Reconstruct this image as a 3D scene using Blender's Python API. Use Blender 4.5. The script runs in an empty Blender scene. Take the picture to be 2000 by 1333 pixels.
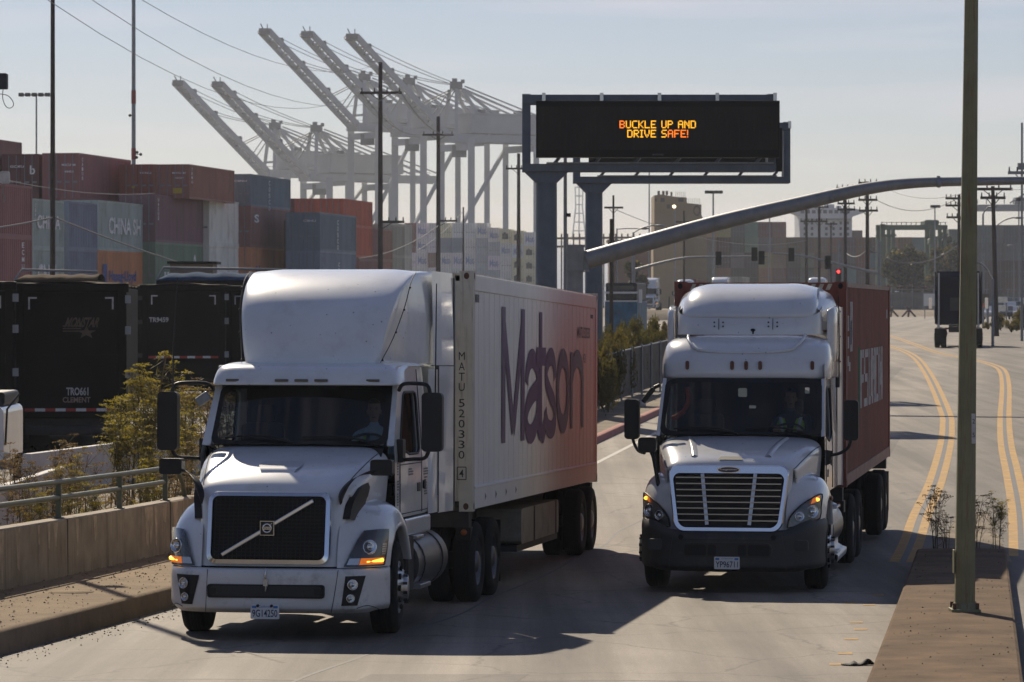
import bpy, bmesh, math, random
import numpy as np
from mathutils import Vector, Matrix
R = math.radians
sc = bpy.context.scene
COL = sc.collection
random.seed(7)

# ------------------------------------------------------------------ camera
CZ = 2.2                       # eye height above the far flat ground
F_PX = 7100.0                  # focal length in pixels of the 2000 px wide photograph
HY = 590.0                     # horizon row in the photograph
cam_d = bpy.data.cameras.new("camera")
cam = bpy.data.objects.new("camera", cam_d)
COL.objects.link(cam)
cam.location = (0, 0, CZ)
cam.rotation_euler = (R(90), 0, 0)
cam_d.sensor_width = 36.0
cam_d.lens = 36.0 * F_PX / 2000.0
cam_d.shift_y = -(666.5 - HY) / 2000.0
cam_d.clip_start = 0.5
cam_d.clip_end = 20000
cam_d.dof.use_dof = True
cam_d.dof.focus_distance = 44.0
cam_d.dof.aperture_fstop = 9.0
sc.camera = cam

# ------------------------------------------------------------------ light
SUN_EL, SUN_AZ = 36.0, 16.7    # azimuth: degrees to the left of the view axis, beyond the trucks
w = bpy.data.worlds.new("World")
sc.world = w
w.use_nodes = True
nt = w.node_tree
nt.nodes.clear()
n_out = nt.nodes.new("ShaderNodeOutputWorld")
n_bg = nt.nodes.new("ShaderNodeBackground")
n_sky = nt.nodes.new("ShaderNodeTexSky")
n_sky.sky_type = 'NISHITA'
n_sky.sun_disc = False
n_sky.sun_elevation = R(SUN_EL)
n_sky.sun_rotation = R(-SUN_AZ)
n_sky.altitude = 0
n_sky.air_density = 1.0
n_sky.dust_density = 0.25
n_sky.ozone_density = 3.0
n_bg.inputs[1].default_value = 0.056
# thin streaks of cirrus in the sky
n_tc = nt.nodes.new("ShaderNodeTexCoord")
n_map = nt.nodes.new("ShaderNodeMapping")
n_map.inputs['Rotation'].default_value = (R(6), R(14), 0)
n_map.inputs['Scale'].default_value = (5.0, 5.0, 60.0)
n_no = nt.nodes.new("ShaderNodeTexNoise")
n_no.inputs['Scale'].default_value = 1.3
n_no.inputs['Detail'].default_value = 5
n_rp = nt.nodes.new("ShaderNodeValToRGB")
n_rp.color_ramp.elements[0].position = 0.50
n_rp.color_ramp.elements[0].color = (0, 0, 0, 1)
n_rp.color_ramp.elements[1].position = 0.80
n_rp.color_ramp.elements[1].color = (0.5, 0.5, 0.5, 1)
n_mx = nt.nodes.new("ShaderNodeMix")
n_mx.data_type = 'RGBA'
n_mx.inputs['B'].default_value = (13.5, 12.6, 11.6, 1)
nt.links.new(n_tc.outputs['Generated'], n_map.inputs[0])
nt.links.new(n_map.outputs[0], n_no.inputs['Vector'])
nt.links.new(n_no.outputs[0], n_rp.inputs[0])
nt.links.new(n_rp.outputs[0], n_mx.inputs[0])
nt.links.new(n_sky.outputs[0], n_mx.inputs['A'])
n_tint = nt.nodes.new("ShaderNodeMix")
n_tint.data_type = 'RGBA'; n_tint.blend_type = 'MULTIPLY'; n_tint.inputs[0].default_value = 1.0
n_tint.inputs['B'].default_value = (1.03, 0.97, 1.10, 1)
nt.links.new(n_mx.outputs['Result'], n_tint.inputs['A'])
nt.links.new(n_tint.outputs['Result'], n_bg.inputs[0])
nt.links.new(n_bg.outputs[0], n_out.inputs[0])

_el, _az = R(SUN_EL), R(SUN_AZ)
SUN_DIR = Vector((-math.sin(_az) * math.cos(_el), math.cos(_az) * math.cos(_el), math.sin(_el)))
sun_d = bpy.data.lights.new("sun", 'SUN')
sun_d.energy = 5.0
sun_d.angle = R(0.5)
sun_d.color = (1.0, 0.87, 0.68)
sun = bpy.data.objects.new("sun", sun_d)
COL.objects.link(sun)
sun.rotation_euler = SUN_DIR.to_track_quat('Z', 'Y').to_euler()
sun.location = SUN_DIR * 100

sc.view_settings.view_transform = 'Standard'
sc.view_settings.look = 'None'
sc.view_settings.gamma = 1
sc.view_settings.exposure = 0.12
sc.render.engine = 'CYCLES'
sc.cycles.use_denoising = True
sc.cycles.max_bounces = 8
sc.cycles.transparent_max_bounces = 16
sc.cycles.volume_bounces = 1
sc.cycles.caustics_reflective = False
sc.cycles.caustics_refractive = False
sc.cycles.sample_clamp_indirect = 6

# ------------------------------------------------------------------ ground profile
_GP = [(-60, -2.4), (0, -2.65), (20, -3.18), (30, -3.43), (38.7, -3.61), (47, -3.77), (55, -3.88), (62, -3.86), (80, -3.60),
       (120, -3.05), (187, -2.37), (260, -2.2), (400, -2.2), (9000, -2.2)]
def gz(Y):
    """ground height (absolute) at distance Y: the road dips under the camera's side and climbs again"""
    k = 0
    while k < len(_GP) - 2 and Y > _GP[k + 1][0]:
        k += 1
    (x0, y0), (x1, y1) = _GP[k], _GP[k + 1]
    def slope(i):
        if i <= 0 or i >= len(_GP) - 1:
            return 0.0
        return (_GP[i + 1][1] - _GP[i - 1][1]) / (_GP[i + 1][0] - _GP[i - 1][0])
    h = x1 - x0
    t = (Y - x0) / h
    m0, m1 = slope(k) * h, slope(k + 1) * h
    t2, t3 = t * t, t * t * t
    return CZ + (2 * t3 - 3 * t2 + 1) * y0 + (t3 - 2 * t2 + t) * m0 + (-2 * t3 + 3 * t2) * y1 + (t3 - t2) * m1
def at(px, py, d):
    """world point seen at photo pixel px,py if it stands d metres away"""
    return Vector(((px - 1000) / F_PX * d, d, CZ - (py - HY) / F_PX * d))
def X_at(px, d):
    return (px - 1000) / F_PX * d
def Z_at(py, d):
    return CZ - (py - HY) / F_PX * d
def on_ground(px, py, lift=0.0):
    lo, hi = 12.0, 1500.0
    for _ in range(60):
        m = (lo + hi) / 2
        if Z_at(py, m) > gz(m) + lift: lo = m
        else: hi = m
    return Vector((X_at(px, lo), lo, gz(lo) + lift))
def curb_x(Y):
    return -4.18 + (Y - 44.0) * 0.1385
YAW = R(-7.9)

# ------------------------------------------------------------------ mesh helpers
def cr(p, n):
    """Catmull-Rom resampling of a list of points, n steps per span"""
    P = [np.array(q, float) for q in p]
    out = []
    for i in range(len(P) - 1):
        a, b, c, d = P[max(i - 1, 0)], P[i], P[i + 1], P[min(i + 2, len(P) - 1)]
        for k in range(n):
            t = k / n
            out.append(0.5 * ((2 * b) + (c - a) * t + (2 * a - 5 * b + 4 * c - d) * t * t + (3 * b - a - 3 * c + d) * t ** 3))
    out.append(P[-1])
    return out

class MB:
    def __init__(s):
        s.v, s.f, s.m, s.s = [], [], [], []
    def add(s, vs, fs, m=0, smooth=False):
        o = len(s.v)
        s.v += [tuple(map(float, q)) for q in vs]
        for f in fs:
            s.f.append(tuple(i + o for i in f)); s.m.append(m); s.s.append(smooth)
        return s
    def box(s, x0, x1, y0, y1, z0, z1, m=0):
        vs = [(x, y, z) for z in (z0, z1) for y in (y0, y1) for x in (x0, x1)]
        return s.add(vs, [(0, 2, 3, 1), (4, 5, 7, 6), (0, 1, 5, 4), (2, 6, 7, 3), (0, 4, 6, 2), (1, 3, 7, 5)], m)
    def rbox(s, x0, x1, y0, y1, z0, z1, r, m=0, n=3, axis='y'):
        """box with its four edges along one axis rounded"""
        A = {'x': (y0, y1, z0, z1), 'y': (x0, x1, z0, z1), 'z': (x0, x1, y0, y1)}[axis]
        P = rrect(A[0], A[1], A[2], A[3], r, n)
        B = {'x': (x0, x1), 'y': (y0, y1), 'z': (z0, z1)}[axis]
        put = {'x': lambda a, b, c: (c, a, b), 'y': lambda a, b, c: (a, c, b), 'z': lambda a, b, c: (a, b, c)}[axis]
        return s.extrude([put(a, b, B[0]) for a, b in P], [put(a, b, B[1]) for a, b in P], m)
    def extrude(s, P, Q, m=0, caps=True, smooth=False):
        n = len(P)
        fs = [(i, (i + 1) % n, (i + 1) % n + n, i + n) for i in range(n)]
        s.add(list(P) + list(Q), fs, m, smooth)
        if caps:
            s.add(P, [tuple(range(n - 1, -1, -1))], m); s.add(Q, [tuple(range(n))], m)
        return s
    def obox(s, c, size, M=None, m=0):
        M = M or Matrix.Identity(3)
        c = Vector(c); h = Vector(size) / 2
        vs = [c + M @ Vector((x * h.x, y * h.y, z * h.z)) for z in (-1, 1) for y in (-1, 1) for x in (-1, 1)]
        return s.add(vs, [(0, 2, 3, 1), (4, 5, 7, 6), (0, 1, 5, 4), (2, 6, 7, 3), (0, 4, 6, 2), (1, 3, 7, 5)], m)
    def bar(s, a, b, w, h=None, m=0, up=(0, 0, 1)):
        a, b = Vector(a), Vector(b)
        d = b - a
        L = d.length
        if L < 1e-6: return s
        d.normalize()
        u = Vector(up)
        if abs(d.dot(u)) > 0.98: u = Vector((0, 1, 0))
        x = d.cross(u).normalized(); z = x.cross(d).normalized()
        M = Matrix((x, d, z)).transposed()
        return s.obox((a + b) / 2, (w, L, h or w), M, m)
    def cyl(s, a, b, r0, r1=None, n=16, m=0, caps=True, smooth=True):
        a, b = Vector(a), Vector(b)
        r1 = r0 if r1 is None else r1
        d = (b - a).normalized()
        u = Vector((0, 0, 1)) if abs(d.z) < 0.9 else Vector((1, 0, 0))
        x = d.cross(u).normalized(); y = d.cross(x).normalized()
        P = [a + (x * math.cos(t) + y * math.sin(t)) * r0 for t in (2 * math.pi * i / n for i in range(n))]
        Q = [b + (x * math.cos(t) + y * math.sin(t)) * r1 for t in (2 * math.pi * i / n for i in range(n))]
        fs = [(i, i + n, (i + 1) % n + n, (i + 1) % n) for i in range(n)]
        s.add(P + Q, fs, m, smooth)
        if caps:
            s.add(P, [tuple(range(n))], m); s.add(Q, [tuple(range(n - 1, -1, -1))], m)
        return s
    def tube(s, path, r, n=8, m=0, caps=True):
        P = [Vector(q) for q in path]
        rs = r if isinstance(r, (list, tuple)) else [r] * len(P)
        ref = Vector((0, 0, 1))
        vs = []
        d0 = (P[1] - P[0]).normalized()
        if abs(d0.dot(ref)) > 0.95: ref = Vector((0, 1, 0))
        for i, p in enumerate(P):
            d = (P[min(i + 1, len(P) - 1)] - P[max(i - 1, 0)]).normalized()
            x = d.cross(ref)
            if x.length < 1e-4: x = d.cross(Vector((1, 0, 0)))
            x.normalize(); y = x.cross(d).normalized()
            ref = y
            for k in range(n):
                t = 2 * math.pi * k / n
                vs.append(p + (x * math.cos(t) + y * math.sin(t)) * rs[i])
        fs = []
        for i in range(len(P) - 1):
            for k in range(n):
                fs.append((i * n + k, i * n + (k + 1) % n, (i + 1) * n + (k + 1) % n, (i + 1) * n + k))
        s.add(vs, fs, m, True)
        if caps:
            s.add(vs[:n], [tuple(range(n - 1, -1, -1))], m); s.add(vs[-n:], [tuple(range(n))], m)
        return s
    def grid(s, rows, m=0, smooth=True, nu=1, nv=1, flip=False):
        """surface through rows of control points, refined by Catmull-Rom"""
        if nv > 1: rows = [cr(r, nv) for r in rows]
        if nu > 1:
            cols = [cr([r[k] for r in rows], nu) for k in range(len(rows[0]))]
            rows = [[c[i] for c in cols] for i in range(len(cols[0]))]
        nr, nc = len(rows), len(rows[0])
        vs = [p for r in rows for p in r]
        fs = []
        for i in range(nr - 1):
            for k in range(nc - 1):
                q = (i * nc + k, i * nc + k + 1, (i + 1) * nc + k + 1, (i + 1) * nc + k)
                fs.append(q[::-1] if flip else q)
        return s.add(vs, fs, m, smooth)
    def poly(s, pts, m=0):
        return s.add(pts, [tuple(range(len(pts)))], m)
    def lathe(s, prof, c, axis, n=32, m=0, smooth=True, closed=False):
        """prof: (radius, along) pairs turned round axis through c"""
        c = Vector(c); d = Vector(axis).normalized()
        u = Vector((0, 0, 1)) if abs(d.z) < 0.9 else Vector((1, 0, 0))
        x = d.cross(u).normalized(); y = d.cross(x).normalized()
        vs = []
        for i in range(n):
            t = 2 * math.pi * i / n
            e = x * math.cos(t) + y * math.sin(t)
            for r, a in prof: vs.append(c + e * r + d * a)
        k = len(prof)
        fs = [(i * k + j, ((i + 1) % n) * k + j, ((i + 1) % n) * k + j + 1, i * k + j + 1) for i in range(n) for j in range(k - 1)]
        return s.add(vs, fs, m, smooth)
    def sphere(s, c, r, m=0, nu=12, nv=8):
        r = Vector((r, r, r)) if not isinstance(r, (tuple, list, Vector)) else Vector(r)
        c = Vector(c)
        vs = []
        for i in range(nv + 1):
            a = math.pi * i / nv
            for k in range(nu):
                b = 2 * math.pi * k / nu
                vs.append(c + Vector((r.x * math.sin(a) * math.cos(b), r.y * math.sin(a) * math.sin(b), r.z * math.cos(a))))
        fs = [(i * nu + k, (i + 1) * nu + k, (i + 1) * nu + (k + 1) % nu, i * nu + (k + 1) % nu) for i in range(nv) for k in range(nu)]
        return s.add(vs, fs, m, True)
    def mirrored(s):
        """append the mirror image in x"""
        o = len(s.v)
        s.v += [(-x, y, z) for x, y, z in s.v[:o]]
        nf = len(s.f)
        for i in range(nf):
            s.f.append(tuple(j + o for j in s.f[i][::-1])); s.m.append(s.m[i]); s.s.append(s.s[i])
        return s
    def shift(s, dx, dy, dz):
        s.v = [(x + dx, y + dy, z + dz) for x, y, z in s.v]
        return s
    def flipx(s):
        s.v = [(-x, y, z) for x, y, z in s.v]
        s.f = [f[::-1] for f in s.f]
        return s
    def build(s, name, mats, parent=None, bevel=0, loc=None, weld=False, solid=0, subd=0):
        me = bpy.data.meshes.new(name)
        me.from_pydata(s.v, [], s.f)
        mats = mats if isinstance(mats, (list, tuple)) else [mats]
        for mt in mats: me.materials.append(mt)
        me.polygons.foreach_set("material_index", s.m)
        me.polygons.foreach_set("use_smooth", s.s)
        if weld:
            bm = bmesh.new(); bm.from_mesh(me)
            bmesh.ops.remove_doubles(bm, verts=bm.verts, dist=0.0005)
            bm.to_mesh(me); bm.free()
        me.update()
        o = bpy.data.objects.new(name, me)
        COL.objects.link(o)
        if parent is not None: o.parent = parent
        if loc is not None: o.location = loc
        if solid:
            md = o.modifiers.new("solid", 'SOLIDIFY'); md.thickness = solid; md.offset = -1
        if bevel:
            md = o.modifiers.new("bevel", 'BEVEL'); md.width = bevel; md.segments = 2; md.limit_method = 'ANGLE'; md.angle_limit = R(40)
        if subd:
            md = o.modifiers.new("subd", 'SUBSURF'); md.levels = subd; md.render_levels = subd
        return o

def rrect(x0, x1, y0, y1, r, n=3):
    P = []
    for cx, cy, a0 in ((x1 - r, y1 - r, 0), (x0 + r, y1 - r, 90), (x0 + r, y0 + r, 180), (x1 - r, y0 + r, 270)):
        for k in range(n + 1):
            a = R(a0 + 90 * k / n)
            P.append((cx + r * math.cos(a), cy + r * math.sin(a)))
    return P

_txt = {}
def text_geo(body, bold=0.0, font=None):
    """flat letters as (verts, faces); unit size"""
    key = (body, bold)
    if key not in _txt:
        cu = bpy.data.curves.new("lettering", 'FONT')
        cu.body = body; cu.size = 1.0; cu.offset = bold; cu.resolution_u = 3
        o = bpy.data.objects.new("lettering", cu)
        COL.objects.link(o)
        dg = bpy.context.evaluated_depsgraph_get(); dg.update()
        me = bpy.data.meshes.new_from_object(o.evaluated_get(dg), depsgraph=dg)
        _txt[key] = ([tuple(q.co) for q in me.vertices], [tuple(p.vertices) for p in me.polygons])
        bpy.data.objects.remove(o); bpy.data.curves.remove(cu); bpy.data.meshes.remove(me)
    return _txt[key]
def add_text(mb, body, o, u, v, wd, ht, bold=0.0, m=0, shear=0.0, lift=None):
    """letters stretched into the rectangle at corner o spanned by unit vectors u (wd long) and v (ht high)"""
    vs, fs = text_geo(body, bold)
    if not vs: return
    xs = [q[0] for q in vs]; ys = [q[1] for q in vs]
    x0, x1, y0, y1 = min(xs), max(xs), min(ys), max(ys)
    o, u, v = Vector(o), Vector(u), Vector(v)
    P = []
    for q in vs:
        a = (q[0] - x0) / (x1 - x0) * wd; b = (q[1] - y0) / max(y1 - y0, 1e-6) * ht
        P.append(o + u * (a + shear * b) + v * b)
    mb.add(P, fs, m)

# ------------------------------------------------------------------ object helpers
def thing(name, label, cat, loc=(0, 0, 0), rz=0.0, group=None, rot=None):
    o = bpy.data.objects.new(name, None)
    COL.objects.link(o)
    o.location = loc
    if rot is not None:
        o.rotation_mode = 'QUATERNION'; o.rotation_quaternion = rot
    else:
        o.rotation_euler = (0, 0, rz)
    o['label'] = label; o['category'] = cat
    if group: o['group'] = group
    return o
def tag(o, label, cat, group=None):
    o['label'] = label; o['category'] = cat
    if group: o['group'] = group
    return o
def kind(o, k):
    o['kind'] = k
    return o
def copy_tree(o, parent=None, swap=None):
    c = o.copy()
    COL.objects.link(c)
    if parent is not None: c.parent = parent
    if swap and c.data is not None:
        key = (c.data.name, id(swap))
        if key not in _swapped:
            d = c.data.copy()
            for i, mt in enumerate(d.materials):
                if mt.name in swap: d.materials[i] = swap[mt.name]
            _swapped[key] = d
        c.data = _swapped[key]
    for ch in list(o.children): copy_tree(ch, c, swap)
    return c
_swapped = {}

# ------------------------------------------------------------------ materials
def _nodes(name):
    mt = bpy.data.materials.new(name)
    mt.use_nodes = True
    n = mt.node_tree
    b = n.nodes["Principled BSDF"]
    return mt, n, b
def pbr(name, col, rough=0.5, metal=0.0, var=0.12, scale=3.0, bump=0.0, bscale=40.0, coat=0.0, dirt=None, dirt_amt=0.0, dscale=2.5,
        spec=0.5, streak=False, specks=False, obj_color=False, emit=None, estr=0.0, trans=0.0):
    """procedural surface: base colour broken up by noise, optional dirt patches and bump"""
    mt, n, b = _nodes(name)
    L = n.links.new
    tc = n.nodes.new("ShaderNodeTexCoord")
    no = n.nodes.new("ShaderNodeTexNoise"); no.inputs['Scale'].default_value = scale; no.inputs['Detail'].default_value = 6; no.inputs['Roughness'].default_value = 0.6
    L(tc.outputs['Object'], no.inputs['Vector'])
    hs = n.nodes.new("ShaderNodeHueSaturation")
    mr = n.nodes.new("ShaderNodeMapRange")
    mr.inputs['From Min'].default_value = 0.3; mr.inputs['From Max'].default_value = 0.7
    mr.inputs['To Min'].default_value = 1 - var; mr.inputs['To Max'].default_value = 1 + var
    L(no.outputs[0], mr.inputs[0]); L(mr.outputs[0], hs.inputs['Value'])
    if obj_color:
        oi = n.nodes.new("ShaderNodeObjectInfo"); L(oi.outputs['Color'], hs.inputs['Color'])
    else:
        hs.inputs['Color'].default_value = (*col, 1)
    last = hs.outputs[0]
    if dirt:
        n2 = n.nodes.new("ShaderNodeTexNoise"); n2.inputs['Scale'].default_value = dscale; n2.inputs['Detail'].default_value = 8; n2.inputs['Roughness'].default_value = 0.7
        if streak:
            mp = n.nodes.new("ShaderNodeMapping"); mp.inputs['Scale'].default_value = (6, 6, 0.5)
            L(tc.outputs['Object'], mp.inputs[0]); L(mp.outputs[0], n2.inputs['Vector'])
        else:
            L(tc.outputs['Object'], n2.inputs['Vector'])
        rp = n.nodes.new("ShaderNodeMapRange"); rp.inputs['From Min'].default_value = 0.52; rp.inputs['From Max'].default_value = 0.72
        rp.inputs['To Max'].default_value = dirt_amt
        L(n2.outputs[0], rp.inputs[0])
        mx = n.nodes.new("ShaderNodeMix"); mx.data_type = 'RGBA'
        mx.inputs['B'].default_value = (*dirt, 1)
        L(rp.outputs[0], mx.inputs[0]); L(last, mx.inputs['A'])
        last = mx.outputs['Result']
    if specks:                                             # bug hits and stone chips
        vo = n.nodes.new("ShaderNodeTexVoronoi"); vo.inputs['Scale'].default_value = 7.0
        L(tc.outputs['Object'], vo.inputs['Vector'])
        sp = n.nodes.new("ShaderNodeMapRange"); sp.inputs['From Min'].default_value = 0.045; sp.inputs['From Max'].default_value = 0.085
        sp.inputs['To Min'].default_value = 0.75; sp.inputs['To Max'].default_value = 0.0
        L(vo.outputs['Distance'], sp.inputs[0])
        ms = n.nodes.new("ShaderNodeMix"); ms.data_type = 'RGBA'; ms.inputs['B'].default_value = (0.10, 0.085, 0.07, 1)
        L(sp.outputs[0], ms.inputs[0]); L(last, ms.inputs['A']); last = ms.outputs['Result']
    L(last, b.inputs['Base Color'])
    b.inputs['Roughness'].default_value = rough
    b.inputs['Metallic'].default_value = metal
    b.inputs['Specular IOR Level'].default_value = spec
    if coat:
        b.inputs['Coat Weight'].default_value = coat; b.inputs['Coat Roughness'].default_value = 0.06
    if bump:
        n3 = n.nodes.new("ShaderNodeTexNoise"); n3.inputs['Scale'].default_value = bscale; n3.inputs['Detail'].default_value = 4
        L(tc.outputs['Object'], n3.inputs['Vector'])
        bp = n.nodes.new("ShaderNodeBump"); bp.inputs['Strength'].default_value = bump; bp.inputs['Distance'].default_value = 0.02
        L(n3.outputs[0], bp.inputs['Height']); L(bp.outputs[0], b.inputs['Normal'])
    if emit:
        b.inputs['Emission Color'].default_value = (*emit, 1); b.inputs['Emission Strength'].default_value = estr
    if trans:
        b.inputs['Transmission Weight'].default_value = trans
    return mt
def glass(name, tint, refl_col=(1, 1, 1)):
    """thin tinted pane: see-through with a mirror film that grows at glancing angles"""
    mt, n, b = _nodes(name)
    n.nodes.remove(b)
    out = n.nodes["Material Output"]
    tr = n.nodes.new("ShaderNodeBsdfTransparent"); tr.inputs[0].default_value = (*tint, 1)
    gl = n.nodes.new("ShaderNodeBsdfGlossy"); gl.inputs['Roughness'].default_value = 0.02; gl.inputs[0].default_value = (*refl_col, 1)
    fr = n.nodes.new("ShaderNodeFresnel"); fr.inputs[0].default_value = 1.5
    mx = n.nodes.new("ShaderNodeMixShader")
    n.links.new(fr.outputs[0], mx.inputs[0]); n.links.new(tr.outputs[0], mx.inputs[1]); n.links.new(gl.outputs[0], mx.inputs[2])
    # a film of road dust on the pane
    df = n.nodes.new("ShaderNodeBsdfDiffuse"); df.inputs[0].default_value = (0.30, 0.28, 0.25, 1)
    tc = n.nodes.new("ShaderNodeTexCoord"); no = n.nodes.new("ShaderNodeTexNoise"); no.inputs['Scale'].default_value = 3.0; no.inputs['Detail'].default_value = 7
    n.links.new(tc.outputs['Object'], no.inputs['Vector'])
    mr = n.nodes.new("ShaderNodeMapRange"); mr.inputs['From Min'].default_value = 0.4; mr.inputs['From Max'].default_value = 0.75; mr.inputs['To Max'].default_value = 0.07
    n.links.new(no.outputs[0], mr.inputs[0])
    m2 = n.nodes.new("ShaderNodeMixShader")
    n.links.new(mr.outputs[0], m2.inputs[0]); n.links.new(mx.outputs[0], m2.inputs[1]); n.links.new(df.outputs[0], m2.inputs[2])
    n.links.new(m2.outputs[0], out.inputs[0])
    return mt
def glow(name, col, s):
    mt, n, b = _nodes(name)
    b.inputs['Base Color'].default_value = (*col, 1)
    b.inputs['Emission Color'].default_value = (*col, 1)
    b.inputs['Emission Strength'].default_value = s
    b.inputs['Roughness'].default_value = 0.3
    return mt

M = {}
M['white_paint'] = pbr('white_paint', (0.64, 0.67, 0.70), 0.30, var=0.08, scale=1.2, coat=0.8, dirt=(0.30, 0.26, 0.21), dirt_amt=0.30, dscale=2.6, specks=True)
M['white_bumper'] = pbr('white_bumper', (0.66, 0.66, 0.65), 0.38, var=0.08, scale=2, coat=0.2, dirt=(0.2, 0.18, 0.16), dirt_amt=0.6, dscale=4)
M['ivory_paint'] = pbr('ivory_paint', (0.64, 0.655, 0.67), 0.22, var=0.05, scale=1.0, coat=0.8, dirt=(0.34, 0.30, 0.25), dirt_amt=0.22, dscale=2.4, specks=True)
M['chrome'] = pbr('chrome', (0.72, 0.73, 0.75), 0.12, 1.0, var=0.04)
M['grille_chrome'] = pbr('grille_chrome', (0.36, 0.37, 0.39), 0.22, 1.0, var=0.1)
M['alloy'] = pbr('alloy', (0.5, 0.5, 0.52), 0.32, 1.0, var=0.1, dirt=(0.08, 0.07, 0.06), dirt_amt=0.5)
M['tank'] = pbr('tank', (0.16, 0.16, 0.17), 0.35, 0.8, var=0.1)
M['black_plastic'] = pbr('black_plastic', (0.011, 0.011, 0.012), 0.5, spec=0.35, var=0.15)
M['grey_plastic'] = pbr('grey_plastic', (0.026, 0.027, 0.031), 0.55, var=0.12, scale=6, dirt=(0.12, 0.1, 0.085), dirt_amt=0.3, dscale=3)
M['rubber'] = pbr('rubber', (0.012, 0.012, 0.012), 0.85, spec=0.25, var=0.2, bump=0.2, dirt=(0.04, 0.035, 0.03), dirt_amt=0.5, dscale=3)
M['dark_metal'] = pbr('dark_metal', (0.03, 0.03, 0.032), 0.6, 0.3, var=0.2, dirt=(0.1, 0.07, 0.05), dirt_amt=0.4)
M['grille_mesh'] = pbr('grille_mesh', (0.012, 0.012, 0.013), 0.45, var=0.1)
M['void'] = pbr('void', (0.006, 0.006, 0.007), 0.8, var=0.1)
M['windshield'] = glass('windshield', (0.74, 0.79, 0.79))
M['side_glass'] = glass('side_glass', (0.35, 0.40, 0.40), (.22, .24, .26))
M['lamp_glass'] = glass('lamp_glass', (0.85, 0.87, 0.9))
M['lamp_dark'] = pbr('lamp_dark', (0.02, 0.021, 0.024), 0.18, var=0.1, coat=1.0)
M['amber'] = pbr('amber', (0.45, 0.10, 0.01), 0.2, var=0.6, scale=14, emit=(1.0, 0.22, 0.01), estr=0.45)
M['amber_core'] = glow('amber_core', (1.0, 0.50, 0.06), 2.2)
M['amber_off'] = pbr('amber_off', (0.28, 0.08, 0.02), 0.3, var=0.05)
M['marker_grey'] = pbr('marker_grey', (0.09, 0.075, 0.055), 0.4, var=0.1)
M['marker_red'] = pbr('marker_red', (0.10, 0.018, 0.01), 0.35, var=0.1)
M['interior'] = pbr('interior', (0.010, 0.010, 0.011), 0.8, var=0.1)
M['interior_grey'] = pbr('interior_grey', (0.022, 0.022, 0.025), 0.8, var=0.1)
M['seam'] = pbr('seam', (0.05, 0.05, 0.055), 0.7, var=0.1)
M['skin'] = pbr('skin', (0.42, 0.25, 0.17), 0.55, var=0.06, scale=20)
M['hair'] = pbr('hair', (0.02, 0.016, 0.013), 0.6, var=0.2)
M['vest'] = pbr('vest', (0.42, 0.62, 0.06), 0.7, var=0.08)
M['vest_stripe'] = pbr('vest_stripe', (0.7, 0.7, 0.68), 0.4, var=0.05)
M['shirt'] = pbr('shirt', (0.42, 0.55, 0.66), 0.8, var=0.08)
M['dark_shirt'] = pbr('dark_shirt', (0.03, 0.03, 0.04), 0.8, var=0.08)
M['orange_cloth'] = pbr('orange_cloth', (0.55, 0.09, 0.03), 0.8, var=0.1)
M['plate_white'] = pbr('plate_white', (0.7, 0.7, 0.7), 0.4, var=0.05)
M['plate_ink'] = pbr('plate_ink', (0.02, 0.03, 0.09), 0.5, var=0.05)
M['plate_blue'] = pbr('plate_blue', (0.05, 0.2, 0.5), 0.5, var=0.05)
M['ink'] = pbr('ink', (0.025, 0.025, 0.028), 0.6, var=0.1)
M['faded_ink'] = pbr('faded_ink', (0.16, 0.15, 0.15), 0.7, var=0.3, scale=20)
M['reflector'] = pbr('reflector', (0.5, 0.5, 0.5), 0.2, 0.8, var=0.2)
M['galv'] = pbr('galv', (0.23, 0.245, 0.26), 0.5, 0.35, var=0.16, scale=2.5, dirt=(0.13, 0.12, 0.11), dirt_amt=0.35, streak=True)
M['sign_steel'] = pbr('sign_steel', (0.10, 0.125, 0.16), 0.5, 0.3, var=0.15, scale=2.0, dirt=(0.08, 0.075, 0.07), dirt_amt=0.4, streak=True)
M['sign_black'] = pbr('sign_black', (0.005, 0.005, 0.005), 0.6, spec=0.2, var=0.25, scale=1.5)
M['sign_face'] = pbr('sign_face', (0.008, 0.007, 0.007), 0.5, spec=0.25, var=0.5, scale=1.2, dirt=(0.026, 0.021, 0.013), dirt_amt=0.8, streak=True, dscale=2)
M['led'] = glow('led', (1.0, 0.46, 0.015), 1.25)
M['led_red'] = glow('led_red', (1.0, 0.20, 0.01), 1.25)
M['signal_red'] = glow('signal_red', (1.0, 0.03, 0.03), 5.0)
M['pole_green'] = pbr('pole_green', (0.19, 0.185, 0.10), 0.6, 0.0, var=0.18, scale=3, dirt=(0.17, 0.07, 0.03), dirt_amt=0.9, dscale=5, streak=True)
M['rail_green'] = pbr('rail_green', (0.07, 0.088, 0.062), 0.5, 0.1, var=0.15, dirt=(0.25, 0.22, 0.17), dirt_amt=0.4)
M['wood_pole'] = pbr('wood_pole', (0.055, 0.04, 0.03), 0.9, var=0.3, scale=4, bump=0.3, bscale=15)
M['wire'] = pbr('wire', (0.22, 0.22, 0.22), 0.7, var=0.1)
M['band_red'] = pbr('band_red', (0.25, 0.04, 0.03), 0.6, var=0.15)
M['crane'] = pbr('crane', (0.44, 0.45, 0.46), 0.6, 0.0, var=0.1, scale=0.15)
M['crane_rust'] = pbr('crane_rust', (0.22, 0.215, 0.21), 0.7, 0.0, var=0.25, scale=0.3)
M['green_steel'] = pbr('green_steel', (0.08, 0.13, 0.085), 0.6, var=0.2, scale=0.3)
M['ship_white'] = pbr('ship_white', (0.55, 0.56, 0.58), 0.6, var=0.12, scale=0.2)
M['tan_wall'] = pbr('tan_wall', (0.34, 0.25, 0.14), 0.85, var=0.15, scale=0.08, dirt=(0.2, 0.15, 0.1), dirt_amt=0.5, dscale=0.15, streak=False)
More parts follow.
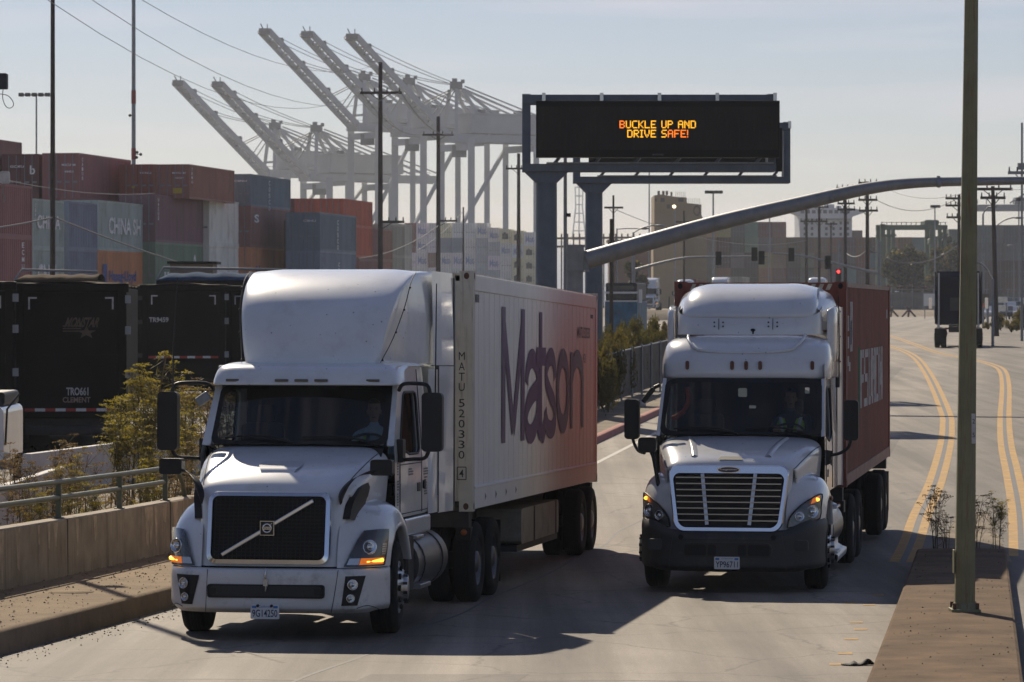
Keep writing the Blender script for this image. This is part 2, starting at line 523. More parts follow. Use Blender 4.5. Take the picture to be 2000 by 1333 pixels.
M['tan_dark'] = pbr('tan_dark', (0.15, 0.12, 0.09), 0.8, var=0.2, scale=0.2)
M['grey_wall'] = pbr('grey_wall', (0.14, 0.145, 0.15), 0.8, var=0.15, scale=0.1)
M['brown_wall'] = pbr('brown_wall', (0.13, 0.075, 0.06), 0.85, var=0.2, scale=0.1)
M['box_paint'] = pbr('box_paint', (0.5, 0.5, 0.5), 0.62, var=0.14, scale=0.6, obj_color=True, dirt=(0.09, 0.055, 0.04), dirt_amt=0.45, dscale=0.9)
M['box_white_text'] = pbr('box_white_text', (0.8, 0.8, 0.8), 0.7, var=0.3, scale=6)
M['box_blue_text'] = pbr('box_blue_text', (0.05, 0.08, 0.3), 0.7, var=0.3, scale=4)
M['reefer_unit'] = pbr('reefer_unit', (0.04, 0.04, 0.04), 0.7, var=0.2)
M['trailer_black'] = pbr('trailer_black', (0.009, 0.0085, 0.008), 0.6, spec=0.08, var=0.3, scale=1.2, dirt=(0.022, 0.019, 0.016), dirt_amt=0.5, dscale=1.6)
M['tarp'] = pbr('tarp', (0.085, 0.058, 0.036), 0.95, spec=0.1, var=0.5, scale=3, bump=0.6, bscale=6)
M['blue_tarp'] = pbr('blue_tarp', (0.02, 0.055, 0.12), 0.95, spec=0.1, var=0.2)
M['tape_red'] = pbr('tape_red', (0.35, 0.02, 0.015), 0.5, var=0.1)
M['tape_white'] = pbr('tape_white', (0.6, 0.6, 0.6), 0.5, var=0.1)
M['gold_ink'] = pbr('gold_ink', (0.075, 0.05, 0.032), 0.6, var=0.5, scale=5)
M['tan_ink'] = pbr('tan_ink', (0.22, 0.15, 0.12), 0.6, var=0.2)
M['letter_white'] = pbr('letter_white', (0.42, 0.42, 0.42), 0.6, var=0.25, scale=8)
M['bark'] = pbr('bark', (0.06, 0.045, 0.03), 0.9, var=0.25)
M['car_white'] = pbr('car_white', (0.6, 0.61, 0.62), 0.25, var=0.03, coat=0.8)
M['car_dark'] = pbr('car_dark', (0.05, 0.055, 0.065), 0.25, var=0.03, coat=0.8)
M['blue_cab'] = pbr('blue_cab', (0.006, 0.009, 0.024), 0.6, var=0.1, spec=0.15)
M['bus_blue'] = pbr('bus_blue', (0.04, 0.12, 0.20), 0.6, var=0.5, scale=1.6, dirt=(.1, .09, .08), dirt_amt=.8, dscale=2)
M['yellow_label'] = pbr('yellow_label', (0.5, 0.36, 0.03), 0.6, var=0.1)
M['trash_black'] = pbr('trash_black', (0.02, 0.018, 0.015), 0.8, var=0.3)
M['orange_sign'] = pbr('orange_sign', (0.7, 0.14, 0.02), 0.5, var=0.1)
# ================================================================== SETTING
def asphalt(name, col, patch, rough=0.75):
    mt, n, b = _nodes(name)
    L = n.links.new
    tc = n.nodes.new("ShaderNodeTexCoord")
    def noise(sc_, det, mapping=None, rough_=0.6):
        q = n.nodes.new("ShaderNodeTexNoise"); q.inputs['Scale'].default_value = sc_; q.inputs['Detail'].default_value = det; q.inputs['Roughness'].default_value = rough_
        if mapping:
            mp = n.nodes.new("ShaderNodeMapping"); mp.inputs['Rotation'].default_value = (0, 0, R(8)); mp.inputs['Scale'].default_value = mapping
            L(tc.outputs['Object'], mp.inputs[0]); L(mp.outputs[0], q.inputs['Vector'])
        else:
            L(tc.outputs['Object'], q.inputs['Vector'])
        return q
    def rng(src, a, b_, c, d):
        m = n.nodes.new("ShaderNodeMapRange"); m.inputs['From Min'].default_value = a; m.inputs['From Max'].default_value = b_
        m.inputs['To Min'].default_value = c; m.inputs['To Max'].default_value = d
        L(src.outputs[0], m.inputs[0]); return m
    def mul(a, c):
        m = n.nodes.new("ShaderNodeMath"); m.operation = 'MULTIPLY'; L(a.outputs[0], m.inputs[0]); L(c.outputs[0], m.inputs[1]); return m
    streak = rng(noise(1.0, 5, (1.7, 0.05, 1)), 0.3, 0.7, 0.56, 1.40)      # tyre polish along the lanes
    blotch = rng(noise(0.22, 6), 0.3, 0.7, 0.84, 1.16)
    grain = rng(noise(55, 3), 0.3, 0.7, 0.72, 1.28)
    sweep = rng(noise(0.5, 5, (1.0, 0.22, 1), 0.7), 0.42, 0.7, 0.96, 1.26)
    # wheel tracks: darker bands that follow the lanes
    sx = n.nodes.new("ShaderNodeSeparateXYZ"); L(tc.outputs['Object'], sx.inputs[0])
    ly = n.nodes.new("ShaderNodeMath"); ly.operation = 'MULTIPLY'; ly.inputs[1].default_value = -0.1385; L(sx.outputs[1], ly.inputs[0])
    lx = n.nodes.new("ShaderNodeMath"); lx.operation = 'ADD'; L(sx.outputs[0], lx.inputs[0]); L(ly.outputs[0], lx.inputs[1])
    lw = n.nodes.new("ShaderNodeMath"); lw.operation = 'MULTIPLY'; lw.inputs[1].default_value = 3.05; L(lx.outputs[0], lw.inputs[0])
    sn = n.nodes.new("ShaderNodeMath"); sn.operation = 'SINE'; L(lw.outputs[0], sn.inputs[0])
    track = rng(sn, -1, 1, 0.86, 1.08)
    newer = rng(lx, -2.4, -1.1, 1.0, 0.66)
    spots = rng(noise(2.2, 7, None, 0.75), 0.60, 0.72, 1.0, 0.62)
    v = mul(mul(mul(streak, blotch), mul(grain, sweep)), mul(mul(track, newer), spots))
    hs = n.nodes.new("ShaderNodeHueSaturation"); hs.inputs['Color'].default_value = (*col, 1)
    L(v.outputs[0], hs.inputs['Value'])
    crack = n.nodes.new("ShaderNodeTexVoronoi"); crack.feature = 'DISTANCE_TO_EDGE'; crack.inputs['Scale'].default_value = 0.35
    wob = noise(1.5, 4)
    add = n.nodes.new("ShaderNodeMix"); add.data_type = 'RGBA'; add.blend_type = 'ADD'; add.inputs[0].default_value = 0.5
    L(tc.outputs['Object'], add.inputs['A']); L(wob.outputs['Color'], add.inputs['B']); L(add.outputs['Result'], crack.inputs['Vector'])
    cm = rng(crack, 0.0, 0.012, 0.6, 0.0)
    mx = n.nodes.new("ShaderNodeMix"); mx.data_type = 'RGBA'; mx.inputs['B'].default_value = (*patch, 1)
    L(cm.outputs[0], mx.inputs[0]); L(hs.outputs[0], mx.inputs['A']); L(mx.outputs['Result'], b.inputs['Base Color'])
    b.inputs['Roughness'].default_value = rough
    b.inputs['Specular IOR Level'].default_value = 0.35
    bp = n.nodes.new("ShaderNodeBump"); bp.inputs['Strength'].default_value = 0.35; bp.inputs['Distance'].default_value = 0.01
    gn = noise(90, 3); L(gn.outputs[0], bp.inputs['Height']); L(bp.outputs[0], b.inputs['Normal'])
    return mt
M['asphalt'] = asphalt('asphalt', (0.185, 0.160, 0.133), (0.05, 0.045, 0.04))
M['concrete'] = pbr('concrete', (0.225, 0.165, 0.105), 0.92, spec=0.2, var=0.22, scale=1.2, bump=0.4, bscale=60, dirt=(0.12, 0.095, 0.07), dirt_amt=0.5, dscale=6)
M['median_top'] = pbr('median_top', (0.14, 0.092, 0.055), 0.95, spec=0.2, var=0.38, scale=1.5, bump=0.5, bscale=70, dirt=(0.065, 0.05, 0.035), dirt_amt=0.6, dscale=9)
M['wall_concrete'] = pbr('wall_concrete', (0.30, 0.25, 0.185), 0.88, var=0.25, scale=2.2, bump=0.4, bscale=50, dirt=(0.09, 0.07, 0.05), dirt_amt=0.9, dscale=1.2, streak=True)
M['barrier'] = pbr('barrier', (0.60, 0.58, 0.55), 0.8, var=0.15, scale=2, bump=0.3, dirt=(0.25, 0.22, 0.18), dirt_amt=0.6)
M['dirt'] = pbr('dirt', (0.20, 0.16, 0.115), 0.95, var=0.35, scale=0.9, bump=0.5, bscale=12, dirt=(0.08, 0.065, 0.045), dirt_amt=0.6, dscale=0.6)
M['lot'] = pbr('lot', (0.17, 0.15, 0.125), 0.9, var=0.3, scale=0.35, bump=0.3, bscale=12)
M['line_yellow'] = pbr('line_yellow', (0.42, 0.235, 0.05), 0.8, var=0.3, scale=5, dirt=(0.17, 0.145, 0.115), dirt_amt=0.95, dscale=2.5)
M['line_white'] = pbr('line_white', (0.45, 0.43, 0.40), 0.7, var=0.2, scale=5, dirt=(0.2, 0.17, 0.14), dirt_amt=0.7, dscale=5)
M['tar'] = pbr('tar', (0.075, 0.072, 0.07), 0.7, var=0.2)
M['curb_red'] = pbr('curb_red', (0.36, 0.13, 0.10), 0.8, var=0.2, dirt=(0.25, 0.21, 0.17), dirt_amt=0.6)
M['hill'] = pbr('hill', (0.50, 0.52, 0.55), 0.95, var=0.2, scale=0.004)  # distance haze put into the base colour: pale blue-grey so the hills fade

def sheet(name, rows, mat, k='structure'):
    mb = MB(); mb.grid(rows, smooth=True)
    o = mb.build(name, mat); return kind(o, k)
Ys = [-60, -20, 0] + list(np.arange(10, 130, 2.0)) + list(np.arange(130, 300, 8.0)) + [300, 350, 400, 600, 1000, 2000, 3300]
sheet("ground", [[(x, y, gz(y) - 0.012) for x in (-1600, -400, -60, -20, 0, 20, 60, 400, 1600)] for y in Ys], M['lot'])

def road_left(Y):
    if Y <= 110: return curb_x(Y) + 0.02
    return curb_x(110) + (Y - 110) * 0.03
def road_right(Y):
    base = 18.0 + (Y - 40) * 0.135
    return base if Y < 200 else base + (Y - 200) * 0.02
rows = []
for y in [8] + list(np.arange(12, 130, 2.0)) + list(np.arange(130, 300, 8.0)) + [300, 350, 400, 470, 545]:
    a, b_ = road_left(y), road_right(y)
    rows.append([(a + (b_ - a) * t, y, gz(y)) for t in (0, .1, .25, .4, .6, .8, 1)])
sheet("road", rows, M['asphalt'])

# painted lines: traced on the road surface
def strip(name, pts, half, mat, lift=0.004, off=0.0, k='structure'):
    P = [Vector(q) for q in cr([tuple(p) for p in pts], 8)]
    rows = []
    for i, p in enumerate(P):
        d = (P[min(i + 1, len(P) - 1)] - P[max(i - 1, 0)]); d.z = 0; d.normalize()
        nrm = Vector((d.y, -d.x, 0))
        row = []
        for s_ in (off - half, off + half):
            q = p + nrm * s_
            row.append((q.x, q.y, gz(q.y) + lift))
        rows.append(row)
    mb = MB(); mb.grid(rows)
    return kind(mb.build(name, mat), k)
def smooth_line(px):
    """ground points under a pixel trace, with X as a smooth function of Y"""
    return [on_ground(x, y) for x, y in px]
LA = smooth_line([(1763, 1098), (1781, 1059), (1799, 1005), (1827, 942), (1846, 872), (1850, 833), (1845, 802), (1814, 733), (1783, 695), (1734, 675), (1690, 662)])
LB = smooth_line([(1996, 1087), (1990, 995), (1976, 920), (1965, 868), (1962, 816), (1964, 754), (1957, 724), (1935, 712), (1895, 702), (1831, 689), (1786, 673), (1734, 655)])
for P_ in (LA, LB):
    strip("yellow_line", P_, 0.075, M['line_yellow'], off=-0.125)
    strip("yellow_line", P_, 0.075, M['line_yellow'], off=0.125)
    strip("tar_line", P_, 0.05, M['tar'], lift=0.003, off=0.0)
WL = [Vector((curb_x(y) + 0.95, y, 0)) for y in (62, 75, 90, 110)]
strip("white_line", WL, 0.06, M['line_white'])
# faded yellow dashes and arrows sprayed beside the median
for px, py in ((1672, 1216), (1660, 1178), (1680, 1230), (1650, 1277), (1634, 1298), (1697, 1182), (1662, 1249), (1714, 1163)):
    p = on_ground(px, py)
    mb = MB()
    rr = random.Random(px)
    q = [(p.x + rr.uniform(-.05, .05), p.y + rr.uniform(-.3, .1)) for _ in range(2)]
    mb.poly([(p.x - .08, p.y - .12, gz(p.y - .12) + .004), (p.x + .07, p.y - .10, gz(p.y - .1) + .004), (p.x + .09, p.y + .13, gz(p.y + .13) + .004), (p.x - .02, p.y + .06, gz(p.y + .06) + .004), (p.x - .06, p.y + .11, gz(p.y + .11) + .004)][::1])
    kind(mb.build("paint_mark", M['line_yellow']), 'structure')

# sealed joints and patches in the asphalt
for off in (-6.62, -10.2):
    strip("joint_seal", [Vector((off + .1385 * y + .06 * math.sin(y * .9), y, 0)) for y in np.arange(16, 108, 3.0)], 0.022, M['tar'], lift=.002)
for y0, x0, x1 in ((33.6, -4.5, 3.0), (47.5, -1.0, 4.6), (58.2, -1.6, 6.2), (74, 1.4, 8.0)):
    strip("joint_seal", [Vector((x, y0 + .12 * math.sin(x * 1.7) - .1385 * x * .3, 0)) for x in np.linspace(x0, x1, 9)], 0.03, M['tar'], lift=.002)
M['patch'] = asphalt('patch', (0.12, 0.105, 0.09), (0.05, 0.045, 0.04))
for y0, y1, a, b_ in ((31.0, 34.4, -6.1, -4.6), (60, 67, -5.2, -3.2), (78, 92, -4.6, -2.9), (112, 150, -7.0, -4.6)):
    sheet("asphalt_patch", [[(a + .1385 * y + (b_ - a) * t, y, gz(y) + .0015) for t in (0, .5, 1)] for y in np.linspace(y0, y1, 8)], M['patch'])
# left sidewalk with its kerb
SW, KH = 1.95, 0.25
def wall_x(Y): return curb_x(Y) - SW
rows_t, rows_k = [], []
ys = list(np.arange(12, 57, 1.5)) + [57]
for y in ys:
    c = curb_x(y)
    rows_t.append([(c - SW - 0.1, y, gz(y) + KH - 0.02), (c - 1.0, y, gz(y) + KH), (c - 0.16, y, gz(y) + KH - 0.01)])
    rows_k.append([(c - 0.16, y, gz(y) + KH - 0.01), (c - 0.03, y, gz(y) + KH), (c, y, gz(y) + KH - 0.03), (c + 0.02, y, gz(y) - 0.01)])
sheet("sidewalk", rows_t, M['concrete'])
sheet("kerb", rows_k, M['concrete'])
# sidewalk farther on: dirt strip with a red painted kerb
rows_t, rows_k = [], []
for y in np.arange(57, 116, 2.0):
    c = curb_x(y)
    rows_t.append([(c - 9, y, gz(y) + 0.35), (c - 3.2, y, gz(y) + 0.22), (c - 0.2, y, gz(y) + 0.15)])
    rows_k.append([(c - 0.2, y, gz(y) + 0.15), (c - 0.03, y, gz(y) + 0.16), (c, y, gz(y) + 0.14), (c + 0.02, y, gz(y) - 0.01)])
sheet("verge", rows_t, M['dirt'])
sheet("red_kerb", rows_k, M['curb_red'])

# raised concrete median
def med_l(Y): return 3.02 + (Y - 31.0) * 0.1304
def med_r(Y): return 4.36 + (Y - 31.0) * 0.1295
MH = 0.22
rows = []
ys = list(np.arange(12, 53.7, 1.5)) + [53.7]
for y in ys:
    a, b_, g = med_l(y), med_r(y), gz(y)
    rows.append([(a - 0.01, y, g - 0.01), (a, y, g + MH - 0.02), (a + 0.03, y, g + MH)] + [(a + (b_ - a) * t, y, g + MH + 0.01) for t in (.3, .5, .7)] + [(b_ - 0.03, y, g + MH), (b_, y, g + MH - 0.02), (b_ + 0.01, y, g - 0.01)])
mb = MB(); mb.grid(rows, smooth=False)
y = 53.7
mb.poly([rows[-1][i] for i in range(len(rows[-1]))][::-1])
kind(mb.build("median", M['median_top']), 'structure')
# dirt wedge behind the median's end
rows = []
for y in np.arange(53.7, 66, 1.5):
    t = (y - 53.7) / 12.3
    a, b_ = med_l(y) + 0.1 + 0.45 * t, med_r(y) + 0.1 - 0.35 * t
    rows.append([(a, y, gz(y) + 0.008), ((a + b_) / 2, y, gz(y) + 0.03), (b_, y, gz(y) + 0.008)])
sheet("dirt_wedge", rows, M['dirt'])
# dirt beside the far road on the right, and a dirt bank across the end of the road
rows = []
for y in list(np.arange(130, 300, 10.0)) + [300, 360, 420]:
    a = road_right(y)
    rows.append([(a - 2.5 - 0.6 * math.sin(y), y, gz(y) + 0.01), (a + 4, y, gz(y) + 0.25), (a + 80, y, gz(y) + 0.3)])
sheet("dirt_shoulder", rows, M['dirt'])
sheet("dirt_bank", [[(x, 545 + 4 * t, gz(560) + h) for x in np.arange(-40, 130, 6.0)] for t, h in ((0, 0), (1, .5), (3, 1.0), (10, 1.1), (60, 0.9))], M['dirt'])
# litter and gravel on the sidewalk and median: nobody could count the grains
def gravel(name, n, pos, s0, s1, mat):
    rr = random.Random(5)
    mb = MB()
    for _ in range(n):
        p = pos(rr); s_ = rr.uniform(s0, s1)
        vs = [p + Vector((rr.uniform(-1, 1), rr.uniform(-1, 1), 0.05)) * s_ for _ in range(3)] + [p + Vector((0, 0, s_ * 0.8))]
        mb.add(vs, [(0, 1, 3), (1, 2, 3), (2, 0, 3), (0, 2, 1)])
    return kind(mb.build(name, mat), 'stuff')
def p_side(rr):
    y = rr.uniform(34, 55); t = rr.random() ** 1.8
    return Vector((curb_x(y) - SW + 0.05 + t * 1.8, y, gz(y) + KH))
def p_med(rr):
    y = rr.uniform(30, 53); t = rr.random()
    return Vector((med_l(y) + .05 + t * 1.25, y, gz(y) + MH + .006))
def p_gut(rr):
    y = rr.uniform(30, 50); t = rr.random() ** 2
    return Vector((curb_x(y) + 0.03 + t * 0.5, y, gz(y)))
gravel("sidewalk_gravel", 1300, p_side, 0.006, 0.026, M['dirt'])
gravel("median_gravel", 260, p_med, 0.005, 0.02, M['trash_black'])
gravel("gutter_gravel", 700, p_gut, 0.006, 0.026, M['dirt'])

# hills on the horizon
rr = random.Random(3)
rows = [[], [], []]
for i in range(90):
    x = -700 + i * 15.0
    h = 52 + 7 * math.sin(i * 0.21) + 5 * math.sin(i * .55 + 1) + 3 * math.sin(i * 1.3)
    px = 1000 + F_PX * x / 2800
    if px > 1150: h *= max(0.55, 1 - (px - 1150) / 500)
    if px < 900: h *= 0.85
    rows[0].append((x, 2700, 0)); rows[1].append((x, 2800, h * 0.98)); rows[2].append((x, 2950, h * 0.6))
mb = MB(); mb.grid(rows)
kind(mb.build("hills", M['hill']), 'structure')
# haze: pale air filling the whole place
mt = bpy.data.materials.new("haze_air"); mt.use_nodes = True
n = mt.node_tree; n.nodes.clear()
o_ = n.nodes.new("ShaderNodeOutputMaterial"); pv = n.nodes.new("ShaderNodeVolumePrincipled")
pv.inputs['Color'].default_value = (0.80, 0.88, 1.0, 1); pv.inputs['Density'].default_value = 0.00013; pv.inputs['Anisotropy'].default_value = 0.25
n.links.new(pv.outputs[0], o_.inputs['Volume'])
mb = MB(); mb.box(-1650, 1650, -80, 3350, -6, 130)
kind(mb.build("haze", mt), 'stuff')

# ------------------------------------------------------------------ parapet wall with its railing
mb = MB()
rows = []
for y in list(np.arange(20, 54, 1.5)) + [54.0]:
    x = wall_x(y); g = gz(y) + KH
    rows.append([(x, y, g - 0.03), (x - 0.01, y, g + 0.70), (x - 0.03, y, g + 0.72), (x - 0.27, y, g + 0.72), (x - 0.29, y, g + 0.70), (x - 0.3, y, g - 0.4)])
mb.grid(rows, smooth=False)
mb.poly(rows[-1])
# rounded end block
g = gz(54) + KH
e = []
for y, h in ((54.0, .72), (54.6, .72), (55.2, .62), (55.7, .42), (55.9, 0.1)):
    x = wall_x(y)
    e.append([(x, y, g - 0.05), (x - .01, y, g + h - .02), (x - .03, y, g + h), (x - .27, y, g + h), (x - .29, y, g + h - .02), (x - .3, y, g - .4)])
mb.grid(e, smooth=False); mb.poly(e[-1])
mj = MB()
for y in (35.5, 41.2, 46.9, 52.6):
    x = wall_x(y); g = gz(y) + KH
    mj.box(x - .05, x + .003, y - .012, y + .012, g, g + .715)
wall_ = mb.build("parapet_wall", M['wall_concrete']); mj.build("wall_joint", M['tar'], wall_)
md = MB(); q_ = random.Random(2)
for _ in range(26):
    y = q_.uniform(36, 53); x = wall_x(y); g = gz(y) + KH; w_ = q_.uniform(.03, .16); h_ = q_.uniform(.25, .68)
    md.add([(wall_x(yy) + .004 - .01 * hh / .7, yy, g + hh) for yy, hh in ((y - w_, .70), (y + w_, .70), (y + w_ * .4, .70 - h_), (y - w_ * .5, .70 - h_ * .9))], [(0, 1, 2, 3)])
md.build("drip_stain", pbr('drip', (.42, .34, .25), .9, var=.3, scale=6), wall_)
tag(wall_, "low stained concrete parapet wall along the sidewalk, carrying a green railing", "wall")
rail = thing("railing", "dark green two-bar metal railing on top of the concrete parapet wall", "railing", (wall_x(30), 30, gz(30) + KH + .72))
O0 = Vector(rail.location)
for h in (0.27, 0.47):
    P = [Vector((wall_x(y) - 0.15, y, gz(y) + KH + 0.72 + h)) - O0 for y in np.arange(24, 53.2, 1.2)]
    mb = MB(); mb.tube(P, 0.035, 8)
    if h > .4:
        y0 = 53.0; x0 = wall_x(y0) - .15
        Q = [(x0, y0 - .1, gz(y0) + KH + .72 + h), (x0 + .06, y0 + .5, gz(y0) + KH + .72 + h - .03), (x0 + .1, y0 + .9, gz(y0) + KH + .72 + h - .14), (x0 + .14, y0 + 1.15, gz(y0) + KH + .72 + .14), (x0 + .15, y0 + 1.25, gz(y0) + KH + .70)]
        mb.tube([Vector(q) - O0 for q in cr(Q, 4)], 0.035, 8)
    mb.build("rail", M['rail_green'], rail)
for px, d in ((88, 46.4), (213, 48.9), (325, 51.4)):
    pass
for y in (30.0, 33.4, 36.8, 40.2, 43.6, 47.0, 50.2, 52.9):
    x = wall_x(y) - .15; g = gz(y) + KH + .71
    mb = MB(); mb.box(x - .035 - O0.x, x + .035 - O0.x, y - .03 - O0.y, y + .03 - O0.y, g - O0.z, g + .45 - O0.z)
    mb.box(x - .07 - O0.x, x + .07 - O0.x, y - .06 - O0.y, y + .06 - O0.y, g - .0 - O0.z, g + .025 - O0.z)
    mb.build("post", M['rail_green'], rail)
# ================================================================== TRUCK PARTS
def tyre_mesh(r, wd, axis=(1, 0, 0)):
    """tyre profile (radius, along axis); the outer face lies at along = 0, tyre goes inwards (negative)"""
    h = wd
    prof = [(r * .56, -.02), (r * .62, .0), (r * .80, .012), (r * .92, -.004), (r * .985, -.035), (r, -.055)]
    k = 5
    for i in range(k):                                   # tread ribs
        a = -.055 - (h - .11) * i / k
        b = -.055 - (h - .11) * (i + .72) / k
        c = -.055 - (h - .11) * (i + 1) / k
        prof += [(r, a - .001), (r, b), (r - .014, b - .004), (r - .014, c + .004)]
    prof += [(r, -h + .055), (r * .985, -h + .035), (r * .92, -h + .004), (r * .80, -h - .01), (r * .62, -h), (r * .56, -h + .02), (r * .5, -h + .1)]
    mb = MB(); mb.lathe(prof, (0, 0, 0), axis, 40, smooth=True)
    return mb
def add_wheel(parent, x, y, z, side, r=0.51, wd=0.29, steer=0.0, deep=False, name="wheel", rim_mat=None):
    """side +1: outer face to +x"""
    w_ = bpy.data.objects.new(name, None); COL.objects.link(w_)
    w_.parent = parent; w_.location = (x, y, z); w_.rotation_euler = (0, 0, steer + (0 if side > 0 else math.pi))
    tyre_mesh(r, wd).build("tyre", M['rubber'], w_)
    mb = MB()
    rr = r * .57
    if deep:
        mb.lathe([(rr, -.015), (rr * .97, -.03), (rr * .93, -.06), (rr * .88, -.16), (rr * .62, -.17), (rr * .45, -.16), (rr * .45, -.02), (rr * .3, .0), (0.001, .0)], (0, 0, 0), (1, 0, 0), 32)
    else:
        mb.lathe([(rr, -.015), (rr * .97, -.0), (rr * .9, -.02), (rr * .84, -.015), (rr * .62, .05), (rr * .5, .055), (rr * .48, .09), (rr * .3, .10), (0.001, .10)], (0, 0, 0), (1, 0, 0), 32)
    mb.build("rim", rim_mat or M['alloy'], w_)
    mb = MB()
    n_ = 10
    for i in range(n_):
        a = 2 * math.pi * i / n_
        if not deep:
            c = Vector((0.028, math.cos(a) * rr * .735, math.sin(a) * rr * .735))
            mb.cyl(c + Vector((-.02, 0, 0)), c + Vector((.006, 0, 0)), .034, n=10)
    if mb.v: mb.build("hand_hole", M['void'], w_)
    mb = MB()
    for i in range(n_):
        a = 2 * math.pi * (i + .5) / n_
        c = Vector((-.16 if deep else .052, math.cos(a) * rr * .56, math.sin(a) * rr * .56))
        mb.cyl(c, c + Vector((.045, 0, 0)), .017, n=6)
    mb.build("lug_nut", M['dark_metal'], w_)
    return w_
def dual_wheel(parent, x, y, z, side, r=0.51):
    """outer + inner tyre; x is the outer face"""
    add_wheel(parent, x, y, z, side, r, .26, deep=True, rim_mat=M['tank'])
    w_ = bpy.data.objects.new("inner_wheel", None); COL.objects.link(w_)
    w_.parent = parent; w_.location = (x - side * .33, y, z); w_.rotation_euler = (0, 0, 0 if side > 0 else math.pi)
    tyre_mesh(r, .26).build("tyre", M['rubber'], w_)
    return w_
def plate_hole(outer, inner, m=0):
    """flat ring between two loops of equal length"""
    mb = MB(); n_ = len(outer)
    mb.add(outer + inner, [(i, (i + 1) % n_, (i + 1) % n_ + n_, i + n_) for i in range(n_)], m)
    return mb
def loop_resample(P, n_):
    P = [Vector(p) for p in P]; P.append(P[0])
    ds = [0]
    for a, b in zip(P, P[1:]): ds.append(ds[-1] + (b - a).length)
    out = []
    k = 0
    for i in range(n_):
        s_ = ds[-1] * i / n_
        while ds[k + 1] < s_: k += 1
        t = (s_ - ds[k]) / max(ds[k + 1] - ds[k], 1e-9)
        out.append(P[k].lerp(P[k + 1], t))
    return out
def number_plate(parent, x, y, z, text, top, wd=0.31, ht=0.155, tilt=0.0):
    mb = MB(); mb.rbox(x - wd / 2, x + wd / 2, y - .012, y, z, z + ht, .012)
    p = mb.build("licence_plate", M['plate_white'], parent)
    mb = MB(); add_text(mb, text, (x - wd * .44, y - .0155, z + ht * .14), (1, 0, 0), (0, 0, 1), wd * .88, ht * .5, 0.008)
    mb.build("plate_number", M['plate_ink'], p)
    mb = MB(); add_text(mb, top, (x - wd * .22, y - .0155, z + ht * .78), (1, 0, 0), (0, 0, 1), wd * .44, ht * .15, 0.0, shear=.25)
    mb.box(x - wd * .45, x - wd * .30, y - .0165, y - .0125, z + ht * .74, z + ht * .9); mb.box(x + wd * .30, x + wd * .45, y - .0165, y - .0125, z + ht * .74, z + ht * .9)
    mb.build("plate_heading", M['plate_blue'], p)
    return p
def lamp_round(parent, c, r, name="projector_lamp", nrm=(0, -1, 0)):
    mb = MB()
    mb.lathe([(r, 0), (r, .02), (r * .9, .028), (r * .86, .01), (r * .5, -.03), (r * .48, .012), (r * .3, .03), (0.001, .034)], c, nrm, 24)
    return mb.build(name, M['chrome'], parent)
def hexbar(parent, name, pts, r, mat, n_=8, k=4):
    mb = MB(); mb.tube(cr(pts, k), r, n_); return mb.build(name, mat, parent)

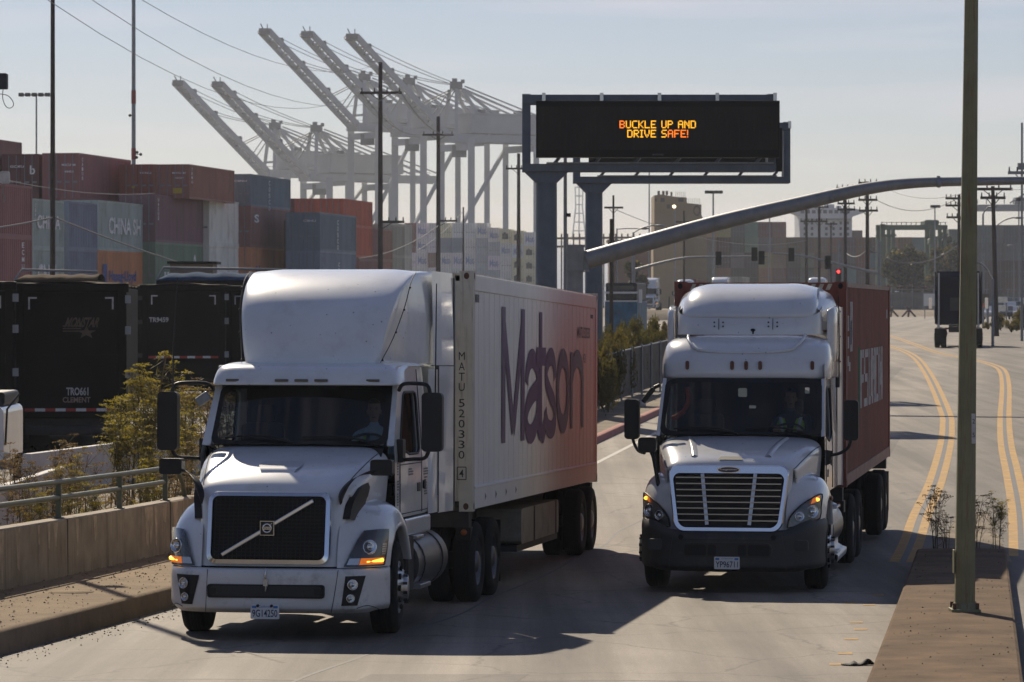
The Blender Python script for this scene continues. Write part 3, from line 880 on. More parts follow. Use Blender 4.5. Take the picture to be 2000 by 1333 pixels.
def make_driver(name, label, loc, rz, vest=True, seat_h=0.0, scale=1.0, rot=None, hands=((-.16, -.42, .34), (.17, -.44, .30)), look=0.0, beard=False, shirt='shirt'):
    """seated person facing -y; origin at the hip; torso up; arms reach the wheel"""
    root = thing(name, label, "person", loc, rz, rot=rot)
    # skinned body: one continuous surface
    me = bpy.data.meshes.new("body")
    V = [(0, 0, 0), (0, .02, .16), (0, .03, .34), (0, .01, .48), (0, -.01, .56), (0, -.02, .62)]
    E = [(0, 1), (1, 2), (2, 3), (3, 4), (4, 5)]
    rad = [(.17, .13), (.155, .12), (.175, .125), (.13, .09), (.055, .058), (.056, .06)]
    def chain(start, pts, rs):
        k = start
        for p, r_ in zip(pts, rs):
            V.append(p); rad.append((r_, r_)); E.append((k, len(V) - 1)); k = len(V) - 1
        return k
    ends = []
    for s_, h in zip((-1, 1), hands):
        sh = (s_ * .19, .01, .44); h = Vector(h)
        el = Vector((s_ * .27, -.12, .20))
        k = chain(3, [sh, tuple((Vector(sh) + el) / 2), tuple(el), tuple((el + h) / 2), tuple(h)], [.075, .058, .047, .042, .031])
        ends.append(h)
        kn = (s_ * .14, -.46, .03)
        chain(0, [(s_ * .11, -.08, .0), (s_ * .13, -.27, .02), kn, (s_ * .14, -.50, -.20), (s_ * .14, -.47, -.40)], [.10, .085, .065, .055, .045])
    me.from_pydata(V, E, [])
    body = bpy.data.objects.new("body", me); COL.objects.link(body); body.parent = root
    me.materials.append(M[shirt])
    sk = body.modifiers.new("skin", 'SKIN'); sd = body.modifiers.new("subd", 'SUBSURF'); sd.levels = 1; sd.render_levels = 2
    for i, r_ in enumerate(rad): me.skin_vertices[0].data[i].radius = r_
    me.skin_vertices[0].data[0].use_root = True
    # head with a face
    hd = bpy.data.objects.new("head", None); COL.objects.link(hd); hd.parent = root
    hd.location = (0, -.02, .60); hd.rotation_euler = (0, 0, look)
    mb = MB()
    prof = [(.0, .045, .050, .02), (.05, .052, .065, .0), (.085, .064, .085, -.005), (.12, .071, .097, -.004), (.155, .075, .101, 0), (.19, .074, .100, .004), (.225, .064, .086, .008), (.25, .04, .055, .01), (.26, .004, .006, .01)]
    rows = []
    for z, rx, ry, oy in prof:
        row = []
        for k in range(25):
            a = 2 * math.pi * k / 24
            x, y = rx * math.sin(a), -ry * math.cos(a) + oy
            f = max(0, math.cos(a)) ** 6
            y -= f * (.016 if .08 < z < .13 else (.006 if z <= .08 else 0)) * (1 if abs(x) < .03 else .4)
            y += max(0, 1 - abs(abs(x) - .032) / .018) * (.012 if .13 < z < .165 and y < 0 else 0)
            row.append((x, y, z))
        rows.append(row)
    mb.grid(rows, nu=2, nv=1)
    mb.grid([[(-.012, -.10, .075), (0, -.108, .075), (.012, -.10, .075)], [(-.017, -.102, .09), (0, -.125, .092), (.017, -.102, .09)], [(-.010, -.099, .12), (0, -.112, .12), (.010, -.099, .12)], [(-.006, -.096, .14), (0, -.102, .14), (.006, -.096, .14)]], nu=2, nv=2)
    for s_ in (-1, 1): mb.sphere((s_ * .076, .008, .115), (.010, .022, .032), nu=8, nv=6)
    mb.build("face", M['skin'], hd)
    mb = MB()
    for s_ in (-1, 1): mb.sphere((s_ * .031, -.083, .140), (.012, .008, .007), nu=8, nv=6)
    mb.sphere((0, -.097, .055), (.024, .008, .005), nu=8, nv=6)
    for s_ in (-1, 1): mb.bar((s_ * .018, -.096, .158), (s_ * .046, -.088, .160), .006)
    mb.build("eyes_and_brow", M['hair'], hd)
    mb = MB()
    rows = []
    for z, rx, ry in ((.135, .079, .104), (.17, .081, .107), (.21, .076, .10), (.245, .056, .074), (.268, .02, .026), (.272, .001, .001)):
        rows.append([(rx * math.sin(a), -ry * math.cos(a) * (1 if (z > .19 or math.cos(a) < .25) else .55) + .008, z + (.045 if (math.cos(a) > .5 and z < .19) else 0)) for a in (2 * math.pi * k / 24 for k in range(25))])
    mb.grid(rows, nu=2)
    if beard: mb.sphere((0, -.06, .045), (.055, .05, .04), nu=12, nv=8)
    mb.build("hair", M['hair'], hd)
    # hands: palm with five curled fingers
    for s_, h in zip((-1, 1), ends):
        hm = bpy.data.meshes.new("hand")
        HV = [(0, 0, 0), (0, -.04, .015), (0, -.075, .02)]; HE = [(0, 1), (1, 2)]; HR = [.026, .036, .034]
        for q, (fx, ln) in enumerate(((-.030, .9), (-.010, 1.0), (.011, .95), (.030, .75))):
            b0 = len(HV)
            HV += [(fx, -.098, .018), (fx, -.098 - .028 * ln, .002), (fx, -.105 - .026 * ln, -.022), (fx, -.092 - .012 * ln, -.036)]
            HR += [.0095, .009, .0085, .0075]
            HE += [(2, b0), (b0, b0 + 1), (b0 + 1, b0 + 2), (b0 + 2, b0 + 3)]
        b0 = len(HV)
        HV += [(-s_ * .042, -.045, .0), (-s_ * .058, -.072, -.014), (-s_ * .048, -.094, -.026)]; HR += [.012, .010, .009]
        HE += [(1, b0), (b0, b0 + 1), (b0 + 1, b0 + 2)]
        hm.from_pydata(HV, HE, []); hm.materials.append(M['skin'])
        ho = bpy.data.objects.new("hand", hm); COL.objects.link(ho); ho.parent = root; ho.location = h; ho.rotation_euler = (R(25), 0, 0)
        ho.modifiers.new("skin", 'SKIN'); sd = ho.modifiers.new("subd", 'SUBSURF'); sd.levels = 1; sd.render_levels = 1
        for i, r_ in enumerate(HR): hm.skin_vertices[0].data[i].radius = (r_, r_)
        hm.skin_vertices[0].data[0].use_root = True
    if vest:
        mb = MB()
        for s_ in (-1, 1):
            rows = []
            for z, xi, xo, y in ((.02, .015, .175, -.165), (.15, .015, .172, -.155), (.28, .03, .185, -.150), (.38, .055, .185, -.125), (.46, .085, .165, -.075), (.50, .085, .15, .0), (.46, .09, .17, .10), (.3, .01, .19, .16)):
                rows.append([(s_ * (xi + (xo - xi) * t), y + .05 * t * t * (1 if y < 0 else -1), z) for t in (0, .35, .7, 1)])
            mb.grid(rows, nu=3, flip=s_ > 0)
        v_ = mb.build("safety_vest", M['vest'], root, solid=.008)
        for s_ in (-1, 1):
            mb = MB()
            rows = []
            for z, xi, y in ((.02, .07, -.176), (.15, .07, -.167), (.28, .085, -.162), (.38, .10, -.135), (.46, .115, -.083), (.50, .115, .0)):
                rows.append([(s_ * xi, y, z + .004), (s_ * (xi + .045), y + .012, z + .004)])
            mb.grid(rows, nu=3, flip=s_ > 0)
            mb.build("reflective_stripe", M['vest_stripe'], v_, solid=.004)
    return root
def cab_interior(root, x_drv, y_dash, z_dash, y_wheel, z_floor, y_back, z_top, w_=0.98):
    mb = MB()
    rows = [[(x, y, z + .05 * (1 if abs(x - x_drv) < .3 else 0)) for x in (-w_, -.5, 0, .3, .7, w_)] for y, z in ((y_dash - .18, z_dash - .10), (y_dash, z_dash), (y_dash + .18, z_dash + .01), (y_dash + .24, z_dash - .08), (y_dash + .22, z_floor))]
    mb.grid(rows, nu=2, nv=2)
    mb.build("dashboard", M['interior'], root)
    mb = MB()
    mb.lathe([(.215 + .016 * math.cos(a), .016 * math.sin(a)) for a in (2 * math.pi * i / 8 for i in range(9))], (x_drv, y_wheel, z_dash + .07), (0, -.55, .83), 32)
    c = Vector((x_drv, y_wheel, z_dash + .07))
    for a in (90, 210, 330):
        t = Vector((math.cos(R(a)) * .21, math.sin(R(a)) * .21 * .83, math.sin(R(a)) * .21 * .55))
        mb.bar(c, c + t, .03, .012)
    mb.cyl(c + Vector((0, -.02, .03)), c + Vector((0, -.2, -.3)), .05)
    mb.build("steering_wheel", M['black_plastic'], root)
    for xs in (x_drv, -x_drv):
        mb = MB()
        mb.rbox(xs - .25, xs + .25, y_wheel + .30, y_wheel + .80, z_dash - .52, z_dash - .38, .04)
        mb.rbox(xs - .24, xs + .24, y_wheel + .78, y_wheel + .92, z_dash - .42, z_dash + .30, .06)
        mb.rbox(xs - .13, xs + .13, y_wheel + .80, y_wheel + .90, z_dash + .31, z_dash + .5, .04)
        mb.build("seat", M['interior_grey'], root)
    mb = MB()
    mb.box(-w_, w_, y_back - .02, y_back, z_floor, z_top); mb.box(-w_, w_, y_dash, y_back, z_floor - .03, z_floor); mb.box(-w_, w_, y_dash + .75, y_back, z_top - .02, z_top + .0)
    mb.build("cab_lining", M['interior'], root)
# ================================================================== WHITE LONG-NOSE TRUCK IN THE LEFT LANE
def pose(px, d, relz, yaw, sl):
    a = R(yaw)
    r = Vector((math.cos(a), -math.sin(a), 0)); b = Vector((math.sin(a), math.cos(a), sl)).normalized(); u = r.cross(b)
    m = Matrix((r, b, u)).transposed()
    return Vector(((px - 1000) / F_PX * d, d, CZ + relz)), m.to_quaternion()
PA, QA = pose(518, 38.7, -3.61, 8.26, -.0199)
PB, QB = pose(1420, 47.0, -3.78, 9.2, -.0014)

HC = [(0, 0), (.3, .004), (.6, .015), (.80, .035), (.92, .075), (.985, .14), (1.0, .24), (.985, .48), (.95, .8)]
def hood_rows(st, cols=HC):
    rows = []
    for y, z, w_, m in st:
        half = []
        for fx, d in cols:
            half.append((fx * w_, y + d * m, z - d * (1 - m)))
        rows.append([(-x, a, b) for x, a, b in half[:0:-1]] + half)
    return rows
def panel_seam(parent, pts, r=0.006, name="panel_seam", mat=None, k=4):
    mb = MB(); mb.tube(cr(pts, k), r, 5); return mb.build(name, mat or M['seam'], parent)
def wind_fn(half0, half1, y0, y1, z0, z1, bow):
    def f(u, v, off=0.0):
        h = half0 * (1 - v) + half1 * v
        return (u * h, y0 * (1 - v) + y1 * v + bow * abs(u) ** 2.4 - off, z0 * (1 - v) + z1 * v - .02 * abs(u) ** 2 * (1 - v) + off * .5)
    return f
def make_windshield(root, f, tint, wiper=True, frame=.055):
    nu, nv = 24, 10
    mb = MB(); mb.grid([[f(-1 + 2 * i / nu, j / nv) for i in range(nu + 1)] for j in range(nv + 1)])
    ws = mb.build("windshield", tint, root)
    # dark seal all round, rounded inside corners
    N = 96
    inn, out = [], []
    for i in range(N):
        a = 2 * math.pi * (i + .5) / N
        c, s_ = math.cos(a), math.sin(a)
        e = 2 / 9.0
        u = math.copysign(abs(c) ** e, c); v = math.copysign(abs(s_) ** e, s_)
        k = max(abs(u), abs(v))
        inn.append(f(u * (1 - frame), .5 + .5 * v * (1 - frame * 2.6), .004))
        out.append(f(u / k * 1.0 if False else u * 1.012, .5 + .5 * v * 1.03, .004))
    mb = MB(); mb.add(out + inn, [(i, (i + 1) % N, (i + 1) % N + N, i + N) for i in range(N)], 0, True)
    mb.build("window_seal", M['black_plastic'], ws)
    if wiper:
        for s_ in (-.82, .08):
            mb = MB()
            P = [f(s_ + .75 * t, .10 + .05 * math.sin(3.1 * (1 - t)) - .05 * t, .03) for t in (0, .25, .5, .75, 1)]
            mb.tube(P, .012, 6)
            mb.tube([f(s_ + .3, .125, .035), f(s_ + .55, .10, .05), f(s_ + .8, .0, .04)], .014, 6)
            mb.build("wiper", M['black_plastic'], ws)
    return ws
def side_shell(root, s_, xs, outer, inner, name, mat, glass_mat, parent_door=None):
    """cab side with a window opening; outer/inner loops in (y,z)"""
    N = 64
    O = loop_resample([(0, y, z) for y, z in outer], N); I = loop_resample([(0, y, z) for y, z in inner], N)
    # align the loops by angle from the window centre
    c = sum((p for p in I), Vector()) / N
    def by_angle(P):
        out = []
        ang = [math.atan2(p.z - c.z, p.y - c.y) for p in P]
        for i in range(N):
            a = -math.pi + 2 * math.pi * (i + .5) / N
            best = None
            d = Vector((0, math.cos(a), math.sin(a)))
            for k in range(N):
                p, q = P[k], P[(k + 1) % N]
                e = q - p
                den = d.y * e.z - d.z * e.y
                if abs(den) < 1e-9: continue
                w0 = p - c
                t = (w0.y * e.z - w0.z * e.y) / den
                u = (w0.y * d.z - w0.z * d.y) / den
                if t > 0 and -1e-6 <= u <= 1 + 1e-6 and (best is None or t > best): best = t
            out.append(c + d * (best or .1))
        return out
    O, I = by_angle(O), by_angle(I)
    OV = [(s_ * xs(p.z), p.y, p.z) for p in O]; IV = [(s_ * xs(p.z), p.y, p.z) for p in I]
    mb = plate_hole(OV, IV)
    IR = [(x - s_ * .05, y, z) for x, y, z in IV]
    n_ = len(IV)
    mb.add(IV + IR, [(i, (i + 1) % n_, (i + 1) % n_ + n_, i + n_) for i in range(n_)])
    d = mb.build(name, mat, root)
    mb = MB(); mb.poly([(x - s_ * .03, y, z) for x, y, z in IV])
    mb.build("side_window", glass_mat, d)
    mb = MB(); mb.tube(IV + IV[:2], .016, 6, caps=False); mb.build("window_seal", M['black_plastic'], d)
    return d
def big_mirror(root, s_, x0, x1, y, z0, z1, arms, dep=.13, face=None):
    mb = MB(); mb.rbox(min(s_ * x0, s_ * x1), max(s_ * x0, s_ * x1), y, y + dep, z0, z1, .05, n=4)
    m_ = mb.build("mirror", M['black_plastic'], root, bevel=.012)
    mb = MB(); mb.rbox(min(s_ * x0, s_ * x1) + .025, max(s_ * x0, s_ * x1) - .025, y + dep + .001, y + dep + .006, z0 + .04, z1 - .04, .03)
    mb.build("mirror_glass", M['chrome'], m_)
    for a in arms:
        mb = MB(); mb.tube(cr([(s_ * p[0], p[1], p[2]) for p in a], 4), .022, 8); mb.build("mirror_arm", M['black_plastic'], m_)
    return m_

TA = thing("semi_truck", "white semi truck with square black grille crossed by a chrome diagonal bar", "truck", PA, rot=QA)
# --- hood
st = [(1.64, 2.06, 1.03, 0), (1.25, 1.985, .99, 0), (.9, 1.885, .935, 0), (.62, 1.785, .885, .04), (.45, 1.705, .855, .2), (.35, 1.63, .835, .5), (.29, 1.545, .82, .86), (.255, 1.40, .81, 1), (.21, 1.15, .805, 1), (.165, .93, .81, 1), (.14, .785, .825, 1)]
rows = hood_rows(st)
mb = MB(); mb.grid(rows, nu=5, nv=3)
hood = mb.build("hood", M['white_paint'], TA)
for k in (8 - 4, 8 + 4):
    panel_seam(hood, [(p[0], p[1], p[2] + .004) for p in [r[k] for r in rows[:5]]] + [(rows[6][k][0] * .93, rows[6][k][1] - .006, rows[6][k][2])], .005)
mb = MB()                                              # shallow scoop pressed into the nose
mb.grid([[(x * .8, .98, 1.905) for x in (-.24, -.1, 0, .1, .24)], [(x, .80, 1.862) for x in (-.24, -.1, 0, .1, .24)], [(x * .95, .66, 1.822) for x in (-.22, -.1, 0, .1, .22)], [(x * .9, .60, 1.775) for x in (-.2, -.1, 0, .1, .2)], [(x * .9, .58, 1.74) for x in (-.2, -.1, 0, .1, .2)]], nu=4, nv=3)
mb.build("hood_scoop", M['white_paint'], hood)
# --- grille
gp = lambda x, z, o=0.0: (x, .125 + (z - .83) * .165 - o, z)
mb = MB(); mb.grid([[gp(x, z, .012) for x in (-.62, .62)] for z in (.86, 1.54)], smooth=False)
gr = mb.build("grille", M['void'], TA)
mb = MB()
for i in range(25):
    x = -.59 + i * .0492
    mb.bar(gp(x, .88, .02), gp(x, 1.52, .02), .007, .012)
for i in range(17):
    z = .895 + i * .0385
    mb.bar(gp(-.60, z, .024), gp(.60, z, .024), .010, .014)
mb.build("grille_mesh", pbr('grille_bar', (0.012, 0.012, 0.013), 0.45, var=.1, spec=.3), gr)
mb = MB()
N = 48
def loop(w_, zb, zt, r, o): return [gp(x, z, o) for x, z in rrect(-w_, w_, zb, zt, r, 8)]
A, B, C_, D = loop(.675, .805, 1.585, .11, -.01), loop(.665, .815, 1.575, .10, .05), loop(.62, .86, 1.535, .07, .06), loop(.605, .875, 1.52, .06, .01)
for P, Q in ((A, B), (B, C_), (C_, D)):
    n_ = len(P); mb.add(P + Q, [(i, (i + 1) % n_, (i + 1) % n_ + n_, i + n_) for i in range(n_)], 0, True)
mb.build("grille_frame", M['chrome'], gr)
mb = MB()
d1, d2 = Vector(gp(-.50, .905, .05)), Vector(gp(.48, 1.49, .05))
mb.bar(d1, d2, .03, .048); mb.build("diagonal_bar", M['chrome'], gr, bevel=.012)
mb = MB()
c = Vector(gp(-.005, 1.195, .08))
mb.rbox(c.x - .075, c.x + .075, c.y - .01, c.y + .03, c.z - .075, c.z + .075, .012, 0)
mb.lathe([(.052, .0), (.052, .006), (.036, .006), (.036, 0)], c + Vector((0, -.012, 0)), (0, -1, 0), 24, 1)
mb.bar(c + Vector((.03, -.016, .03)), c + Vector((.056, -.016, .056)), .014, .006, 1)
mb.box(c.x - .05, c.x + .05, c.y - .022, c.y - .014, c.z - .015, c.z + .015, 1)
add_text(mb, "VOLVO", c + Vector((-.042, -.0235, -.010)), (1, 0, 0), (0, 0, 1), .084, .02, .01, 0)
for a, b in ((-.078, -.07), (.07, .078)): mb.box(c.x + a, c.x + b, c.y - .016, c.y + .02, c.z - .078, c.z + .078, 1); mb.box(c.x - .07, c.x + .07, c.y - .016, c.y + .02, c.z + a, c.z + b, 1)
mb.build("grille_badge", [M['black_plastic'], M['chrome']], gr)
# --- bumper
plan = [(0, 0), (.25, .004), (.5, .02), (.72, .06), (.9, .15), (1.04, .30), (1.13, .48), (1.19, .68), (1.205, .80)]
prof = [(.29, .12), (.32, .05), (.345, .012), (.40, .0), (.46, .0), (.58, .0), (.68, .0), (.735, .012), (.76, .04), (.768, .09)]
rows = []
for z, dy in prof:
    half = [(x - dy * max(0, (x - .8)) * .8, y + dy, z + (.02 if x > 1.1 and z < .35 else 0)) for x, y in plan]
    rows.append([(-x, y, zz) for x, y, zz in half[:0:-1]] + half)
mb = MB(); mb.grid(rows, nu=3, nv=3)
bump = mb.build("bumper", M['white_bumper'], TA)
mb = MB(); mb.rbox(-.635, .635, -.006, .06, .455, .60, .03); mb.build("air_slot", M['void'], bump)
mb = MB(); mb.rbox(-.60, .60, -.012, .0, .475, .582, .03)
mb.build("slot_insert", M['grille_mesh'], bump)
for s_ in (-1, 1):
    mb = MB(); mb.rbox(s_ * .57 - .04, s_ * .57 + .04, -.018, 0, .495, .565, .015); mb.build("tow_eye", M['black_plastic'], bump)
    def bp(x, z, o=.01):
        for (xa, ya), (xb, yb) in zip(plan, plan[1:]):
            if xa <= x <= xb:
                y = ya + (yb - ya) * (x - xa) / (xb - xa); break
        return (s_ * (x + o * .4), y - o, z)
    quad = [(.815, .375), (.955, .375), (1.03, .69), (.73, .69)] if s_ < 0 else [(.80, .375), (.955, .375), (1.03, .69), (.84, .69)]
    rows = []
    for t in (0, .33, .66, 1):
        xa = quad[0][0] + (quad[3][0] - quad[0][0]) * t; xb = quad[1][0] + (quad[2][0] - quad[1][0]) * t; z = quad[0][1] + (quad[3][1] - quad[0][1]) * t
        rows.append([bp(xa + (xb - xa) * u, z, .012) for u in (0, .25, .5, .75, 1)])
    mb = MB(); mb.grid(rows, flip=s_ < 0)
    fl = mb.build("fog_lamp_panel", M['black_plastic'], bump)
    lamp_round(fl, bp(.905, .60, .03), .058, "fog_lamp", (s_ * .35, -1, 0)); lamp_round(fl, bp(.885, .455, .03), .046, "fog_lamp", (s_ * .35, -1, 0))
    panel_seam(bump, [bp(.70, .30, .004), bp(.735, .50, .004), bp(.77, .755, .004)] if s_ > 0 else [bp(.66, .30, .004), bp(.64, .755, .004)], .004)
    panel_seam(bump, [bp(.95, .345, .004), bp(1.05, .37, .004), bp(1.15, .31, .004)], .004)
number_plate(bump, .0, -.015, .235, "9G14250", "California")
for x in (-.075, .075):
    mb = MB(); mb.cyl((x, -.05, .375), (x, -.02, .375), .016, n=10); mb.build("plate_bolt", M['black_plastic'], bump)
mb = MB(); mb.box(-.018, .03, -.03, -.008, .585, .66); mb.tube([(0, -.03, .66), (0.005, -.04, .72), (.012, -.02, .77)], .012, 6); mb.tube([(.01, -.03, .585), (.012, -.032, .55), (.006, -.03, .53)], .008, 5)
mb.build("hood_latch", M['reflector'], bump)
# --- fenders with headlights
FEN = [[(.74, .17, .775), (.90, .245, .775), (1.04, .37, .775), (1.15, .56, .775), (1.2, .74, .775), (1.2, .78, .775)],
       [(.74, .22, 1.0), (.90, .31, 1.0), (1.05, .43, 1.0), (1.16, .61, 1.0), (1.205, .8, .96), (1.205, .86, .93)],
       [(.75, .30, 1.22), (.90, .42, 1.20), (1.05, .54, 1.18), (1.155, .70, 1.15), (1.21, .9, 1.06), (1.21, .95, 1.03)],
       [(.78, .5, 1.40), (.92, .62, 1.36), (1.05, .74, 1.32), (1.15, .88, 1.26), (1.21, 1.02, 1.16), (1.21, 1.08, 1.12)],
       [(.80, .85, 1.50), (.93, .95, 1.46), (1.06, 1.08, 1.41), (1.16, 1.2, 1.34), (1.215, 1.28, 1.22), (1.215, 1.3, 1.17)],
       [(.82, 1.3, 1.52), (.94, 1.38, 1.48), (1.07, 1.48, 1.42), (1.165, 1.55, 1.34), (1.215, 1.58, 1.22), (1.215, 1.58, 1.15)],
       [(.84, 1.8, 1.40), (.95, 1.85, 1.36), (1.08, 1.88, 1.28), (1.17, 1.90, 1.18), (1.215, 1.88, 1.06), (1.215, 1.84, 1.0)],
       [(.9, 2.08, 1.0), (1.0, 2.10, .97), (1.1, 2.11, .93), (1.18, 2.11, .88), (1.215, 2.07, .8), (1.215, 2.03, .78)]]
def fender(root, FEN, s_, mat, lip=True):
    rows = [[(s_ * x, y, z) for x, y, z in r] + [(s_ * (r[-1][0] - .10), r[-1][1] + .005, r[-1][2] + .005)] for r in FEN]
    mb = MB(); mb.grid(rows, nu=4, nv=3, flip=s_ < 0)
    return mb.build("fender", mat, root)
for s_ in (-1, 1):
    fe = fender(TA, FEN, s_, M['white_paint'])
    # headlight: bulged dark lens that wraps round the corner
    HL = [[(.80, .195, .785), (.93, .25, .785), (1.05, .365, .785), (1.135, .53, .785), (1.165, .66, .785)],
          [(.86, .245, .92), (.96, .30, .92), (1.065, .41, .92), (1.145, .57, .92), (1.18, .70, .92)],
          [(.92, .32, 1.06), (1.0, .375, 1.06), (1.08, .48, 1.06), (1.15, .62, 1.06), (1.19, .735, 1.06)],
          [(.975, .43, 1.165), (1.03, .48, 1.17), (1.10, .57, 1.175), (1.155, .68, 1.175), (1.19, .765, 1.17)]]
    hl_rows = [[(s_ * (x + .012), y - .014, z) for x, y, z in r] for r in HL]
    mb = MB(); mb.grid(hl_rows, nu=4, nv=4, flip=s_ < 0)
    hl = mb.build("headlight", M['lamp_dark'], fe)
    def hp(u, v, o=0.0):
        i = min(int(v * 3), 2); f = v * 3 - i
        k = min(int(u * 4), 3); g = u * 4 - k
        a = np.array(hl_rows[i][k]) * (1 - g) + np.array(hl_rows[i][k + 1]) * g
        b_ = np.array(hl_rows[i + 1][k]) * (1 - g) + np.array(hl_rows[i + 1][k + 1]) * g
        q = a * (1 - f) + b_ * f
        return (q[0] + s_ * o * .6, q[1] - o, q[2])
    lamp_round(hl, hp(.40, .50, .012), .078, "projector_lamp", (s_ * .45, -1, .1))
    mb = MB(); mb.grid([[hp(u, v, .012) for u in (.28, .4, .5, .6, .7, .8, .88)] for v in (.05, .14, .22)], flip=s_ < 0)
    ts = mb.build("turn_signal", M['amber'], hl)
    mb = MB(); c1, c2 = hp(.42, .12, .014), hp(.80, .15, .014); mb.tube([c1, tuple((np.array(c1) + np.array(c2)) / 2 + np.array((0, -.004, 0))), c2], [.008, .016, .022], 8); mb.build("bulb_glow", M['amber_core'], ts)
    mb = MB(); mb.grid([[hp(u, v, .010) for u in (.03, .1, .2, .27)] for v in (.05, .14, .22)], flip=s_ < 0)
    mb.build("side_reflector", M['reflector'], hl)
    mb = MB()
    for k in range(5):
        v = .30 + .06 * k
        mb.grid([[hp(u, v, .008) for u in (.74, .84, .92)], [hp(u, v + .03, .008) for u in (.74, .84, .92)]], flip=s_ < 0)
    mb.build("inner_reflector", M['reflector'], hl)
    # dark air intake on the hood's side
    xs_ = lambda y: .885 + (y - .45) * .10
    pts = [(.965, 1.45, 1.71), (.93, .75, 1.645), (.90, .50, 1.55), (.87, .38, 1.44), (.85, .33, 1.29), (.885, .50, 1.27), (.92, .80, 1.30), (.925, .85, 1.46), (.945, 1.05, 1.56), (.965, 1.45, 1.61)]
    mb = MB()
    n_ = len(pts)
    L_, R_ = [(s_ * x, y, z) for x, y, z in pts[:5]], [(s_ * x, y, z) for x, y, z in pts[:4:-1]]
    mb.grid([cr(L_, 3), [tuple((np.array(a) + np.array(b)) / 2 + np.array((s_ * .005, 0, 0))) for a, b in zip(cr(L_, 3), cr(R_, 3))], cr(R_, 3)])
    mb.grid([[(x - s_ * .08, y, z) for x, y, z in cr(L_, 3)], cr(L_, 3)], smooth=False); mb.grid([[(x - s_ * .08, y, z) for x, y, z in cr(R_, 3)], cr(R_, 3)], smooth=False); mb.build("air_intake", M['black_plastic'], hood)
    # hood mirror on a swept black arm
    x0, x1 = (1.02, 1.26) if s_ > 0 else (1.06, 1.31)
    mb = MB(); mb.rbox(min(s_ * x0, s_ * x1), max(s_ * x0, s_ * x1), .58, .76, 1.75, 1.92, .03)
    hm = mb.build("hood_mirror", M['black_plastic'], TA, bevel=.012)
    mb = MB()
    rows = []
    for x, y, z, ww in ((1.08, .62, 1.79, .03), (.97, .54, 1.77, .045), (.87, .41, 1.715, .05), (.805, .31, 1.63, .05), (.775, .275, 1.55, .042), (.765, .265, 1.46, .012)):
        rows.append([(s_ * (x - ww), y, z - .02), (s_ * x, y - .045, z), (s_ * (x + ww), y, z + .03), (s_ * x, y + .05, z)])
        rows[-1].append(rows[-1][0])
    mb.grid(rows, nu=3, nv=2); mb.build("mirror_arm", M['black_plastic'], hm)
    # door mirror
    big_mirror(TA, s_, 1.385, 1.615, 1.72, 1.985, 2.64, [[(1.06, 2.12, 2.66), (1.12, 2.05, 2.73), (1.28, 1.9, 2.74), (1.43, 1.83, 2.72), (1.47, 1.8, 2.62)], [(1.09, 1.92, 1.98), (1.13, 1.88, 1.90), (1.28, 1.82, 1.90), (1.41, 1.8, 1.915), (1.46, 1.79, 2.0)]])
    mb = MB(); mb.rbox(min(s_ * 1.08, s_ * 1.16), max(s_ * 1.08, s_ * 1.16), 1.84, 2.0, 1.86, 2.12, .02); mb.build("mirror_bracket", M['black_plastic'], TA)
mb = MB()                                               # small look-down mirror on the far side
mb.obox((-1.15, 1.98, 2.56), (.17, .05, .11), Matrix.Rotation(R(-35), 3, 'Y')); mb.build("look_down_mirror", M['galv'], TA, bevel=.02)
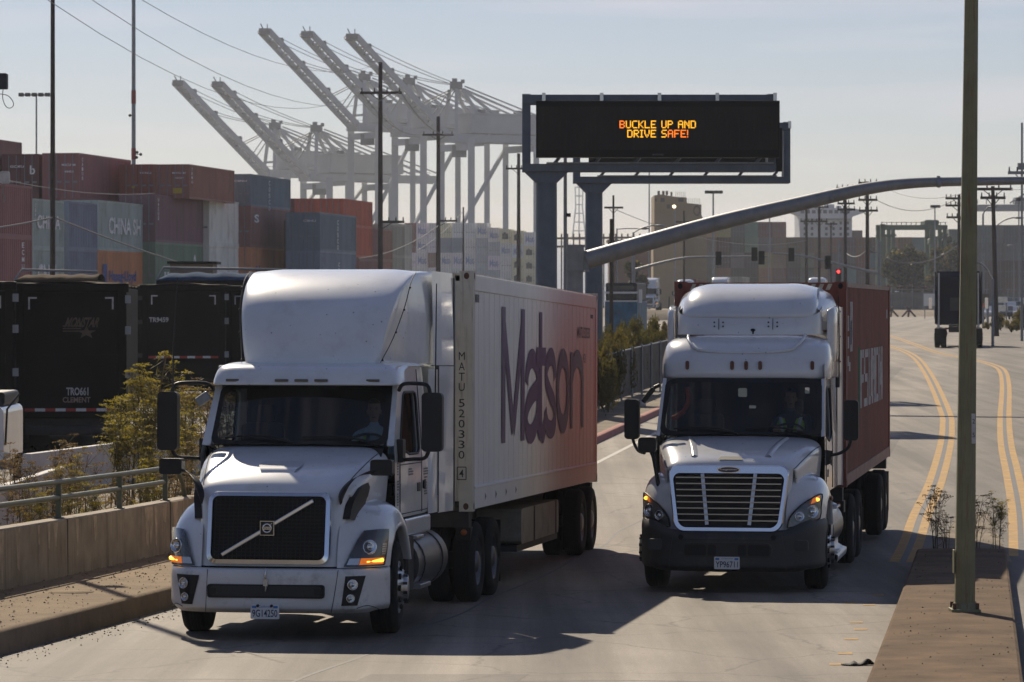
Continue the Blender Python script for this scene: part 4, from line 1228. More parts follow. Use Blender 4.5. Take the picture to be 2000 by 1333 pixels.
# --- cab shell
xsA = lambda z: 1.10 - max(0, z - 1.9) * .075
outerA = [(1.70, 1.24), (1.66, 1.7), (1.66, 2.05), (2.16, 2.74), (2.16, 2.94), (3.86, 2.94), (3.86, 1.24)]
innerA = [(2.02, 2.03), (2.06, 2.12), (2.42, 2.60), (2.5, 2.64), (3.20, 2.64), (3.27, 2.58), (3.27, 2.0), (3.2, 1.94), (2.6, 1.94)]
for s_ in (-1, 1):
    d = side_shell(TA, s_, xsA, outerA, innerA, "door_side", M['white_paint'], M['side_glass'])
    for y, z0, z1 in ((1.98, 1.26, 1.95), (3.42, 1.26, 2.9)):
        panel_seam(d, [(s_ * (xsA(z) + .002), y, z) for z in (z0, (z0 + z1) / 2, z1)], .007)
    panel_seam(d, [(s_ * (xsA(1.8) + .002), y, 1.83) for y in (1.98, 2.7, 3.42)], .006)
    panel_seam(d, [(s_ * (xsA(1.3) + .002), y, 1.28) for y in (1.72, 2.7, 3.8)], .006)
    mb = MB(); mb.rbox(min(s_ * 1.095, s_ * 1.108), max(s_ * 1.095, s_ * 1.108), 3.12, 3.32, 1.50, 1.60, .02, axis='x'); mb.build("door_handle", M['black_plastic'], d)
    mb = MB(); mb.rbox(min(s_ * 1.095, s_ * 1.12), max(s_ * 1.095, s_ * 1.12), 3.5, 3.62, 1.52, 1.62, .03, axis='x'); mb.build("door_latch", M['black_plastic'], d)
    # strip joining windshield and door
    f = wind_fn(1.0, .975, 1.52, 2.02, 2.06, 2.72, .18)
    mb = MB(); mb.grid([[f(s_ * 1.0, v), (s_ * (xsA(2.06 + .68 * v) + .0), 1.67 + .50 * v, 2.05 + .69 * v)] for v in (0, .25, .5, .75, 1)], flip=s_ < 0)
    mb.build("windshield_pillar", M['white_paint'], TA)
    # panel behind the door and the tall side extender
    mb = MB(); mb.grid([[(s_ * 1.10, 3.866, z), (s_ * 1.125, 4.0, z), (s_ * 1.13, 4.35, z)] for z in (1.22, 2.9)], flip=s_ < 0); mb.build("sleeper_side", M['white_paint'], TA)
    mb = MB()
    mb.grid([[(s_ * 1.135, 4.355, z), (s_ * 1.165, 4.7, z), (s_ * 1.195, 5.12, z), (s_ * 1.17, 5.12, z)] for z in (1.21, 2.0, 2.94)], smooth=False, flip=s_ < 0)
    mb.grid([[(s_ * (1.115 - .02 * t), 4.1, z), (s_ * (1.155 - .02 * t), 4.5, z), (s_ * (1.195 - .02 * t), 5.12, z), (s_ * (1.165 - .02 * t), 5.12, z)] for z, t in ((2.95, 0), (3.4, .2), (3.8, .6), (4.055, 1.0))], smooth=False, flip=s_ < 0)
    ex = mb.build("side_extender", M['white_paint'], TA)
    mb = MB(); mb.grid([[(s_ * 1.196, 5.122, z), (s_ * 1.18, 5.34, z)] for z in (1.21, 2.9, 4.0)], flip=s_ < 0); mb.build("rubber_flap", M['black_plastic'], ex, solid=.01)
    panel_seam(ex, [(s_ * 1.14, 4.36, 1.22), (s_ * 1.14, 4.36, 2.94)], .007); panel_seam(ex, [(s_ * 1.115, 4.0, 2.945), (s_ * 1.165, 4.7, 2.945), (s_ * 1.2, 5.1, 2.945)], .006)
    mb = MB(); mb.tube([(s_ * 1.20, 3.75, 2.2), (s_ * 1.20, 3.78, 3.0), (s_ * 1.2, 3.82, 3.9)] if s_ > 0 else [(-1.45, 1.78, 2.62), (-1.45, 1.80, 3.2), (-1.41, 1.82, 3.92)], [.011, .008, .006], 6); mb.build("antenna", M['black_plastic'], TA)
    # stickers and permit decals on the door
    rr_ = random.Random(4)
    mb = MB()
    for y, z0, z1, wd in ((1.80, 1.72, 1.88, .10), (1.80, 1.55, 1.66, .11), (1.80, 1.38, 1.52, .10), (1.93, 1.62, 1.70, .09), (1.93, 1.42, 1.6, .09), (2.55, 1.70, 1.78, .3), (3.55, 1.68, 1.76, .34), (3.6, 1.55, 1.66, .2), (3.6, 1.45, 1.53, .2)):
        zz = z0
        while zz < z1 - .015:
            L_ = wd * rr_.uniform(.6, 1)
            mb.box(min(s_ * (xsA(zz) + .001), s_ * (xsA(zz) + .004)), max(s_ * (xsA(zz) + .001), s_ * (xsA(zz) + .004)), y, y + L_, zz, zz + .018); zz += .03
    mb.build("door_decal", M['faded_ink'], d)
f = wind_fn(1.0, .975, 1.52, 2.02, 2.06, 2.72, .18)
make_windshield(TA, f, M['windshield'])
# cowl below the windshield
mb = MB(); mb.grid([[(x, 1.60 + .16 * abs(x) ** 2.4, 2.045) for x in np.linspace(-1.04, 1.04, 13)], [(x, 1.50 + .17 * abs(x) ** 2.4, 2.072 - .02 * x * x) for x in np.linspace(-1.02, 1.02, 13)]])
mb.build("cowl", M['black_plastic'], TA)
# visor with marker lights
rows = []
for y, z, hw in ((2.04, 2.735, 1.0), (1.90, 2.715, 1.05), (1.88, 2.74, 1.055), (1.93, 2.84, 1.05), (2.04, 2.93, 1.03), (2.3, 2.965, 1.02), (2.9, 2.985, 1.02), (4.3, 2.985, 1.02)):
    half = [(0, 0, 0), (.5, .01, 0), (.8, .04, 0), (.94, .09, -.01), (1.0, .20, -.03), (1.03, .42, -.05)]
    h_ = [(fx * hw, min(y + dy * (1 if y < 2.5 else 0), 4.3), z + (dz if z > 2.8 else 0)) for fx, dy, dz in half]
    rows.append([(-a, b, c) for a, b, c in h_[:0:-1]] + h_)
mb = MB(); mb.grid(rows, nu=3, nv=3)
vis = mb.build("sun_visor", M['white_paint'], TA)
for x, y in ((-.80, 1.935), (-.23, 1.888), (-.005, 1.885), (.22, 1.888), (.80, 1.935)):
    mb = MB(); mb.rbox(x - .075, x + .075, y - .022, y + .03, 2.755, 2.785, .008); mb.build("marker_light", M['marker_grey'], vis)
# roof fairing
rows = []
for z, yf, hw, ye, xe in ((2.965, 2.36, .775, 4.36, 1.10), (3.1, 2.38, .80, 4.36, 1.10), (3.3, 2.44, .83, 4.36, 1.10), (3.5, 2.56, .865, 4.36, 1.10), (3.66, 2.71, .89, 4.36, 1.09), (3.79, 2.89, .91, 4.36, 1.08), (3.89, 3.09, .93, 4.36, 1.07), (3.97, 3.33, .945, 4.36, 1.07), (4.035, 3.64, .97, 4.36, 1.06), (4.07, 4.0, .985, 4.36, 1.06)):
    t = (z - 2.965) / 1.1
    half = [(0, yf - .05), (.35 * hw, yf - .04), (.68 * hw, yf - .005), (.90 * hw, yf + .045), (.985 * hw, yf + .10), (1.0 * hw + .012, yf + .20), (hw * .45 + xe * .55, yf * .5 + ye * .5 + .1), (xe, ye)]
    h_ = [(x, min(y, ye), z - (.018 * t ** 4 if x > .85 * hw else 0)) for x, y in half]
    rows.append([(-a, b, c) for a, b, c in h_[:0:-1]] + h_)
mb = MB(); mb.grid(rows, nu=4, nv=3)
mb.grid([rows[-1], [(x, 4.37, z + .002) for x, y, z in rows[-1]], [(x, 5.1, z - .02) for x, y, z in rows[-1]]])
fa = mb.build("roof_fairing", M['white_paint'], TA)
for s_ in (-1, 1):
    panel_seam(fa, [(s_ * .80, 2.40, 2.975), (s_ * .885, 2.72, 3.25), (s_ * .965, 3.03, 3.62), (s_ * .985, 3.32, 3.9), (s_ * .99, 3.62, 4.02)], .006)
    for p in ((.805, 2.45, 3.0), (.90, 2.78, 3.32), (.955, 3.0, 3.58), (.98, 3.24, 3.84)):
        mb = MB(); mb.sphere((s_ * (p[0] + .01), p[1] - .01, p[2]), .013, nu=8, nv=6); mb.build("screw", M['black_plastic'], fa)
# back wall of the cab
mb = MB(); mb.box(-1.09, 1.09, 4.33, 4.36, 1.22, 2.96); mb.build("back_wall", M['white_paint'], TA)
cab_interior(TA, .68, 1.66, 1.98, 2.16, 1.25, 3.5, 2.92)
# chassis and wheels
mb = MB()
for s_ in (-1, 1): mb.box(s_ * .42 - .05, s_ * .42 + .05, .5, 9.0, .78, 1.08)
mb.box(-.45, .45, .35, 1.0, .42, .85); mb.box(-.42, .42, 1.0, 3.6, .55, 1.3)
mb.box(-1.0, 1.0, 1.32, 1.50, .42, .56)
for y in (7.0, 8.35): mb.cyl((-1.0, y, .52), (1.0, y, .52), .11); mb.sphere((0, y, .52), .26)
mb.build("chassis", M['dark_metal'], TA)
mb = MB(); mb.rbox(-.5, .5, 7.0, 8.2, 1.085, 1.125, .2, axis='z'); mb.build("fifth_wheel", M['dark_metal'], TA)
for s_ in (-1, 1):
    add_wheel(TA, s_ * 1.20, 1.42, .505, s_, .51, .29, steer=R(5))
    for y in (7.0, 8.35): dual_wheel(TA, s_ * 1.22, y, .50 - .0 * y, s_)
    mb = MB(); mb.cyl((s_ * .86, 2.72, .68), (s_ * .86, 4.75, .68), .335, n=28); tk = mb.build("fuel_tank", M['tank'], TA)
    for y in (3.1, 4.35):
        mb = MB(); mb.lathe([(.337, -.03), (.345, -.03), (.345, .03), (.337, .03)], (s_ * .86, y, .68), (0, 1, 0), 28); mb.build("tank_strap", M['dark_metal'], tk)
    mb = MB(); mb.rbox(min(s_ * .95, s_ * 1.2), max(s_ * .95, s_ * 1.2), 2.52, 2.98, .98, 1.02, .01); mb.build("step", M['alloy'], TA)
    mb = MB(); mb.rbox(min(s_ * 1.0, s_ * 1.24), max(s_ * 1.0, s_ * 1.24), 2.55, 3.25, .42, .47, .01); mb.build("step", M['alloy'], TA)
    mb = MB(); mb.rbox(min(s_ * .8, s_ * 1.14), max(s_ * .8, s_ * 1.14), 2.16, 3.8, 1.02, 1.22, .03, axis='y'); mb.build("cab_skirt", M['white_paint'], TA)
    mb = MB(); mb.rbox(min(s_ * .7, s_ * 1.16), max(s_ * .7, s_ * 1.16), 2.18, 2.6, .42, 1.02, .05, axis='z'); mb.build("battery_box", M['black_plastic'], TA)
    mb = MB(); mb.box(min(s_ * .75, s_ * 1.2), max(s_ * .75, s_ * 1.2), 8.95, 8.97, .15, .95); mb.build("mud_flap", M['rubber'], TA)
mb = MB(); mb.cyl((-.9, 4.6, 1.0), (-.9, 4.6, 3.6), .07); mb.build("exhaust_stack", M['alloy'], TA)
# driver
def at_local(P, Q, v): return Vector(P) + Q @ Vector(v)
make_driver("person", "driver in a yellow-green safety vest and light blue shirt", at_local(PA, QA, (.69, 2.62, 1.70)), 0, True, rot=QA, look=R(8))
# ================================================================== WHITE TRUCK IN THE RIGHT LANE
TB = thing("semi_truck", "white semi truck with a barred chrome grille and dark grey bumper", "truck", PB, rot=QB)
st = [(1.70, 2.0, 1.09, 0), (1.3, 1.955, 1.03, 0), (.95, 1.885, .965, 0), (.66, 1.805, .90, .04), (.47, 1.735, .86, .18), (.37, 1.675, .835, .5), (.31, 1.60, .82, .86), (.28, 1.45, .81, 1), (.235, 1.2, .795, 1), (.19, .97, .79, 1), (.165, .82, .79, 1)]
rows = hood_rows(st)
mb = MB(); mb.grid(rows, nu=5, nv=3)
hood = mb.build("hood", M['ivory_paint'], TB)
for s_ in (-1, 1):
    for k in (8 + 5,) if s_ > 0 else (8 - 5,):
        panel_seam(hood, [(r[k][0] * 1.004, r[k][1], r[k][2] + .003) for r in rows[:6]], .005)
    mb = MB()                                           # raised crease running up the hood
    P = []
    for y, z, w_ in ((1.45, 1.977, .66), (1.1, 1.925, .60), (.8, 1.85, .545), (.55, 1.768, .505)):
        P.append([(s_ * (w_ - .07), y, z - .010), (s_ * (w_ - .03), y, z + .006), (s_ * w_, y, z + .008), (s_ * (w_ + .025), y, z - .014)])
    mb.grid(P, nu=4, nv=2, flip=s_ < 0); mb.build("hood_crease", M['ivory_paint'], hood)
mb = MB(); mb.poly([(-.13, .52, 1.762), (.13, .52, 1.762), (.165, .42, 1.722), (-.165, .42, 1.722)][::-1]); mb.build("hood_notch", M['grey_plastic'], hood)
# grille
gq = lambda x, z, o=0.0: (x, .135 + (z - .82) * .165 - o, z)
gh = lambda z: .685 + (z - .85) * .055
mb = MB(); mb.grid([[gq(-gh(z), z, .012), gq(gh(z), z, .012)] for z in (.86, 1.58)], smooth=False)
gr = mb.build("grille", M['void'], TB)
for i in range(8):
    z = .945 + i * .079
    mb = MB(); mb.bar(gq(-gh(z) + .03, z, .035), gq(gh(z) - .03, z, .035), .03, .016); mb.build("grille_bar", M['grille_chrome'], gr)
for s_ in (-1, 1):
    mb = MB(); mb.bar(gq(s_ * .275, .89, .026), gq(s_ * .345, 1.545, .026), .045, .006); mb.build("grille_strip", M['alloy'], gr)
def gl(w0, w1, zb, zt, r, o):
    out = []
    for x, z in rrect(-1, 1, zb, zt, r, 10):
        # squeeze the rounded rectangle: wide at the top, narrower at the foot
        t = (z - zb) / (zt - zb)
        ww = w0 + (w1 - w0) * t
        k = abs(x); sgn = math.copysign(1, x)
        out.append(gq(sgn * (ww - (1 - k)), z, o))
    return out
loops = [gl(.70, .80, .80, 1.66, .13, -.02), gl(.70, .80, .80, 1.66, .13, .035), gl(.685, .785, .812, 1.645, .12, .058), gl(.64, .735, .855, 1.555, .10, .058), gl(.63, .725, .865, 1.545, .09, .015)]
mb = MB()
for P, Q in zip(loops, loops[1:]):
    n_ = len(P); mb.add(P + Q, [(i, (i + 1) % n_, (i + 1) % n_ + n_, i + n_) for i in range(n_)], 0, True)
gf = mb.build("grille_frame", M['chrome'], gr)
mb = MB()
c = Vector(gq(0, 1.60, .068))
ov = [(math.cos(2 * math.pi * i / 32) * .15, math.sin(2 * math.pi * i / 32) * .042) for i in range(32)]
mb.extrude([(c.x + a, c.y - .008, c.z + b) for a, b in ov], [(c.x + a * 1.02, c.y + .02, c.z + b * 1.02) for a, b in ov], 0)
mb.extrude([(c.x + a * .9, c.y - .010, c.z + b * .8) for a, b in ov], [(c.x + a * .9, c.y - .005, c.z + b * .8) for a, b in ov], 1)
add_text(mb, "Freightliner", c + Vector((-.115, -.0125, -.013)), (1, 0, 0), (0, 0, 1), .23, .03, .005, 0, shear=.2)
mb.build("grille_badge", [M['chrome'], M['plate_ink']], gf)
# bumper of dark plastic
plan = [(0, 0), (.3, .0), (.55, .012), (.75, .05), (.92, .15), (1.05, .30), (1.145, .50), (1.205, .75), (1.225, 1.0)]
rows = []
for t in (0, .06, .13, .3, .5, .7, .82, .9, .96, 1):
    half = []
    for x, y in plan:
        top = .80 + max(0, (x - .68)) * .42 if x > .68 else .80
        top = min(top, .97)
        z = .285 + (top - .285) * t + (.02 if t == 0 and x > 1.0 else 0)
        dy = .13 * (1 - t / .13) ** 2 if t < .13 else (.09 * ((t - .82) / .18) ** 2 if t > .82 else 0)
        half.append((x - .5 * dy * max(0, x - .6), y + dy, z))
    rows.append([(-a, b, c) for a, b, c in half[:0:-1]] + half)
mb = MB(); mb.grid(rows, nu=3, nv=3)
bump = mb.build("bumper", M['grey_plastic'], TB)
mb = MB(); mb.rbox(-.58, .58, -.008, .05, .475, .665, .08, n=5)
sl = mb.build("air_slot", M['grille_mesh'], bump, bevel=.004)
for x0, x1 in ((-.55, -.27), (-.25, -.14), (.14, .25), (.27, .55)):
    mb = MB(); mb.rbox(x0, x1, -.013, -.006, .50, .64, .03); mb.build("slot_panel", M['void'], sl)
mb = MB(); mb.rbox(-.62, .62, -.004, .03, .70, .705, .002); mb.build("bumper_groove", M['void'], bump)
for s_ in (-1, 1):
    mb = MB(); mb.cyl((s_ * .60, -.012, .735), (s_ * .60, .04, .735), .034, n=16); mb.build("tow_hole", M['void'], bump)
    mb = MB(); mb.rbox(s_ * .95 - .09, s_ * .95 + .09, .10, .16, .56, .70, .03); mb.build("bumper_dimple", M['grey_plastic'], bump)
    panel_seam(bump, [(s_ * .76, .052, .29), (s_ * .75, .046, .5), (s_ * .70, .03, .80)], .004)
number_plate(bump, .0, -.016, .325, "YP96711", "Cal Apportioned", .33, .16)
# fenders and headlights
FENB = [[(.74, .20, .80), (.90, .27, .82), (1.03, .38, .86), (1.13, .56, .92), (1.19, .80, .95), (1.205, .90, .93)],
        [(.74, .24, .98), (.90, .32, 1.0), (1.04, .45, 1.03), (1.14, .63, 1.06), (1.20, .88, 1.05), (1.21, .97, 1.02)],
        [(.75, .30, 1.18), (.90, .40, 1.20), (1.04, .54, 1.21), (1.145, .72, 1.21), (1.205, .96, 1.14), (1.215, 1.05, 1.10)],
        [(.78, .42, 1.36), (.91, .54, 1.37), (1.04, .68, 1.36), (1.145, .86, 1.32), (1.21, 1.06, 1.22), (1.22, 1.14, 1.16)],
        [(.82, .72, 1.50), (.93, .82, 1.50), (1.05, .94, 1.47), (1.15, 1.08, 1.40), (1.215, 1.22, 1.27), (1.225, 1.28, 1.19)],
        [(.85, 1.15, 1.56), (.95, 1.22, 1.54), (1.06, 1.30, 1.49), (1.155, 1.38, 1.41), (1.215, 1.44, 1.28), (1.225, 1.46, 1.19)],
        [(.87, 1.65, 1.48), (.96, 1.68, 1.45), (1.07, 1.72, 1.39), (1.165, 1.74, 1.30), (1.215, 1.75, 1.17), (1.225, 1.73, 1.09)],
        [(.9, 2.0, 1.05), (1.0, 2.0, 1.02), (1.1, 2.01, .98), (1.18, 2.0, .92), (1.215, 1.97, .84), (1.225, 1.93, .80)]]
for s_ in (-1, 1):
    fe = fender(TB, FENB, s_, M['ivory_paint'])
    HL = [[(.745, .215, .855), (.86, .255, .865), (.98, .345, .885), (1.08, .485, .925), (1.135, .63, .955)],
          [(.765, .225, .96), (.88, .28, .985), (1.0, .385, 1.02), (1.095, .535, 1.05), (1.145, .68, 1.07)],
          [(.82, .255, 1.05), (.92, .325, 1.095), (1.03, .445, 1.14), (1.11, .60, 1.17), (1.155, .735, 1.185)],
          [(.90, .32, 1.13), (.98, .40, 1.19), (1.06, .515, 1.24), (1.12, .655, 1.27), (1.155, .77, 1.265)]]
    hr = [[(s_ * (x + .012), y - .02, z) for x, y, z in r] for r in HL]
    mb = MB(); mb.grid([[(s_ * (x + .006), y - .008, z) for x, y, z in r] for r in HL], nu=4, nv=4, flip=s_ < 0)
    hl = mb.build("headlight", pbr('lamp_back', (.16, .16, .165), .3, .6, var=.3, scale=12), fe)
    def hp(u, v, o=0.0):
        i = min(int(v * 3), 2); f_ = v * 3 - i; k = min(int(u * 4), 3); g_ = u * 4 - k
        q = (np.array(hr[i][k]) * (1 - g_) + np.array(hr[i][k + 1]) * g_) * (1 - f_) + (np.array(hr[i + 1][k]) * (1 - g_) + np.array(hr[i + 1][k + 1]) * g_) * f_
        return (q[0] + s_ * o * .6, q[1] - o, q[2])
    lamp_round(hl, hp(.62, .38, .0), .085, "projector_lamp", (s_ * .5, -1, .1)); lamp_round(hl, hp(.28, .36, -.0), .064, "projector_lamp", (s_ * .4, -1, .1))
    mb = MB(); mb.grid([[hp(u, v, .006) for u in (.50, .62, .75, .86)] for v in (.70, .82, .93)], flip=s_ < 0); ts = mb.build("turn_signal", M['amber'], hl); mb = MB(); mb.sphere(hp(.70, .80, .004), (.042, .014, .026), nu=10, nv=6); mb.build("bulb_glow", M['amber_core'], ts)
    mb = MB(); mb.grid([[(x, y - .012, z) for x, y, z in r] for r in hr], nu=4, nv=4, flip=s_ < 0); mb.build("lens", M['lamp_glass'], hl)
    mb = MB(); mb.tube(cr([hp(u, 0, .012) for u in (0, .3, .6, 1)] + [hp(1, v, .012) for v in (.4, .7, 1)] + [hp(u, 1, .012) for u in (.7, .4, 0)] + [hp(0, v, .012) for v in (.6, .3, 0)], 2), .010, 6); mb.build("lamp_gasket", M['black_plastic'], hl)
    mb = MB(); mb.sphere((s_ * 1.235, 1.55, 1.17), (.02, .05, .035)); mb.build("side_marker", M['amber_off'], fe)
    mb = MB(); mb.rbox(min(s_ * 1.03, s_ * 1.27), max(s_ * 1.03, s_ * 1.27), .86, 1.0, 1.79, 1.99, .05, n=4)
    if s_ < 0:
        hm = mb.build("hood_mirror", M['black_plastic'], TB, bevel=.012)
        hexbar(hm, "mirror_arm", [(s_ * 1.10, .92, 1.80), (s_ * 1.06, .85, 1.72), (s_ * 1.0, .70, 1.50), (s_ * .965, .62, 1.37), (s_ * .93, .60, 1.34)], .028, M['black_plastic'])
    big_mirror(TB, s_, 1.375, 1.575, 1.80, 1.93, 2.47, [[(1.47, 1.86, 1.95), (1.44, 1.88, 1.84), (1.33, 1.92, 1.76), (1.18, 1.98, 1.72), (1.10, 2.0, 1.70)]] if s_ > 0 else [[(1.47, 1.86, 1.95), (1.42, 1.7, 1.86), (1.32, 1.35, 1.79), (1.2, .98, 1.78)]])
    mb = MB(); mb.grid([[(s_ * 1.125, 1.93, 1.58), (s_ * 1.20, 1.98, 1.62), (s_ * 1.125, 2.2, 1.6)], [(s_ * 1.125, 1.93, 1.80), (s_ * 1.22, 1.98, 1.78), (s_ * 1.125, 2.2, 1.75)]], nu=3, nv=3); mb.build("mirror_bracket", M['black_plastic'], TB)
mb = MB(); mb.obox((-1.27, 1.98, 2.52), (.07, .06, .24), Matrix.Rotation(R(38), 3, 'Y')); mb.bar((-1.2, 2.0, 2.62), (-1.12, 2.05, 2.66), .05); mb.build("look_down_mirror", M['black_plastic'], TB, bevel=.015)
# cab
xsB = lambda z: 1.135 - max(0, z - 1.9) * .045
outerB = [(1.74, 1.22), (1.72, 1.7), (1.72, 2.0), (2.22, 2.74), (2.22, 2.95), (4.05, 2.95), (4.05, 1.22)]
innerB = [(2.02, 1.98), (2.06, 2.10), (2.36, 2.56), (2.44, 2.62), (2.92, 2.62), (2.98, 2.56), (2.98, 2.0), (2.9, 1.93), (2.5, 1.9)]
f = wind_fn(1.085, 1.05, 1.58, 2.08, 2.0, 2.745, .16)
for s_ in (-1, 1):
    d = side_shell(TB, s_, xsB, outerB, innerB, "door_side", M['ivory_paint'], M['side_glass'])
    for y, z0, z1 in ((1.96, 1.24, 1.95), (3.12, 1.24, 2.9)):
        panel_seam(d, [(s_ * (xsB(z) + .002), y, z) for z in (z0, (z0 + z1) / 2, z1)], .007)
    mb = MB(); mb.rbox(min(s_ * 1.13, s_ * 1.145), max(s_ * 1.13, s_ * 1.145), 2.86, 3.04, 1.55, 1.64, .02, axis='x'); mb.build("door_handle", M['black_plastic'], d)
    mb = MB(); mb.box(min(s_ * 1.136, s_ * 1.140), max(s_ * 1.136, s_ * 1.140), 2.2, 2.4, 1.42, 1.52); mb.build("door_decal", M['faded_ink'], d)
    mb = MB(); mb.grid([[f(s_ * 1.0, v), (s_ * xsB(2.0 + .75 * v), 1.73 + .50 * v, 1.99 + .76 * v)] for v in (0, .25, .5, .75, 1)], flip=s_ < 0)
    mb.build("windshield_pillar", M['ivory_paint'], TB)
    mb = MB(); mb.grid([[(s_ * 1.136, 4.055, z), (s_ * 1.15, 4.2, z), (s_ * 1.18, 4.55, z - .02), (s_ * 1.16, 4.55, z)] for z in (1.22, 2.0, 2.6, 3.2, 3.72)], smooth=False, flip=s_ < 0)
    ex = mb.build("side_extender", M['ivory_paint'], TB)
    mb = MB(); mb.grid([[(s_ * x, y, z) for x, y in ((1.06, 3.12), (1.15, 3.2), (1.175, 3.6), (1.17, 4.1))] for z in (2.96, 3.3, 3.62)] + [[(s_ * x, y, z) for x, y, z in ((1.04, 3.2, 3.66), (1.12, 3.28, 3.72), (1.15, 3.6, 3.73), (1.15, 4.1, 3.73))]], nu=2, nv=3, flip=s_ < 0); mb.build("upper_extender", M['ivory_paint'], ex, solid=.02)
    for z in (2.95, 3.3, 3.65):
        mb = MB(); mb.sphere((s_ * 1.16, 4.2, z), .014, nu=8, nv=6); mb.build("screw", M['black_plastic'], ex)
    mb = MB(); mb.tube([(s_ * 1.19, 3.6, 2.62), (s_ * 1.19, 3.6, 3.1), (s_ * 1.18, 3.62, 3.86)], [.012, .009, .006], 6); mb.cyl((s_ * 1.17, 3.6, 2.60), (s_ * 1.17, 3.6, 2.74), .03); mb.build("antenna", M['black_plastic'], TB)
make_windshield(TB, f, M['windshield'], frame=.05)
mb = MB(); mb.grid([[(x, 1.66 + .13 * abs(x) ** 2.4, 1.985) for x in np.linspace(-1.1, 1.1, 13)], [(x, 1.56 + .14 * abs(x) ** 2.4, 2.02 - .02 * x * x) for x in np.linspace(-1.08, 1.08, 13)]]); mb.build("cowl", M['black_plastic'], TB)
# rounded roof cap
rows = []
for z, yf, hw in ((2.735, 2.16, 1.125), (2.76, 2.10, 1.135), (2.85, 2.09, 1.14), (2.98, 2.12, 1.14), (3.06, 2.165, 1.13), (3.13, 2.23, 1.12), (3.19, 2.315, 1.105), (3.25, 2.43, 1.08), (3.30, 2.58, 1.05), (3.34, 2.80, 1.01), (3.37, 3.2, .98), (3.38, 4.0, .96)):
    half = [(0, 0), (.35, .012), (.65, .05), (.85, .13), (.95, .24), (1.0, .42), (1.004, .8), (1.0, 1.3)]
    tt = max(0, (z - 3.2) / .18)
    h_ = [(x * hw, min(yf + dy, 4.05), z - .06 * tt * max(0, x - .7) / .3) for x, dy in half]
    h_.append((1.0 * hw, 4.06, h_[-1][2]))
    rows.append([(-a, b, c) for a, b, c in h_[:0:-1]] + h_)
mb = MB(); mb.grid(rows, nu=3, nv=2)
cap = mb.build("roof_cap", M['ivory_paint'], TB)
P = [(-.80, 2.66, 3.335), (-.78, 2.46, 3.275), (-.72, 2.31, 3.20), (-.62, 2.235, 3.135), (-.3, 2.20, 3.10), (0, 2.19, 3.095), (.3, 2.20, 3.10), (.62, 2.235, 3.135), (.72, 2.31, 3.20), (.78, 2.46, 3.275), (.80, 2.66, 3.335)]
mb = MB(); mb.tube(cr(P, 4), .022, 8); mb.build("roof_crease", M['ivory_paint'], cap)
for x, y in ((-.80, 2.16), (-.145, 2.092), (.045, 2.088), (.235, 2.092), (.93, 2.21)):
    x = {-.80: -.76, .93: .93}.get(x, x)
    mb = MB(); mb.rbox(x - .024, x + .024, y - .022, y + .06, 2.865, 2.985, .022); mb.build("marker_light", M['marker_red'], cap)
mb = MB(); mb.cyl((.09, 2.62, 3.345), (.09, 2.62, 3.40), .022); mb.sphere((.09, 2.60, 3.40), (.035, .035, .02)); mb.build("roof_antenna", M['black_plastic'], cap)
# air deflector above the cap: skirt + bulb
mb = MB()
rows = []
for z, yf, hw in ((3.335, 2.60, 1.0), (3.48, 2.61, 1.0), (3.56, 2.64, .99)):
    half = [(0, 0), (.4, .015), (.7, .08), (.9, .2), (.985, .38), (1.0, .62), (1.0, 1.5)]
    up = [0, 0, .01, .04, .10, .17, .17]
    h_ = [(x * hw, yf + dy, z + (u if z > 3.5 else 0)) for (x, dy), u in zip(half, up)]
    rows.append([(-a, b, c) for a, b, c in h_[:0:-1]] + h_)
mb.grid(rows, nu=2, nv=3)
sk_ = mb.build("deflector_skirt", M['ivory_paint'], TB)
for x in (-.38, .36):
    panel_seam(sk_, [(x, 2.60, 3.405), (x, 2.61, 3.48), (x, 2.63, 3.555)], .005)
    for dx in (-.06, .06):
        for z in (3.45, 3.505):
            mb = MB(); mb.sphere((x + dx, 2.60, z), .012, nu=8, nv=6); mb.build("screw", M['black_plastic'], sk_)
mb = MB()
rows = []
for z, yf, hw in ((3.50, 2.72, .93), (3.56, 2.645, .93), (3.62, 2.64, .935), (3.68, 2.675, .935), (3.745, 2.74, .93), (3.82, 2.835, .925), (3.89, 2.96, .91), (3.945, 3.11, .895), (3.995, 3.31, .88), (4.03, 3.58, .87), (4.04, 3.95, .86)):
    half = [(0, 0), (.4, .015), (.7, .06), (.88, .14), (.97, .27), (1.0, .45), (1.01, .8), (1.06, 1.2)]
    tt = max(0, (z - 3.75) / .27)
    h_ = [(x * hw, min(yf + dy, 4.1), z - .05 * tt * max(0, x - .75) / .25) for x, dy in half]
    h_.append((1.08 * hw, 4.2, h_[-1][2] - .04))
    rows.append([(-a, b, c) for a, b, c in h_[:0:-1]] + h_)
mb.grid(rows, nu=3, nv=2)
df = mb.build("roof_deflector", M['ivory_paint'], TB)
for s_ in (-1, 1):
    mb = MB()
    mb.grid([[(s_ * x0, 3.05, z0), (s_ * x1, 3.6, z1), (s_ * x2, 4.2, z2)] for x0, x1, x2, z0, z1, z2 in ((1.0, 1.06, 1.12, 3.40, 3.40, 3.40), (1.0, 1.06, 1.12, 3.55, 3.6, 3.62), (.97, 1.04, 1.10, 3.66, 3.72, 3.76), (.86, .96, 1.03, 3.74, 3.84, 3.89), (.80, .86, .90, 3.78, 3.90, 3.96))], nu=3, nv=3, flip=s_ < 0)
    mb.build("deflector_wing", M['ivory_paint'], TB)
mb = MB(); mb.box(-1.12, 1.12, 4.03, 4.06, 1.22, 3.36); mb.build("back_wall", M['ivory_paint'], TB)
cab_interior(TB, .60, 1.76, 1.94, 2.26, 1.25, 3.3, 2.98, 1.03)
